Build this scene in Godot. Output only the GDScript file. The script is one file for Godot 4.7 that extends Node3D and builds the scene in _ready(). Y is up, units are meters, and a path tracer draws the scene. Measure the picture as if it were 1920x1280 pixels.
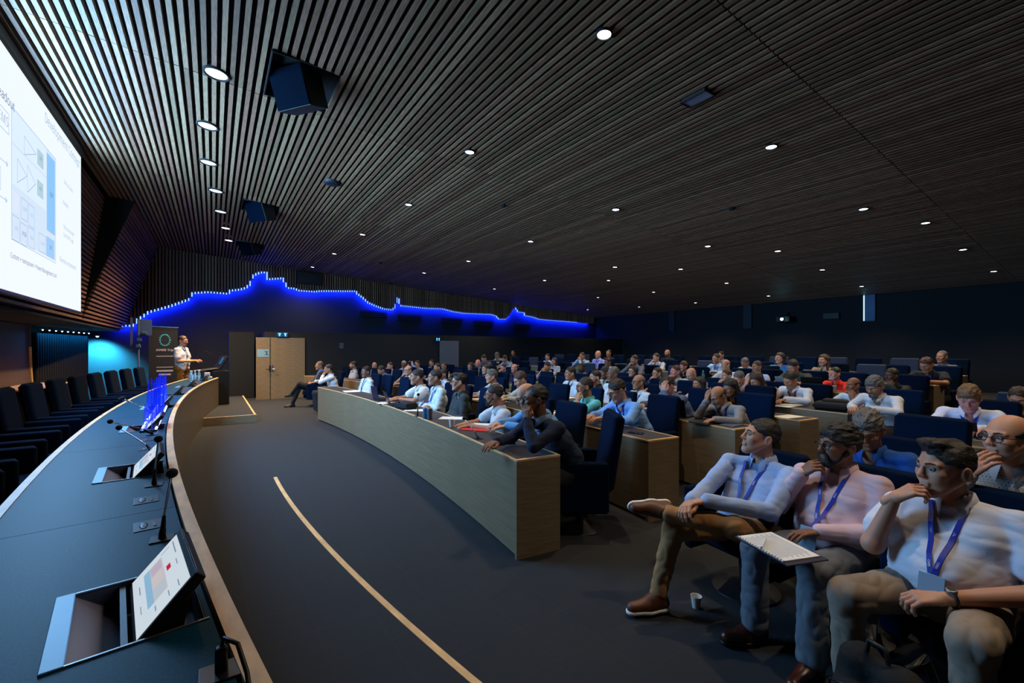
extends Node3D
# A conference hall in the dark: slatted ceiling, head table on the left, rows of listeners on the right.
const E_HALL := 4.8       # each hall downlight
const E_STAGE := 30.0      # the two lit stage downlights
const E_SCREEN := 74.0    # the projection screen's light
const E_RAIL := 14.0       # cyan rail over the stage curtain
const E_WASH := 40.0
const E_LED := 4.5       # skyline strip, per metre
const EXPOSURE := 1.1

func build_view() -> void:
	var cam := Camera3D.new()
	cam.name = "camera"
	cam.position = Vector3(0, 1.62, 0)
	cam.rotation_degrees = Vector3(0, -34.33, 0)
	# a 16 mm rectilinear lens, shifted a little: focal length 820 px, horizon at 656 of 1280
	cam.projection = Camera3D.PROJECTION_FRUSTUM
	cam.near = 0.05
	cam.far = 80.0
	cam.size = 2.0 * 0.05 * 640.0 / 820.0
	cam.frustum_offset = Vector2(0, 0.05 * 16.0 / 820.0)
	add_child(cam)
	cam.make_current()
	var env := Environment.new()
	env.background_mode = Environment.BG_COLOR
	env.background_color = Color(0, 0, 0)
	env.tonemap_mode = Environment.TONE_MAPPER_LINEAR
	env.tonemap_exposure = EXPOSURE
	env.sdfgi_enabled = true
	env.ssao_enabled = true
	env.ssil_enabled = true
	var we := WorldEnvironment.new()
	we.name = "environment"
	we.environment = env
	add_child(we)
	# the projection screen's light, as large as the picture and just in front of it
	var a := AreaLight3D.new()
	a.name = "screen_light"
	a.area_size = Vector2(4.5, 2.5)
	a.light_color = Color(0.52, 0.77, 1.0)
	a.light_energy = E_SCREEN
	a.shadow_enabled = true
	a.area_range = 40.0
	a.position = P(-1.76, 3.53, 7.72)
	a.rotation.y = -PI / 2        # looks along +x
	add_child(a)
# ---------------------------------------------------------------- mesh collecting
class MB:
	var v := PackedVector3Array()
	var n := PackedVector3Array()
	var u := PackedVector2Array()
	var c := PackedColorArray()
	var i := PackedInt32Array()
	func vert(p: Vector3, nn: Vector3, uv := Vector2.ZERO) -> int:
		v.append(p); n.append(nn); u.append(uv)
		return v.size() - 1
	func tri(a: int, b: int, d: int) -> void:
		i.append(a); i.append(b); i.append(d)
	func quad(a: Vector3, b: Vector3, d: Vector3, e: Vector3, nn := Vector3.ZERO) -> void:
		if nn == Vector3.ZERO:
			nn = (d - a).cross(b - a).normalized()
		var s := v.size()
		vert(a, nn, Vector2(0, 1)); vert(b, nn, Vector2(1, 1)); vert(d, nn, Vector2(1, 0)); vert(e, nn, Vector2(0, 0))
		tri(s, s + 1, s + 2); tri(s, s + 2, s + 3)
	func box(ctr: Vector3, size: Vector3, b := Basis()) -> void:
		var h := size * 0.5
		for ax in 3:
			for sg in [-1.0, 1.0]:
				var nn := Vector3.ZERO; nn[ax] = sg
				var p := Vector3.ZERO; p[(ax + 1) % 3] = 1.0
				var q := Vector3.ZERO; q[(ax + 2) % 3] = 1.0
				var s := v.size()
				for k in [[-1, -1], [1, -1], [1, 1], [-1, 1]]:
					vert(ctr + b * ((nn + p * k[0] + q * k[1]) * h), b * nn)
				if sg > 0:
					tri(s, s + 2, s + 1); tri(s, s + 3, s + 2)
				else:
					tri(s, s + 1, s + 2); tri(s, s + 2, s + 3)
	func rbox(ctr: Vector3, size: Vector3, r: float, b := Basis()) -> void:
		# a box with its edges rounded off by one soft chamfer
		var h := size * 0.5
		var s := v.size()
		for cx in 8:
			var sg := Vector3(-1 if cx & 1 == 0 else 1, -1 if cx & 2 == 0 else 1, -1 if cx & 4 == 0 else 1)
			for ax in 3:
				var p := (h - Vector3(r, r, r)) * sg
				p[ax] = h[ax] * sg[ax]
				var nn := Vector3.ZERO; nn[ax] = sg[ax]
				vert(ctr + b * p, b * nn)
		for ax in 3:
			var f1 := 1 << ((ax + 1) % 3)
			var f2 := 1 << ((ax + 2) % 3)
			for sd in 2:
				var o := (1 << ax) if sd == 1 else 0
				var q0 := s + o * 3 + ax
				var q1 := s + (o | f1) * 3 + ax
				var q2 := s + (o | f1 | f2) * 3 + ax
				var q3 := s + (o | f2) * 3 + ax
				if sd == 1:
					tri(q0, q2, q1); tri(q0, q3, q2)
				else:
					tri(q0, q1, q2); tri(q0, q2, q3)
			# edges along ax
			for k in 4:
				var o2 := (f1 if k & 1 else 0) | (f2 if k & 2 else 0)
				var a1 := s + o2 * 3 + (ax + 1) % 3
				var a2 := s + o2 * 3 + (ax + 2) % 3
				var b1 := s + (o2 | (1 << ax)) * 3 + (ax + 1) % 3
				var b2 := s + (o2 | (1 << ax)) * 3 + (ax + 2) % 3
				tri(a1, a2, b2); tri(a1, b2, b1)
		for cx in 8:
			tri(s + cx * 3, s + cx * 3 + 1, s + cx * 3 + 2)
	func tube(pts: Array, r0: float, r1 := -1.0, seg := 8, caps := true) -> void:
		if r1 < 0.0: r1 = r0
		var s := v.size()
		var up := Vector3.UP
		for k in pts.size():
			var t: Vector3
			if k == 0: t = pts[1] - pts[0]
			elif k == pts.size() - 1: t = pts[k] - pts[k - 1]
			else: t = pts[k + 1] - pts[k - 1]
			t = t.normalized()
			if absf(t.dot(up)) > 0.95: up = Vector3.RIGHT if absf(t.x) < 0.9 else Vector3.FORWARD
			var a := t.cross(up).normalized()
			up = a.cross(t).normalized()
			var r := lerpf(r0, r1, float(k) / (pts.size() - 1))
			for j in seg:
				var an := TAU * j / seg
				var nn := a * cos(an) + up * sin(an)
				vert(pts[k] + nn * r, nn)
		for k in pts.size() - 1:
			for j in seg:
				var p := s + k * seg + j
				var q := s + k * seg + (j + 1) % seg
				tri(p, q, q + seg); tri(p, q + seg, p + seg)
		if caps:
			for e in [0, pts.size() - 1]:
				var t2: Vector3 = (pts[1] - pts[0]) if e == 0 else (pts[e] - pts[e - 1])
				t2 = t2.normalized() * (-1.0 if e == 0 else 1.0)
				var m := vert(pts[e], t2)
				var o := v.size()
				for j in seg:
					vert(v[s + e * seg + j], t2)
				for j in seg:
					tri(m, o + j, o + (j + 1) % seg)
	func lathe(prof: Array, ctr: Vector3, seg := 16, b := Basis()) -> void:
		# prof: Vector2(radius, height) from the bottom up
		var s := v.size()
		for k in prof.size():
			var p0: Vector2 = prof[maxi(k - 1, 0)]
			var p1: Vector2 = prof[mini(k + 1, prof.size() - 1)]
			var tn := (p1 - p0).normalized()
			var nr := Vector2(tn.y, -tn.x)
			for j in seg:
				var an := TAU * j / seg
				var dirv := Vector3(cos(an), 0, sin(an))
				vert(ctr + b * (dirv * prof[k].x + Vector3.UP * prof[k].y), b * (dirv * nr.x + Vector3.UP * nr.y).normalized())
		for k in prof.size() - 1:
			for j in seg:
				var p := s + k * seg + j
				var q := s + k * seg + (j + 1) % seg
				tri(p, q + seg, q); tri(p, p + seg, q + seg)
	func sphere(ctr: Vector3, r: Vector3, seg := 10, rings := 6, b := Basis()) -> void:
		var s := v.size()
		for k in rings + 1:
			var a := PI * k / rings - PI / 2
			for j in seg:
				var an := TAU * j / seg
				var d := Vector3(cos(a) * cos(an), sin(a), cos(a) * sin(an))
				vert(ctr + b * (d * r), b * (d / r).normalized())
		for k in rings:
			for j in seg:
				var p := s + k * seg + j
				var q := s + k * seg + (j + 1) % seg
				tri(p, q + seg, q); tri(p, p + seg, q + seg)
	func prism(poly: Array, axis: Vector3, ex: Vector3, ey: Vector3, org: Vector3) -> void:
		# a flat convex-or-star outline (Vector2 list) pushed along axis
		var pk := PackedVector2Array(poly)
		var tris := Geometry2D.triangulate_polygon(pk)
		var an := axis.normalized()
		for sd in 2:
			var o := org + (axis if sd == 1 else Vector3.ZERO)
			var nn := an if sd == 1 else -an
			var s := v.size()
			for q in pk:
				vert(o + ex * q.x + ey * q.y, nn)
			for t in range(0, tris.size(), 3):
				tri(s + tris[t], s + tris[t + 1], s + tris[t + 2])
		for k in pk.size():
			var a: Vector2 = pk[k]
			var d: Vector2 = pk[(k + 1) % pk.size()]
			var A := org + ex * a.x + ey * a.y
			var D := org + ex * d.x + ey * d.y
			quad(A, D, D + axis, A + axis, (D - A).cross(axis).normalized())
	func add(o: MB, t := Transform3D()) -> void:
		var s := v.size()
		var nb := t.basis.orthonormalized()
		if t.basis.determinant() < 0: nb = t.basis
		for k in o.v.size():
			v.append(t * o.v[k]); n.append((nb * o.n[k]).normalized()); u.append(o.u[k])
		if t.basis.determinant() < 0:
			for k in range(0, o.i.size(), 3):
				i.append(o.i[k] + s); i.append(o.i[k + 2] + s); i.append(o.i[k + 1] + s)
		else:
			for k in o.i:
				i.append(k + s)
	func mesh() -> ArrayMesh:
		if v.size() < 6000:      # turn every face the way its normals point
			for k in range(0, i.size(), 3):
				var fa := v[i[k]]
				if (v[i[k + 2]] - fa).cross(v[i[k + 1]] - fa).dot(n[i[k]] + n[i[k + 1]] + n[i[k + 2]]) < 0.0:
					var w := i[k + 1]
					i[k + 1] = i[k + 2]; i[k + 2] = w
		var a := []
		a.resize(Mesh.ARRAY_MAX)
		a[Mesh.ARRAY_VERTEX] = v
		a[Mesh.ARRAY_NORMAL] = n
		a[Mesh.ARRAY_TEX_UV] = u
		if c.size() == v.size() and c.size() > 0: a[Mesh.ARRAY_COLOR] = c
		a[Mesh.ARRAY_INDEX] = i
		var m := ArrayMesh.new()
		m.add_surface_from_arrays(Mesh.PRIMITIVE_TRIANGLES, a)
		return m

# ---------------------------------------------------------------- distance fields, meshed as surface nets
class Field:
	var lo: Vector3
	var nx: int
	var ny: int
	var nz: int
	var h: float
	var f := PackedFloat32Array()
	func _init(a: Vector3, b: Vector3, cell: float) -> void:
		lo = a; h = cell
		nx = int((b.x - a.x) / h) + 2; ny = int((b.y - a.y) / h) + 2; nz = int((b.z - a.z) / h) + 2
		f.resize(nx * ny * nz); f.fill(1.0)
	func cone(a: Vector3, b: Vector3, ra: float, rb: float, k: float) -> void:
		var m := maxf(ra, rb) + k + 2.0 * h
		var l0 := a.min(b) - Vector3(m, m, m) - lo
		var l1 := a.max(b) + Vector3(m, m, m) - lo
		var x0 := maxi(int(l0.x / h), 0); var x1 := mini(int(l1.x / h) + 1, nx - 1)
		var y0 := maxi(int(l0.y / h), 0); var y1 := mini(int(l1.y / h) + 1, ny - 1)
		var z0 := maxi(int(l0.z / h), 0); var z1 := mini(int(l1.z / h) + 1, nz - 1)
		var bx := b.x - a.x; var by := b.y - a.y; var bz := b.z - a.z
		var bb := maxf(bx * bx + by * by + bz * bz, 1e-9)
		var ik := 0.25 / k
		for z in range(z0, z1 + 1):
			var pz := lo.z + z * h - a.z
			for y in range(y0, y1 + 1):
				var py := lo.y + y * h - a.y
				var dyz := py * by + pz * bz
				var at := (z * ny + y) * nx
				for x in range(x0, x1 + 1):
					var px := lo.x + x * h - a.x
					var t := clampf((px * bx + dyz) / bb, 0.0, 1.0)
					var qx := px - bx * t; var qy := py - by * t; var qz := pz - bz * t
					var d := sqrt(qx * qx + qy * qy + qz * qz) - ra - (rb - ra) * t
					var o := f[at + x]
					var e := k - absf(o - d)
					f[at + x] = minf(o, d) - (e * e * ik if e > 0.0 else 0.0)
	func ell(c: Vector3, r: Vector3, k: float, b := Basis(), cut := false) -> void:
		var mr := maxf(r.x, maxf(r.y, r.z)) + k + 2.0 * h
		var x0 := maxi(int((c.x - mr - lo.x) / h), 0); var x1 := mini(int((c.x + mr - lo.x) / h) + 1, nx - 1)
		var y0 := maxi(int((c.y - mr - lo.y) / h), 0); var y1 := mini(int((c.y + mr - lo.y) / h) + 1, ny - 1)
		var z0 := maxi(int((c.z - mr - lo.z) / h), 0); var z1 := mini(int((c.z + mr - lo.z) / h) + 1, nz - 1)
		var bi := b.inverse()
		var ik := 0.25 / k
		for z in range(z0, z1 + 1):
			for y in range(y0, y1 + 1):
				var at := (z * ny + y) * nx
				for x in range(x0, x1 + 1):
					var p := bi * Vector3(lo.x + x * h - c.x, lo.y + y * h - c.y, lo.z + z * h - c.z)
					var q := p / r
					var k0 := q.length()
					var k1 := (q / r).length()
					var d := k0 * (k0 - 1.0) / maxf(k1, 1e-6)
					var o := f[at + x]
					if cut:
						d = -d
						var e2 := k - absf(o - d)
						f[at + x] = maxf(o, d) + (e2 * e2 * ik if e2 > 0.0 else 0.0)
					else:
						var e := k - absf(o - d)
						f[at + x] = minf(o, d) - (e * e * ik if e > 0.0 else 0.0)
	func cut_plane(nrm: Vector3, off: float, k: float) -> void:
		# removes where nrm.p > off
		for z in nz:
			for y in ny:
				var at := (z * ny + y) * nx
				for x in nx:
					var o := f[at + x]
					if o > 0.5: continue
					var d := nrm.x * (lo.x + x * h) + nrm.y * (lo.y + y * h) + nrm.z * (lo.z + z * h) - off
					var e := k - absf(o - d)
					f[at + x] = maxf(o, d) + (e * e * 0.25 / k if e > 0.0 else 0.0)
	func rough(noise: FastNoiseLite, amp: float, stretch: Vector3) -> void:
		for z in nz:
			for y in ny:
				var at := (z * ny + y) * nx
				for x in nx:
					var o := f[at + x]
					if absf(o) < 0.03:
						f[at + x] = o + amp * noise.get_noise_3d((lo.x + x * h) * stretch.x, (lo.y + y * h) * stretch.y, (lo.z + z * h) * stretch.z)
	func at(p: Vector3) -> float:
		var g := (p - lo) / h
		var x := int(g.x); var y := int(g.y); var z := int(g.z)
		if x < 0 or y < 0 or z < 0 or x >= nx - 1 or y >= ny - 1 or z >= nz - 1: return 1.0
		var fx := g.x - x; var fy := g.y - y; var fz := g.z - z
		var o := (z * ny + y) * nx + x
		var s := nx * ny
		var c0 := lerpf(lerpf(f[o], f[o + 1], fx), lerpf(f[o + nx], f[o + nx + 1], fx), fy)
		var c1 := lerpf(lerpf(f[o + s], f[o + s + 1], fx), lerpf(f[o + s + nx], f[o + s + nx + 1], fx), fy)
		return lerpf(c0, c1, fz)
	func nets(mb: MB) -> void:
		var id := PackedInt32Array()
		id.resize(f.size()); id.fill(-1)
		var s := nx * ny
		for z in nz - 1:
			for y in ny - 1:
				var row := (z * ny + y) * nx
				for x in nx - 1:
					var o := row + x
					var f0 := f[o]
					if f0 > 0.2: continue
					var f1 := f[o + 1]; var f2 := f[o + nx]; var f3 := f[o + nx + 1]
					var f4 := f[o + s]; var f5 := f[o + s + 1]; var f6 := f[o + s + nx]; var f7 := f[o + s + nx + 1]
					var neg := int(f0 < 0) + int(f1 < 0) + int(f2 < 0) + int(f3 < 0) + int(f4 < 0) + int(f5 < 0) + int(f6 < 0) + int(f7 < 0)
					if neg == 0 or neg == 8: continue
					var sx := 0.0; var sy := 0.0; var sz := 0.0; var m := 0
					if (f0 < 0) != (f1 < 0): sx += f0 / (f0 - f1); m += 1
					if (f2 < 0) != (f3 < 0): sx += f2 / (f2 - f3); sy += 1; m += 1
					if (f4 < 0) != (f5 < 0): sx += f4 / (f4 - f5); sz += 1; m += 1
					if (f6 < 0) != (f7 < 0): sx += f6 / (f6 - f7); sy += 1; sz += 1; m += 1
					if (f0 < 0) != (f2 < 0): sy += f0 / (f0 - f2); m += 1
					if (f1 < 0) != (f3 < 0): sy += f1 / (f1 - f3); sx += 1; m += 1
					if (f4 < 0) != (f6 < 0): sy += f4 / (f4 - f6); sz += 1; m += 1
					if (f5 < 0) != (f7 < 0): sy += f5 / (f5 - f7); sx += 1; sz += 1; m += 1
					if (f0 < 0) != (f4 < 0): sz += f0 / (f0 - f4); m += 1
					if (f1 < 0) != (f5 < 0): sz += f1 / (f1 - f5); sx += 1; m += 1
					if (f2 < 0) != (f6 < 0): sz += f2 / (f2 - f6); sy += 1; m += 1
					if (f3 < 0) != (f7 < 0): sz += f3 / (f3 - f7); sx += 1; sy += 1; m += 1
					var g := Vector3(f1 + f3 + f5 + f7 - f0 - f2 - f4 - f6, f2 + f3 + f6 + f7 - f0 - f1 - f4 - f5, f4 + f5 + f6 + f7 - f0 - f1 - f2 - f3)
					id[o] = mb.v.size()
					mb.v.append(lo + Vector3(x + sx / m, y + sy / m, z + sz / m) * h)
					mb.n.append(g.normalized())
					mb.u.append(Vector2.ZERO)
		for z in range(1, nz - 1):
			for y in range(1, ny - 1):
				var row := (z * ny + y) * nx
				for x in range(1, nx - 1):
					var o := row + x
					var a := id[o]
					if a < 0: continue
					var q := f[o] < 0
					if q != (f[o + 1] < 0): face(mb, a, id[o - nx], id[o - nx - s], id[o - s], q)
					if q != (f[o + nx] < 0): face(mb, a, id[o - s], id[o - s - 1], id[o - 1], q)
					if q != (f[o + s] < 0): face(mb, a, id[o - 1], id[o - 1 - nx], id[o - nx], q)
	func face(mb: MB, a: int, b: int, c: int, d: int, flip: bool) -> void:
		if b < 0 or c < 0 or d < 0: return
		if flip:
			mb.tri(a, c, b); mb.tri(a, d, c)
		else:
			mb.tri(a, b, c); mb.tri(a, c, d)

# ---------------------------------------------------------------- naming and tagging
var taken := {}
func numbered(called: String) -> String:
	if not taken.has(called):
		taken[called] = 0
		return called
	taken[called] += 1
	return "%s_%03d" % [called, taken[called]]

func tag(o: Node, label: String, category := "", group := "", kind := "") -> Node:
	if label: o.set_meta("label", label)
	if category: o.set_meta("category", category)
	if group: o.set_meta("group", group)
	if kind: o.set_meta("kind", kind)
	return o

func part(called: String, what, mat: Material, parent: Node = null, t := Transform3D()) -> MeshInstance3D:
	var m := MeshInstance3D.new()
	m.mesh = what.mesh() if what is MB else what
	m.material_override = mat
	m.transform = t
	if parent == null:
		m.name = numbered(called)
		add_child(m)
	else:
		m.name = called
		parent.add_child(m, true)
	return m

func thing(called: String, label: String, category: String, at := Vector3.ZERO, turn := 0.0, group := "") -> Node3D:
	var o := Node3D.new()
	o.name = numbered(called)
	add_child(o)
	o.position = at
	o.rotation.y = turn
	tag(o, label, category, group)
	return o

func copy_of(src: Node3D, at: Vector3, turn: float, label := "", group := "") -> Node3D:
	var o: Node3D = src.duplicate()
	o.name = numbered(str(src.get_meta("base_name")))
	add_child(o)
	o.position = at
	o.rotation.y = turn
	if label: o.set_meta("label", label)
	if group: o.set_meta("group", group)
	return o

func structure(o: Node) -> Node:
	o.set_meta("kind", "structure")
	return o

func P(x: float, y: float, d: float) -> Vector3:
	return Vector3(x, y, -d)

# ---------------------------------------------------------------- materials
func mat(col: Color, rough := 0.6, metal := 0.0) -> StandardMaterial3D:
	var m := StandardMaterial3D.new()
	m.albedo_color = col
	m.roughness = rough
	m.metallic = metal
	return m

func glow(col: Color, energy: float) -> StandardMaterial3D:
	var m := mat(Color(0.02, 0.02, 0.02), 0.5)
	m.emission_enabled = true
	m.emission = col
	m.emission_energy_multiplier = energy
	return m

func noise_tex(freq: float, seed_: int, size: int, a: Color, b: Color, kind := FastNoiseLite.TYPE_SIMPLEX_SMOOTH, oct := 3) -> NoiseTexture2D:
	var fn := FastNoiseLite.new()
	fn.noise_type = kind
	fn.seed = seed_
	fn.frequency = freq
	fn.fractal_octaves = oct
	var t := NoiseTexture2D.new()
	t.noise = fn
	t.width = size; t.height = size
	t.seamless = true
	var g := Gradient.new()
	g.set_color(0, a); g.set_color(1, b)
	t.color_ramp = g
	return t

func noise_bump(freq: float, seed_: int, size: int, strength: float) -> NoiseTexture2D:
	var t := noise_tex(freq, seed_, size, Color.BLACK, Color.WHITE)
	t.color_ramp = null
	t.as_normal_map = true
	t.bump_strength = strength
	return t

func tri_mat(m: StandardMaterial3D, tex: Texture2D, scale: Vector3, bump: Texture2D = null, bscale := 0.5) -> StandardMaterial3D:
	m.albedo_texture = tex
	if bump:
		m.normal_enabled = true
		m.normal_texture = bump
		m.normal_scale = bscale
	m.uv1_triplanar = true
	m.uv1_world_triplanar = true
	m.uv1_scale = scale
	return m
# ---------------------------------------------------------------- the hall
# x runs from the projection screen to the back rows, d (= -z) from the camera's end to the side wall with the doors
const AX := -31.3       # centre of the seating arcs
const AD := 7.0
const HX := 41.5        # centre of the head table's arc
const HD := 7.34
const HR := 41.87
var apex := [2.20, 3.64, 4.90, 6.12, 7.28, 8.58, 9.88, 11.19]     # front edge of each desk row on the axis
var tier := [0.0, 0.0, 0.0, 0.0, 0.0, 0.16, 0.28, 0.39]
var M := {}

func ceil_y(x: float) -> float:
	return 4.85 - 0.0725 * x

func arc_pt(r: float, d: float) -> Vector2:      # seating arc of radius r at depth d: (x, d)
	return Vector2(AX + sqrt(maxf(r * r - (d - AD) * (d - AD), 0.0)), d)

func arc_slab(mb: MB, cx: float, cd: float, sg: float, rin: float, rout: float, y0: float, y1: float, a0: float, a1: float, cells: int) -> void:
	for k in cells:
		var b0 := lerpf(a0, a1, float(k) / cells)
		var b1 := lerpf(a0, a1, float(k + 1) / cells)
		var q := []
		for r in [rin, rout]:
			for b in [b0, b1]:
				q.append(Vector2(cx + sg * r * cos(b), cd + r * sin(b)))
		# q0 in/b0, q1 in/b1, q2 out/b0, q3 out/b1
		var ni0 := P(-sg * cos(b0), 0, -sin(b0)); var ni1 := P(-sg * cos(b1), 0, -sin(b1))
		mb.quad(P(q[0].x, y1, q[0].y), P(q[1].x, y1, q[1].y), P(q[3].x, y1, q[3].y), P(q[2].x, y1, q[2].y), Vector3.UP)
		mb.quad(P(q[0].x, y0, q[0].y), P(q[1].x, y0, q[1].y), P(q[3].x, y0, q[3].y), P(q[2].x, y0, q[2].y), Vector3.DOWN)
		for e in 2:
			var s := mb.v.size()
			var g := -1.0 if e == 1 else 1.0
			mb.vert(P(q[e * 2].x, y0, q[e * 2].y), ni0 * g); mb.vert(P(q[e * 2 + 1].x, y0, q[e * 2 + 1].y), ni1 * g)
			mb.vert(P(q[e * 2 + 1].x, y1, q[e * 2 + 1].y), ni1 * g); mb.vert(P(q[e * 2].x, y1, q[e * 2].y), ni0 * g)
			mb.tri(s, s + 1, s + 2); mb.tri(s, s + 2, s + 3)
		if k == 0: mb.quad(P(q[0].x, y0, q[0].y), P(q[2].x, y0, q[2].y), P(q[2].x, y1, q[2].y), P(q[0].x, y1, q[0].y))
		if k == cells - 1: mb.quad(P(q[1].x, y0, q[1].y), P(q[3].x, y0, q[3].y), P(q[3].x, y1, q[3].y), P(q[1].x, y1, q[1].y))

func make_materials() -> void:
	var grain := noise_tex(0.02, 3, 512, Color(0.60, 0.60, 0.60), Color(1, 1, 1), FastNoiseLite.TYPE_SIMPLEX_SMOOTH, 5)
	var soft := noise_tex(0.015, 4, 512, Color(0.80, 0.80, 0.80), Color(1, 1, 1), FastNoiseLite.TYPE_SIMPLEX_SMOOTH, 4)
	var fine := noise_tex(0.09, 5, 512, Color(0.72, 0.72, 0.72), Color(1, 1, 1), FastNoiseLite.TYPE_SIMPLEX, 4)
	var pile := noise_tex(0.25, 9, 512, Color(0.45, 0.45, 0.45), Color(1, 1, 1), FastNoiseLite.TYPE_SIMPLEX, 3)
	var pile_b := noise_bump(0.3, 10, 512, 6.0)
	var weave_b := noise_bump(0.35, 12, 512, 4.0)
	M.wood = tri_mat(mat(Color(0.53, 0.465, 0.36), 0.45), soft, Vector3(0.5, 5.0, 0.22))
	M.wood_edge = tri_mat(mat(Color(0.95, 0.76, 0.53), 0.45), soft, Vector3(1.5, 6.0, 0.5))
	M.carpet = tri_mat(mat(Color(0.225, 0.245, 0.275), 1.0), pile, Vector3(3.1, 3.1, 3.1), pile_b, 0.8)
	M.desktop = tri_mat(mat(Color(0.22, 0.22, 0.24), 0.55), fine, Vector3(2, 2, 2))
	M.headtop = tri_mat(mat(Color(0.03, 0.27, 0.38), 0.5), fine, Vector3(2, 2, 2)); M.headtop.metallic_specular = 0.2
	M.plinth = mat(Color(0.05, 0.06, 0.07), 0.7)
	M.slat_tones = [Color(0.70, 0.53, 0.39), Color(0.62, 0.45, 0.325), Color(0.72, 0.56, 0.415), Color(0.56, 0.40, 0.285), Color(0.64, 0.45, 0.335), Color(0.60, 0.47, 0.335)]
	M.slats = []
	for c in M.slat_tones:
		M.slats.append(tri_mat(mat(c, 0.55), grain, Vector3(9.0, 9.0, 0.5)))
	M.slat_far = []      # the same wood with its grain upright
	for c in M.slat_tones:
		M.slat_far.append(tri_mat(mat(c, 0.55), grain, Vector3(9.0, 0.6, 9.0)))
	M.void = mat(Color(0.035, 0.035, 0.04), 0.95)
	M.night = tri_mat(mat(Color(0.04, 0.075, 0.11), 0.8), fine, Vector3(0.7, 0.7, 0.7))
	M.panel = tri_mat(mat(Color(0.085, 0.11, 0.15), 0.7), fine, Vector3(0.5, 0.5, 0.5))
	M.black = mat(Color(0.025, 0.026, 0.03), 0.5)
	M.matt = mat(Color(0.04, 0.042, 0.05), 0.9)
	M.curtain = mat(Color(0.03, 0.03, 0.04), 1.0)
	M.chrome = mat(Color(0.75, 0.76, 0.78), 0.22, 1.0)
	M.alu = mat(Color(0.55, 0.56, 0.58), 0.4, 0.9)
	M.grille = mat(Color(0.004, 0.05, 0.105), 0.8); M.grille.metallic_specular = 0.1
	M.white = mat(Color(0.86, 0.86, 0.85), 0.6)
	M.paper = mat(Color(0.90, 0.90, 0.88), 0.8)
	M.navy = []
	for c in [Color(0.012, 0.125, 0.25), Color(0.010, 0.105, 0.22), Color(0.018, 0.14, 0.275)]:
		var m := tri_mat(mat(c, 0.95), pile, Vector3(4, 4, 4), weave_b, 0.4)
		m.metallic_specular = 0.2
		M.navy.append(m)
	M.slate = tri_mat(mat(Color(0.17, 0.25, 0.38), 0.95), pile, Vector3(4, 4, 4), weave_b, 0.4)
	M.weave = weave_b
	M.pile = pile
	M.fine = fine
	M.grain = grain

func lamp_disc(x: float, d: float, r: float, glass: Material, energy: float, col: Color, bracket := false) -> void:
	var y := ceil_y(x)
	var lab := ("round white stage downlight with black rim, dimmed, above the head table" if energy < E_STAGE else "lit warm stage downlight above the lectern end of the head table") if bracket else "small round recessed ceiling downlight, lit white, in the slatted ceiling"
	var o := thing("ceiling_downlight", lab, "light", P(x, y, d), 0.0, "stage downlights" if bracket else "hall downlights")
	o.rotation.z = atan(-0.0725)
	var ring := MB.new()
	ring.lathe([Vector2(r * 0.98, 0.05), Vector2(r * 0.98, -0.012), Vector2(r * 1.05, -0.02), Vector2(r * 1.16, -0.018), Vector2(r * 1.18, -0.004), Vector2(r * 1.18, 0.05)], Vector3.ZERO, 20)
	part("trim_ring", ring, M.matt, o)
	var dsk := MB.new()
	dsk.lathe([Vector2(r * 0.98, 0.004), Vector2(r * 0.98, -0.006), Vector2(r * 0.6, -0.011), Vector2(0.0005, -0.012)], Vector3.ZERO, 20)
	part("lamp_glass", dsk, glass, o)
	if bracket:
		var b := MB.new()
		b.tube([Vector3(r * 1.05, 0.0, 0), Vector3(r * 1.25, -0.02, 0), Vector3(r * 1.3, 0.02, 0)], 0.008, 0.008, 6)
		part("clip", b, M.matt, o)
	if energy > 0.0:
		var l := SpotLight3D.new()
		l.name = "downlight_beam"
		l.position = Vector3(0, -0.03, 0)
		l.rotation.x = -PI / 2
		l.light_color = col
		l.light_energy = energy
		l.light_size = 0.05
		l.spot_range = 30.0
		l.spot_angle = 62.0
		l.spot_angle_attenuation = 1.0
		l.shadow_enabled = true
		o.add_child(l)

func build_floor() -> void:
	var fl := Node3D.new(); fl.name = numbered("floor"); add_child(fl); structure(fl)
	var b := MB.new()
	b.box(P(7.1, -0.06, 7.3), Vector3(22.9, 0.12, 24.0))
	part("carpet", b, M.carpet, fl)
	for k in range(5, 8):
		var t := MB.new()
		var r0: float = apex[k] - AX - 0.12
		var r1: float = (apex[k + 1] - AX - 0.12) if k < 7 else 52.0
		arc_slab(t, AX, AD, 1.0, r0, r1, 0.0, tier[k], -0.28, 0.28, 40)
		part("tier", t, M.carpet, fl)
	# wooden strip let into the carpet in front of the head table
	var s := MB.new()
	arc_slab(s, 25.2, 6.3, -1.0, 24.53, 24.57, -0.005, 0.004, -0.30, 0.0, 40)
	structure(part("trim_1", s, M.wood_edge))
	# stage
	var st := Node3D.new(); st.name = numbered("floor_stage"); add_child(st); structure(st)
	var q := MB.new()
	q.box(P(-2.45, 0.082, 7.0), Vector3(3.1, 0.164, 21.0))
	q.box(P(-0.07, 0.082, 13.85), Vector3(1.66, 0.164, 4.94))
	part("stage_carpet", q, M.carpet, st)
	var rz := MB.new()
	rz.box(P(-0.055, 0.085, 11.365), Vector3(1.72, 0.17, 0.03))
	part("riser", rz, M.wood, st)
	var rx := MB.new()
	rx.box(P(0.775, 0.085, 13.85), Vector3(0.03, 0.17, 4.94))
	part("riser", rx, M.wood, st)
	var nz := MB.new()
	nz.box(P(-0.055, 0.168, 11.37), Vector3(1.72, 0.012, 0.035))
	nz.box(P(0.775, 0.168, 13.85), Vector3(0.035, 0.012, 4.94))
	part("nosing", nz, M.wood_edge, st)

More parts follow.
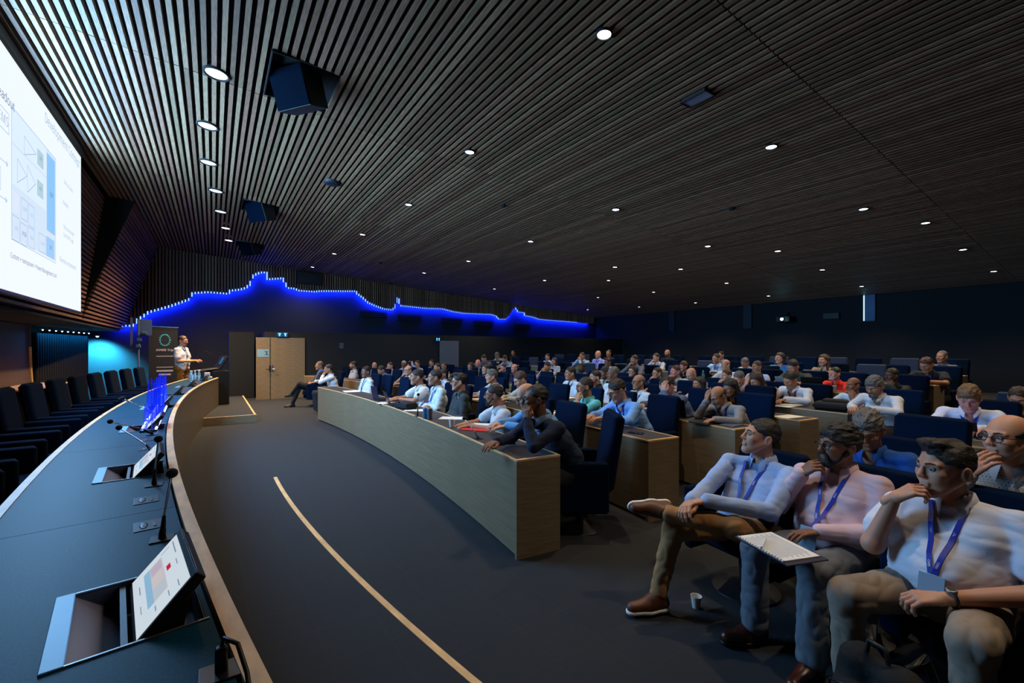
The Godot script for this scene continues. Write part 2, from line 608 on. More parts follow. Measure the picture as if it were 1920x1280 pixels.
func build_ceiling() -> void:
	var ce := Node3D.new(); ce.name = numbered("ceiling"); add_child(ce); structure(ce)
	var ang := atan(-0.0725)
	var B := Basis(Vector3(0, 0, 1), ang)
	var back := MB.new()
	back.box(P(8.3, ceil_y(8.3) + 0.16, 7.0), Vector3(21.4, 0.1, 24.6), B)
	part("backing", back, M.void, ce)
	var holes := [[0.55, 1.22, 5.26, 6.2], [0.55, 1.2, 10.8, 11.6], [0.58, 1.26, 14.95, 15.75], [4.50, 4.68, 2.79, 3.10]]
	var seams := [-4.9, -2.1, 2.09, 6.30, 10.50, 14.70, 18.58]
	var rng := RandomNumberGenerator.new(); rng.seed = 4
	var meshes := {}
	var rest := []
	var made := 0
	var x := -1.86
	var k := 0
	while x < 18.45:
		for sgm in 6:
			var a: float = seams[sgm] + 0.006
			var e: float = seams[sgm + 1] - 0.006
			var pieces := [[a, e]]
			for ho in holes:
				if x > ho[0] - 0.03 and x < ho[1] + 0.03:
					var nxt := []
					for pc in pieces:
						if ho[2] > pc[0] and ho[3] < pc[1]:
							nxt.append([pc[0], ho[2]]); nxt.append([ho[3], pc[1]])
						else: nxt.append(pc)
					pieces = nxt
			for pc in pieces:
				var ln: float = pc[1] - pc[0]
				var pos := P(x, ceil_y(x) + 0.03, (pc[0] + pc[1]) * 0.5)
				var near: bool = sgm == 2 or (sgm == 3 and x < 4.6)
				if near and made < 300:
					var key := "%.2f" % ln
					if not meshes.has(key):
						var sm := MB.new()
						sm.box(Vector3.ZERO, Vector3(0.047, 0.055, ln), B)
						meshes[key] = sm.mesh()
					part("slat", meshes[key], M.slats[rng.randi() % 6], ce, Transform3D(Basis(), pos + Vector3(0, rng.randf_range(-0.002, 0.002), 0)))
					made += 1
				else:
					rest.append(Transform3D(B.scaled_local(Vector3(1, 1, ln)), pos))
		x += 0.089
		k += 1
	var unit := MB.new()
	unit.box(Vector3.ZERO, Vector3(0.047, 0.055, 1.0))
	var mm := MultiMesh.new()
	mm.transform_format = MultiMesh.TRANSFORM_3D
	mm.use_colors = true
	mm.mesh = unit.mesh()
	mm.instance_count = rest.size()
	for j in rest.size():
		mm.set_instance_transform(j, rest[j])
		mm.set_instance_color(j, M.slat_tones[rng.randi() % 6].srgb_to_linear())      # the same six tones of wood
	var mi := MultiMeshInstance3D.new()
	mi.name = "slats_beyond"
	mi.multimesh = mm
	var cm := tri_mat(mat(Color.WHITE, 0.55), M.grain, Vector3(9.0, 9.0, 0.5))
	cm.vertex_color_use_as_albedo = true
	mi.material_override = cm
	mi.set_meta("kind", "stuff")
	ce.add_child(mi)
	# black linings of the loudspeaker openings
	for j in 3:
		var ho: Array = holes[j]
		var b := MB.new()
		var cx: float = (ho[0] + ho[1]) / 2.0
		var cd: float = (ho[2] + ho[3]) / 2.0
		var wx: float = ho[1] - ho[0] + 0.06
		var wd: float = ho[3] - ho[2]
		for sg in [-1, 1]:
			b.box(P(cx + sg * wx / 2, ceil_y(cx) + 0.06, cd), Vector3(0.012, 0.13, wd))
			b.box(P(cx, ceil_y(cx) + 0.06, cd + sg * wd / 2), Vector3(wx, 0.13, 0.012))
		part("opening_lining", b, M.black, ce)

func build_ceiling_fittings() -> void:
	var lit := glow(Color(0.93, 0.97, 1.0), 9.0)
	var half := glow(Color(0.9, 0.95, 1.0), 1.15)
	var warm := glow(Color(1.0, 0.93, 0.78), 6.0)
	var hall := [[3.07, 2.94], [3.20, 5.82], [3.31, 8.61], [3.19, 11.54], [3.11, 14.36], [2.97, 17.16], [6.28, 2.93], [6.51, 5.93], [6.62, 8.86], [6.52, 11.94], [6.25, 14.75],
		[9.62, 2.92], [9.87, 6.06], [9.99, 9.13], [9.85, 12.34], [9.59, 15.33], [11.17, 2.43], [11.32, 5.13], [11.43, 7.88], [11.27, 10.59], [13.73, 2.37], [13.89, 5.14], [13.98, 7.92], [13.90, 10.75], [13.53, 13.32],
		[16.56, 2.30], [16.82, 5.15], [16.90, 7.98], [16.85, 10.90], [16.53, 13.62], [15.86, 16.34]]
	for q in hall:
		lamp_disc(q[0], q[1], 0.066, lit, E_HALL, Color(1.0, 0.90, 0.77))
	# the same rows go on over the near seats, outside the picture
	for q in [[3.0, 0.1], [6.1, 0.0], [9.4, 0.0]]:
		lamp_disc(q[0], q[1], 0.066, lit, E_HALL, Color(1.0, 0.90, 0.77))
	var stage := [[0.03, 6.16], [-0.07, 7.68], [-0.07, 9.17], [0.04, 10.69], [0.14, 12.2], [0.27, 13.74], [0.37, 15.19]]
	for k in stage.size():
		var on := k >= 5
		lamp_disc(stage[k][0], stage[k][1], 0.115 if not on else 0.1, warm if on else half, E_STAGE if on else E_STAGE * 0.15, Color(1.0, 0.84, 0.64), true)
	# loudspeakers hung in the openings
	var k2 := 0
	for q in [[0.84, 5.72], [0.87, 11.2], [0.92, 15.35]]:
		var o := thing("ceiling_loudspeaker", ["dark blue wedge loudspeaker hanging from ceiling opening above the projection screen end", "dark blue wedge loudspeaker in middle ceiling opening over the head table", "dark loudspeaker in the ceiling opening by the vertical slat wall"][k2], "loudspeaker", P(q[0], ceil_y(q[0]) - 0.02, q[1]), 0.0, "ceiling loudspeakers")
		var tb := Basis(Vector3.UP, deg_to_rad(36.0)) * Basis(Vector3(0, 0, 1), deg_to_rad(20.0))
		var b := MB.new()
		b.rbox(Vector3(0.0, -0.06, 0.0), Vector3(0.30, 0.44, 0.50), 0.012, tb)
		part("cabinet", b, M.black, o)
		var g := MB.new()
		g.rbox(tb * Vector3(-0.156, 0.0, 0.0) + Vector3(0, -0.06, 0), Vector3(0.012, 0.42, 0.48), 0.004, tb)
		part("grille", g, M.grille, o)
		var hk := MB.new()
		hk.tube([Vector3(0.02, 0.12, 0.0), Vector3(0.02, 0.24, 0.0)], 0.02)
		part("bracket", hk, M.black, o)
		k2 += 1
	var v := thing("ceiling_vent", "small rectangular pale grey vent set in the slatted ceiling", "vent", P(4.59, ceil_y(4.59), 2.945))
	var fb := MB.new()
	for sg in [-1, 1]:
		fb.box(Vector3(sg * 0.088, 0.0, 0), Vector3(0.014, 0.05, 0.32)); fb.box(Vector3(0, 0.0, sg * 0.153), Vector3(0.19, 0.05, 0.014))
	part("frame", fb, M.black, v)
	var vb := MB.new(); vb.box(Vector3(0, -0.005, 0), Vector3(0.165, 0.02, 0.295))
	part("plate", vb, mat(Color(0.55, 0.60, 0.70), 0.5), v)
	var ob := MB.new()
	ob.lathe([Vector2(0.001, -0.05), Vector2(0.1, -0.045), Vector2(0.15, -0.02), Vector2(0.155, 0.05)], Vector3.ZERO, 20)
	tag(part("ceiling_speaker", ob, mat(Color(0.05, 0.07, 0.11), 0.6), null, Transform3D(Basis(), P(1.82, ceil_y(1.82), 8.55))), "dark round flush loudspeaker in the slatted ceiling", "loudspeaker")
	var sb := MB.new()
	sb.lathe([Vector2(0.001, -0.04), Vector2(0.045, -0.035), Vector2(0.06, 0.0), Vector2(0.06, 0.04)], Vector3.ZERO, 14)
	var sm := sb.mesh()
	for q in [[4.78, 7.3], [8.0, 4.43], [4.57, 14.43], [6.07, 17.84], [9.02, 18.1]]:
		tag(part("smoke_detector", sm, M.matt, null, Transform3D(Basis(), P(q[0], ceil_y(q[0]), q[1]))), "small dark round detector under the slatted ceiling", "detector", "ceiling detectors")

func slope_slats(parent: Node, x0: float, x1: float, y0: float, y1: float, d0: float, d1: float, mats: Array, rng: RandomNumberGenerator) -> void:
	var run := Vector2(x1 - x0, y1 - y0)
	var ln := run.length()
	var cnt := int(ln / 0.089)
	var B := Basis(Vector3(0, 0, 1), atan2(run.y, run.x) - PI / 2)
	var sm := MB.new()
	sm.box(Vector3.ZERO, Vector3(0.05, 0.047, d1 - d0), B)
	var mesh := sm.mesh()
	for k in cnt:
		var t := (k + 0.5) / cnt
		part("slat", mesh, mats[rng.randi() % mats.size()], parent, Transform3D(Basis(), P(lerpf(x0, x1, t), lerpf(y0, y1, t), (d0 + d1) / 2)))
	var bk := MB.new()
	bk.box(P((x0 + x1) / 2 - 0.09, (y0 + y1) / 2, (d0 + d1) / 2), Vector3(0.06, ln, d1 - d0), B)
	part("backing", bk, M.void, parent)

func build_front() -> void:
	var w := Node3D.new(); w.name = numbered("wall_front"); add_child(w); structure(w)
	var rng := RandomNumberGenerator.new(); rng.seed = 8
	slope_slats(w, -2.35, -1.98, 2.25, 4.97, -4.4, 12.9, M.slats, rng)
	slope_slats(w, -2.35, -1.52, 2.25, 4.95, 12.92, 18.25, M.slats, rng)
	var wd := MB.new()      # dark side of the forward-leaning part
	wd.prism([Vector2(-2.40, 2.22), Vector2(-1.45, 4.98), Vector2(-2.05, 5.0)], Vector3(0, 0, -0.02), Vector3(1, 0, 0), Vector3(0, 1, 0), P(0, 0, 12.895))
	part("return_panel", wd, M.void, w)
	var sf := MB.new()
	sf.box(P(-3.2, 2.20, 6.6), Vector3(1.7, 0.04, 22.0))
	part("soffit", sf, M.night, w)
	var fr := MB.new()
	fr.box(P(-3.05, 3.7, 6.6), Vector3(0.9, 3.0, 22.0))
	part("plenum", fr, M.void, w)
	var bw := MB.new()
	bw.box(P(-4.05, 1.1, 6.6), Vector3(0.1, 2.3, 22.0))
	structure(part("wall_recess", bw, M.panel))
	# black hanging cloth and a wood-edged wing panel behind the chairs
	var ct := MB.new()
	for k in 24:
		var t := k / 23.0
		ct.tube([P(lerpf(-3.42, -3.02, t), 0.17, lerpf(14.6, 17.15, t)), P(lerpf(-3.42, -3.02, t), 2.02, lerpf(14.6, 17.15, t))], 0.07, 0.07, 8)
	var cu := part("stage_curtain", ct, M.curtain)
	tag(cu, "black pleated stage curtain hanging below the light rail", "curtain")
	var rail := thing("light_rail", "thin rail with a row of small white lights above the black curtain", "light", P(-3.2, 2.07, 15.85))
	var rd := (P(-2.98, 0, 17.1) - P(-3.4, 0, 14.5)).normalized()
	var rb := MB.new(); rb.box(Vector3(0.06, 0.05, 0), Vector3(0.05, 0.03, 2.7), Basis(Vector3.UP, atan2(-rd.x, -rd.z)))
	part("rail", rb, M.black, rail)
	var dotm := glow(Color(0.75, 0.92, 1.0), 7.0)
	for k in 9:
		var db := MB.new(); db.sphere(Vector3.ZERO, Vector3(0.016, 0.014, 0.03 if k < 2 else 0.02), 8, 5)
		part("lamp", db, dotm, rail, Transform3D(Basis(), rd * (-1.2 + 0.3 * k) + Vector3(0.09, 0.02, 0)))
	var rl := AreaLight3D.new(); rl.name = "rail_light"; rl.area_size = Vector2(2.6, 0.05); rl.light_color = Color(0.10, 0.62, 1.0); rl.light_energy = E_RAIL * 0.2; rl.shadow_enabled = true; rl.area_range = 30.0
	rl.transform = Transform3D(Basis(rd, Vector3(0, 0, 0), Vector3.UP), Vector3(0.12, -0.02, 0)); rl.basis = Basis(rd, Vector3.UP.cross(rd), Vector3.UP)
	rail.add_child(rl)
	var wing := thing("wing_panel", "tall brown wing panel with a bent pale wood edge behind the head-table chairs", "panel", P(-3.4, 0.17, 12.4))
	var wp := MB.new()
	wp.prism([Vector2(-3.6, 0.0), Vector2(1.95, 0.0), Vector2(1.72, 0.45), Vector2(1.6, 1.0), Vector2(1.55, 1.55), Vector2(-3.6, 0.62)], Vector3(0.05, 0, 0), Vector3(0, 0, -1), Vector3(0, 1, 0), Vector3(0, 0, 0))
	part("lower_board", wp, mat(Color(0.34, 0.27, 0.22), 0.7), wing)
	var wu := MB.new()
	wu.prism([Vector2(-3.6, 0.62), Vector2(1.55, 1.55), Vector2(1.55, 2.0), Vector2(-3.6, 2.0)], Vector3(0.05, 0, 0), Vector3(0, 0, -1), Vector3(0, 1, 0), Vector3(0, 0, 0))
	part("upper_board", wu, mat(Color(0.26, 0.27, 0.29), 0.7), wing)
	var we := MB.new()
	we.tube([Vector3(0.05, 0.0, -1.97), Vector3(0.05, 0.45, -1.74), Vector3(0.05, 1.0, -1.62), Vector3(0.05, 1.52, -1.57)], 0.035, 0.035, 8)
	part("edge", we, M.wood_edge, wing)
	var wv := MB.new(); wv.tube([Vector3(0.05, 1.53, -1.565), Vector3(0.05, 2.0, -1.56)], 0.03, 0.03, 8)
	part("upper_edge", wv, mat(Color(0.30, 0.31, 0.33), 0.6), wing)
	var sdt := thing("side_table", "pale wooden side table top behind the first chairs of the head table", "table", P(-3.0, 0.17, 12.6))
	var tb := MB.new(); tb.rbox(Vector3(0, 0.72, 0), Vector3(0.6, 0.035, 2.3), 0.008)
	part("table_top", tb, M.wood_edge, sdt)
	for sg in [-1, 1]:
		var lg := MB.new(); lg.box(Vector3(0, 0.35, sg * 1.0), Vector3(0.45, 0.70, 0.04))
		part("leg", lg, M.matt, sdt)

func contour() -> Array:      # the lit skyline: (x, lower end of the slats) along the side wall, measured on the photograph
	return [[-2.55, 2.37], [-2.10, 2.38], [-2.00, 2.58], [-1.84, 2.72], [-1.74, 2.83], [-1.44, 2.95], [-1.16, 3.07], [-0.88, 3.21], [-0.65, 3.33], [-0.61, 3.53], [-0.42, 3.56], [-0.15, 3.60], [0.43, 3.59], [0.48, 3.70], [0.78, 3.76], [0.95, 3.83], [1.08, 3.96], [1.13, 4.08], [1.16, 4.27], [1.28, 4.36], [1.44, 4.44], [1.60, 4.45], [1.61, 4.20], [2.14, 4.29], [2.21, 4.13], [2.31, 3.94], [2.53, 3.94], [2.68, 3.87], [3.24, 3.87], [3.43, 3.91], [3.83, 3.94], [4.54, 3.99], [4.79, 4.01], [4.85, 3.91], [5.07, 3.77], [5.28, 3.58], [5.61, 3.45], [5.95, 3.35], [6.30, 3.33], [6.41, 3.42], [6.48, 3.59], [6.53, 3.87], [6.60, 3.78], [6.67, 3.53], [7.13, 3.51], [7.88, 3.48], [8.66, 3.50], [9.20, 3.40], [9.76, 3.35], [10.33, 3.36], [11.23, 3.37], [11.54, 3.31], [11.70, 3.16], [12.11, 3.17], [12.33, 3.34], [12.50, 3.57], [12.60, 3.68], [12.69, 3.79], [12.79, 3.69], [12.86, 3.58], [13.26, 3.55], [13.30, 3.41], [13.85, 3.35], [14.20, 3.26], [14.93, 3.23], [16.07, 3.21], [17.81, 3.15], [18.4, 3.17]]

func contour_y(x: float) -> float:
	var c := contour()
	for k in c.size() - 1:
		if x >= c[k][0] and x <= c[k + 1][0]:
			return lerpf(c[k][1], c[k + 1][1], (x - c[k][0]) / maxf(c[k + 1][0] - c[k][0], 1e-5))
	return 2.6

func build_side_wall() -> void:
	var w := Node3D.new(); w.name = numbered("wall_side"); add_child(w); structure(w)
	var a := MB.new()
	a.box(P(7.2, 2.5, 18.43), Vector3(23.0, 5.4, 0.1))
	part("panel", a, M.panel, w)
	var lowv := MB.new()
	lowv.box(P(10.0, 1.11, 17.4), Vector3(17.2, 2.22, 1.98))
	lowv.box(P(0.78, 1.11, 17.75), Vector3(0.72, 2.22, 1.28))
	part("lower_wall", lowv, M.night, w)
	var rng := RandomNumberGenerator.new(); rng.seed = 21
	var x := -2.60
	while x < 18.3:
		var d := 18.30
		var y0 := contour_y(x)
		var y1 := ceil_y(x) + 0.02
		if x < -1.5: y1 = minf(y1, 2.25 + (x + 2.35) / 0.83 * 2.7)
		if x > 2.62 and x < 3.48: y1 = 4.13
		if y1 > y0 + 0.03:
			var sm := MB.new()
			sm.box(Vector3(0, (y0 + y1) / 2, 0), Vector3(0.044, y1 - y0, 0.05))
			part("slat", sm, M.slat_far[rng.randi() % 6], w, Transform3D(Basis(), P(x, 0, d)))
		x += 0.089
	# light strip behind the slat ends, and its glow on the wall
	var strip := Node3D.new(); strip.name = "skyline_light_strip"; w.add_child(strip)
	tag(strip, "blue light strip drawing a skyline along the lower ends of the slats")
	var ticks := glow(Color(0.36, 0.50, 1.0), 5.0)
	var bar := glow(Color(0.03, 0.10, 1.0), 2.2)
	var c := contour()
	var tb := MB.new()
	var bb := MB.new()
	x = -2.60 + 0.0445
	while x < 17.0:
		var d2 := 18.335
		var ya := minf(contour_y(x - 0.03), contour_y(x + 0.03))
		var yb := maxf(contour_y(x - 0.03), contour_y(x + 0.03))
		tb.box(P(x, (ya + yb) / 2 + 0.012, d2), Vector3(0.026, yb - ya + 0.055, 0.012))
		x += 0.089
	for k in c.size() - 1:
		var p0 := Vector2(c[k][0], c[k][1])
		var p1 := Vector2(c[k + 1][0], c[k + 1][1])
		var d3 := 18.345
		if p0.x > 17.0: continue
		var dirv := p1 - p0
		bb.box(P((p0.x + p1.x) / 2, (p0.y + p1.y) / 2 - 0.014, d3), Vector3(dirv.length(), 0.02, 0.012), Basis(Vector3(0, 0, 1), atan2(dirv.y, dirv.x)))
		if dirv.length() > 0.12:
			var l := AreaLight3D.new()
			l.name = "skyline_glow"
			l.area_size = Vector2(dirv.length(), 0.03)
			l.light_color = Color(0.02, 0.11, 1.0)
			l.light_energy = E_LED * dirv.length()
			l.shadow_enabled = true
			var fx := Vector3(dirv.x, dirv.y, 0).normalized()
			var dn := Vector3(fx.y, -fx.x, 0)          # away from the slats, downwards
			if dn.y > 0: dn = -dn
			var zz := (-dn * 0.8 + Vector3(0, 0, 0.6)).normalized()   # the lamp looks along -zz: down and to the wall
			l.transform = Transform3D(Basis(fx, zz.cross(fx), zz), P((p0.x + p1.x) / 2, (p0.y + p1.y) / 2 - 0.03, d3 - 0.05))
			strip.add_child(l)
	part("led_ticks", tb, ticks, strip).set_meta("kind", "stuff")
	part("led_bar", bb, bar, strip).set_meta("kind", "stuff")
	# dark box and grilles on that wall
	var bx := MB.new(); bx.rbox(P(3.05, 4.36, 18.24), Vector3(0.88, 0.46, 0.2), 0.02)
	tag(part("wall_loudspeaker", bx, M.black), "black box set among the vertical slats over the blue skyline", "loudspeaker")
	var gx := [5.0, 6.55, 8.6, 10.3, 12.6]
	var gy := [3.12, 3.02, 2.98, 2.9, 2.84]
	for k in 5:
		var g := thing("air_grille", "dark slotted air grille on the side wall just below the blue skyline", "grille", P(gx[k] + 0.55, gy[k], 18.355), 0.0, "air grilles below the skyline")
		var gb := MB.new(); gb.rbox(Vector3.ZERO, Vector3(1.1, 0.3, 0.03), 0.006)
		part("plate", gb, M.matt, g)
		for s in 3:
			var sb := MB.new(); sb.box(Vector3(0, -0.08 + 0.08 * s, 0.022), Vector3(1.04, 0.022, 0.02))
			part("louvre", sb, mat(Color(0.10, 0.12, 0.16), 0.5), g)
	build_doors()

func build_doors() -> void:
	var dr := Node3D.new(); dr.name = numbered("door_1"); dr.position = P(1.14, 0, 16.385); add_child(dr); structure(dr)
	tag(dr, "pale wooden double door with dark handles in the side wall")
	for k in 2:
		var wd := 0.40 if k == 0 else 1.03
		var xx := 0.0 if k == 0 else 0.42
		var b := MB.new(); b.rbox(Vector3(xx + wd / 2, 1.015, 0), Vector3(wd, 2.03, 0.05), 0.006)
		part("leaf", b, M.wood, dr)
	var st := MB.new(); st.box(Vector3(0.41, 1.015, 0.0), Vector3(0.02, 2.03, 0.03))
	part("gap_seal", st, M.black, dr)
	for k in 2:
		var hb := MB.new()
		var hx := 0.395 if k == 0 else 0.47
		hb.rbox(Vector3(hx, 1.02, 0.035), Vector3(0.05, 0.2, 0.016), 0.004)
		hb.tube([Vector3(hx, 1.0, 0.04), Vector3(hx, 1.0, 0.085), Vector3(hx + (-0.13 if k == 0 else 0.13), 0.99, 0.085)], 0.011)
		part("handle", hb, M.black if k == 0 else M.chrome, dr)
	var nt := MB.new(); nt.box(Vector3(0.2, 1.52, 0.028), Vector3(0.34, 0.25, 0.004))
	var no := part("door_notice", nt, mat(Color(0.45, 0.62, 0.72), 0.7), null, Transform3D(Basis(), P(1.14, 0, 16.385)))
	tag(no, "pale blue notice on the narrow leaf of the wooden door", "notice")
	var n2 := MB.new()
	for q in [[0.29, 1.57, 0.10, 0.018], [0.30, 1.52, 0.03, 0.06], [0.32, 1.47, 0.08, 0.018], [0.27, 1.46, 0.05, 0.014]]:
		n2.box(Vector3(q[0], q[1], 0.031), Vector3(q[2], q[3], 0.002))
	part("print", n2, M.black, no)
	var d2 := Node3D.new(); d2.name = numbered("door_2"); d2.position = P(7.62, 0, 16.385); add_child(d2); structure(d2)
	tag(d2, "grey door in the dark side wall beside the far seats")
	var b2 := MB.new(); b2.rbox(Vector3(0.43, 1.0, 0), Vector3(0.86, 2.0, 0.05), 0.006)
	part("leaf", b2, mat(Color(0.34, 0.37, 0.42), 0.6), d2)
	var h2 := MB.new(); h2.tube([Vector3(0.08, 1.0, 0.03), Vector3(0.08, 1.0, 0.07), Vector3(0.2, 1.0, 0.07)], 0.01)
	part("handle", h2, M.chrome, d2)
	# exit signs and a small wall notice
	var green := glow(Color(0.35, 0.75, 1.0), 2.2)
	for q in [[1.90, 2.13, 0.36], [7.52, 2.05, 0.2]]:
		var s := thing("exit_sign", "small lit blue emergency sign over the wooden door" if q[2] > 0.3 else "tiny lit blue emergency sign beside the grey door", "sign", P(q[0], q[1], 16.35))
		var sb := MB.new(); sb.rbox(Vector3.ZERO, Vector3(q[2], 0.15, 0.05), 0.01)
		part("box", sb, mat(Color(0.05, 0.2, 0.35), 0.5), s)
		var pb := MB.new()
		for sg in [-1, 1]:
			pb = MB.new()
			pb.prism([Vector2(-0.05, 0.05), Vector2(0.05, 0.05), Vector2(0.015, -0.02), Vector2(0.03, -0.05), Vector2(-0.03, -0.05), Vector2(-0.015, -0.02)], Vector3(0, 0, 0.004), Vector3(q[2] * 2.6, 0, 0), Vector3(0, 1, 0), Vector3(sg * q[2] * 0.24, 0, 0.026))
			part("lit_sign_face", pb, green, s)
		var l := OmniLight3D.new(); l.name = "sign_glow"; l.position = Vector3(0, 0, 0.12); l.light_color = Color(0.35, 0.75, 1.0); l.light_energy = 0.006; l.light_size = 0.08; l.omni_range = 30.0; l.shadow_enabled = true
		s.add_child(l)
	var wn := MB.new(); wn.box(P(3.79, 1.78, 16.385), Vector3(0.13, 0.19, 0.012))
	var wo := part("wall_notice", wn, mat(Color(0.35, 0.33, 0.42), 0.7)); tag(wo, "small pale notice on the dark wall right of the wooden door", "notice")
	var w2 := MB.new()
	w2.box(P(3.765, 1.79, 16.377), Vector3(0.022, 0.11, 0.003)); w2.box(P(3.82, 1.77, 16.377), Vector3(0.018, 0.09, 0.003))
	part("print", w2, M.black, wo)

func build_rear_and_near() -> void:
	var r := MB.new(); r.box(P(18.6, 2.0, 7.0), Vector3(0.12, 4.4, 24.0))
	structure(part("wall_rear", r, M.night))
	var n := MB.new(); n.box(P(7.2, 2.5, -4.65), Vector3(23.0, 5.4, 0.12))
	structure(part("wall_near", n, M.night))
	# projection room windows in the rear wall
	var w := Node3D.new(); w.name = numbered("window_1"); w.position = P(18.5, 3.06, 5.46); add_child(w); structure(w)
	tag(w, "narrow blue-lit projection room window in the rear wall")
	var fb := MB.new()
	for sg in [-1, 1]:
		fb.box(Vector3(0, sg * 0.45, 0), Vector3(0.06, 0.03, 0.36)); fb.box(Vector3(0, 0, sg * 0.17), Vector3(0.06, 0.9, 0.02))
	part("window_frame", fb, M.black, w)
	var pb := MB.new(); pb.box(Vector3(0, 0, 0.0), Vector3(0.02, 0.87, 0.31))
	part("lit_window_pane", pb, glow(Color(0.03, 0.17, 0.36), 0.55), w)
	var sb := MB.new(); sb.box(Vector3(-0.02, 0, -0.135), Vector3(0.02, 0.87, 0.022))
	part("lit_window_edge", sb, glow(Color(0.65, 0.95, 1.0), 2.4), w)
	var wl := OmniLight3D.new(); wl.name = "window_glow"; wl.position = Vector3(-0.15, 0, 0); wl.light_color = Color(0.1, 0.5, 0.9); wl.light_energy = 0.02; wl.light_size = 0.15; wl.omni_range = 30.0; wl.shadow_enabled = true
	w.add_child(wl)
	for q in [[9.55, 0.34], [13.2, 0.3]]:
		var pl := MB.new(); pl.box(P(18.48, 3.05, q[0]), Vector3(0.1, 1.05, q[1]))
		structure(part("trim_rear", pl, mat(Color(0.09, 0.15, 0.20), 0.6)))
	var pr := thing("projector", "wall-mounted projector with a bright cyan-white lens on the rear wall", "projector", P(18.1, 2.78, 7.98))
	var cb := MB.new(); cb.rbox(Vector3(0.12, 0.02, 0), Vector3(0.5, 0.22, 0.5), 0.02)
	part("body", cb, M.black, pr)
	var mb := MB.new(); mb.tube([Vector3(0.2, 0.1, 0), Vector3(0.42, 0.3, 0)], 0.02); part("bracket", mb, M.black, pr)
	var lb := MB.new(); lb.lathe([Vector2(0.075, 0.0), Vector2(0.075, 0.05), Vector2(0.06, 0.055)], Vector3(-0.13, 0.02, 0), 16, Basis(Vector3(0, 0, 1), PI / 2))
	part("lens_barrel", lb, M.matt, pr)
	var le := MB.new(); le.sphere(Vector3(-0.175, 0.02, 0), Vector3(0.02, 0.055, 0.055), 14, 8)
	part("lens_light", le, glow(Color(0.55, 0.92, 1.0), 14.0), pr)
	var pj := OmniLight3D.new(); pj.name = "lens_glow"; pj.position = Vector3(-0.25, 0.02, 0); pj.light_color = Color(0.55, 0.9, 1.0); pj.light_energy = 0.03; pj.light_size = 0.05; pj.omni_range = 40.0; pj.shadow_enabled = true
	pr.add_child(pj)
	var ex := MB.new(); ex.rbox(P(18.45, 2.85, 6.55), Vector3(0.08, 0.22, 0.5), 0.01)
	tag(part("wall_box", ex, M.black), "black equipment box on the rear wall right of the projector", "box")
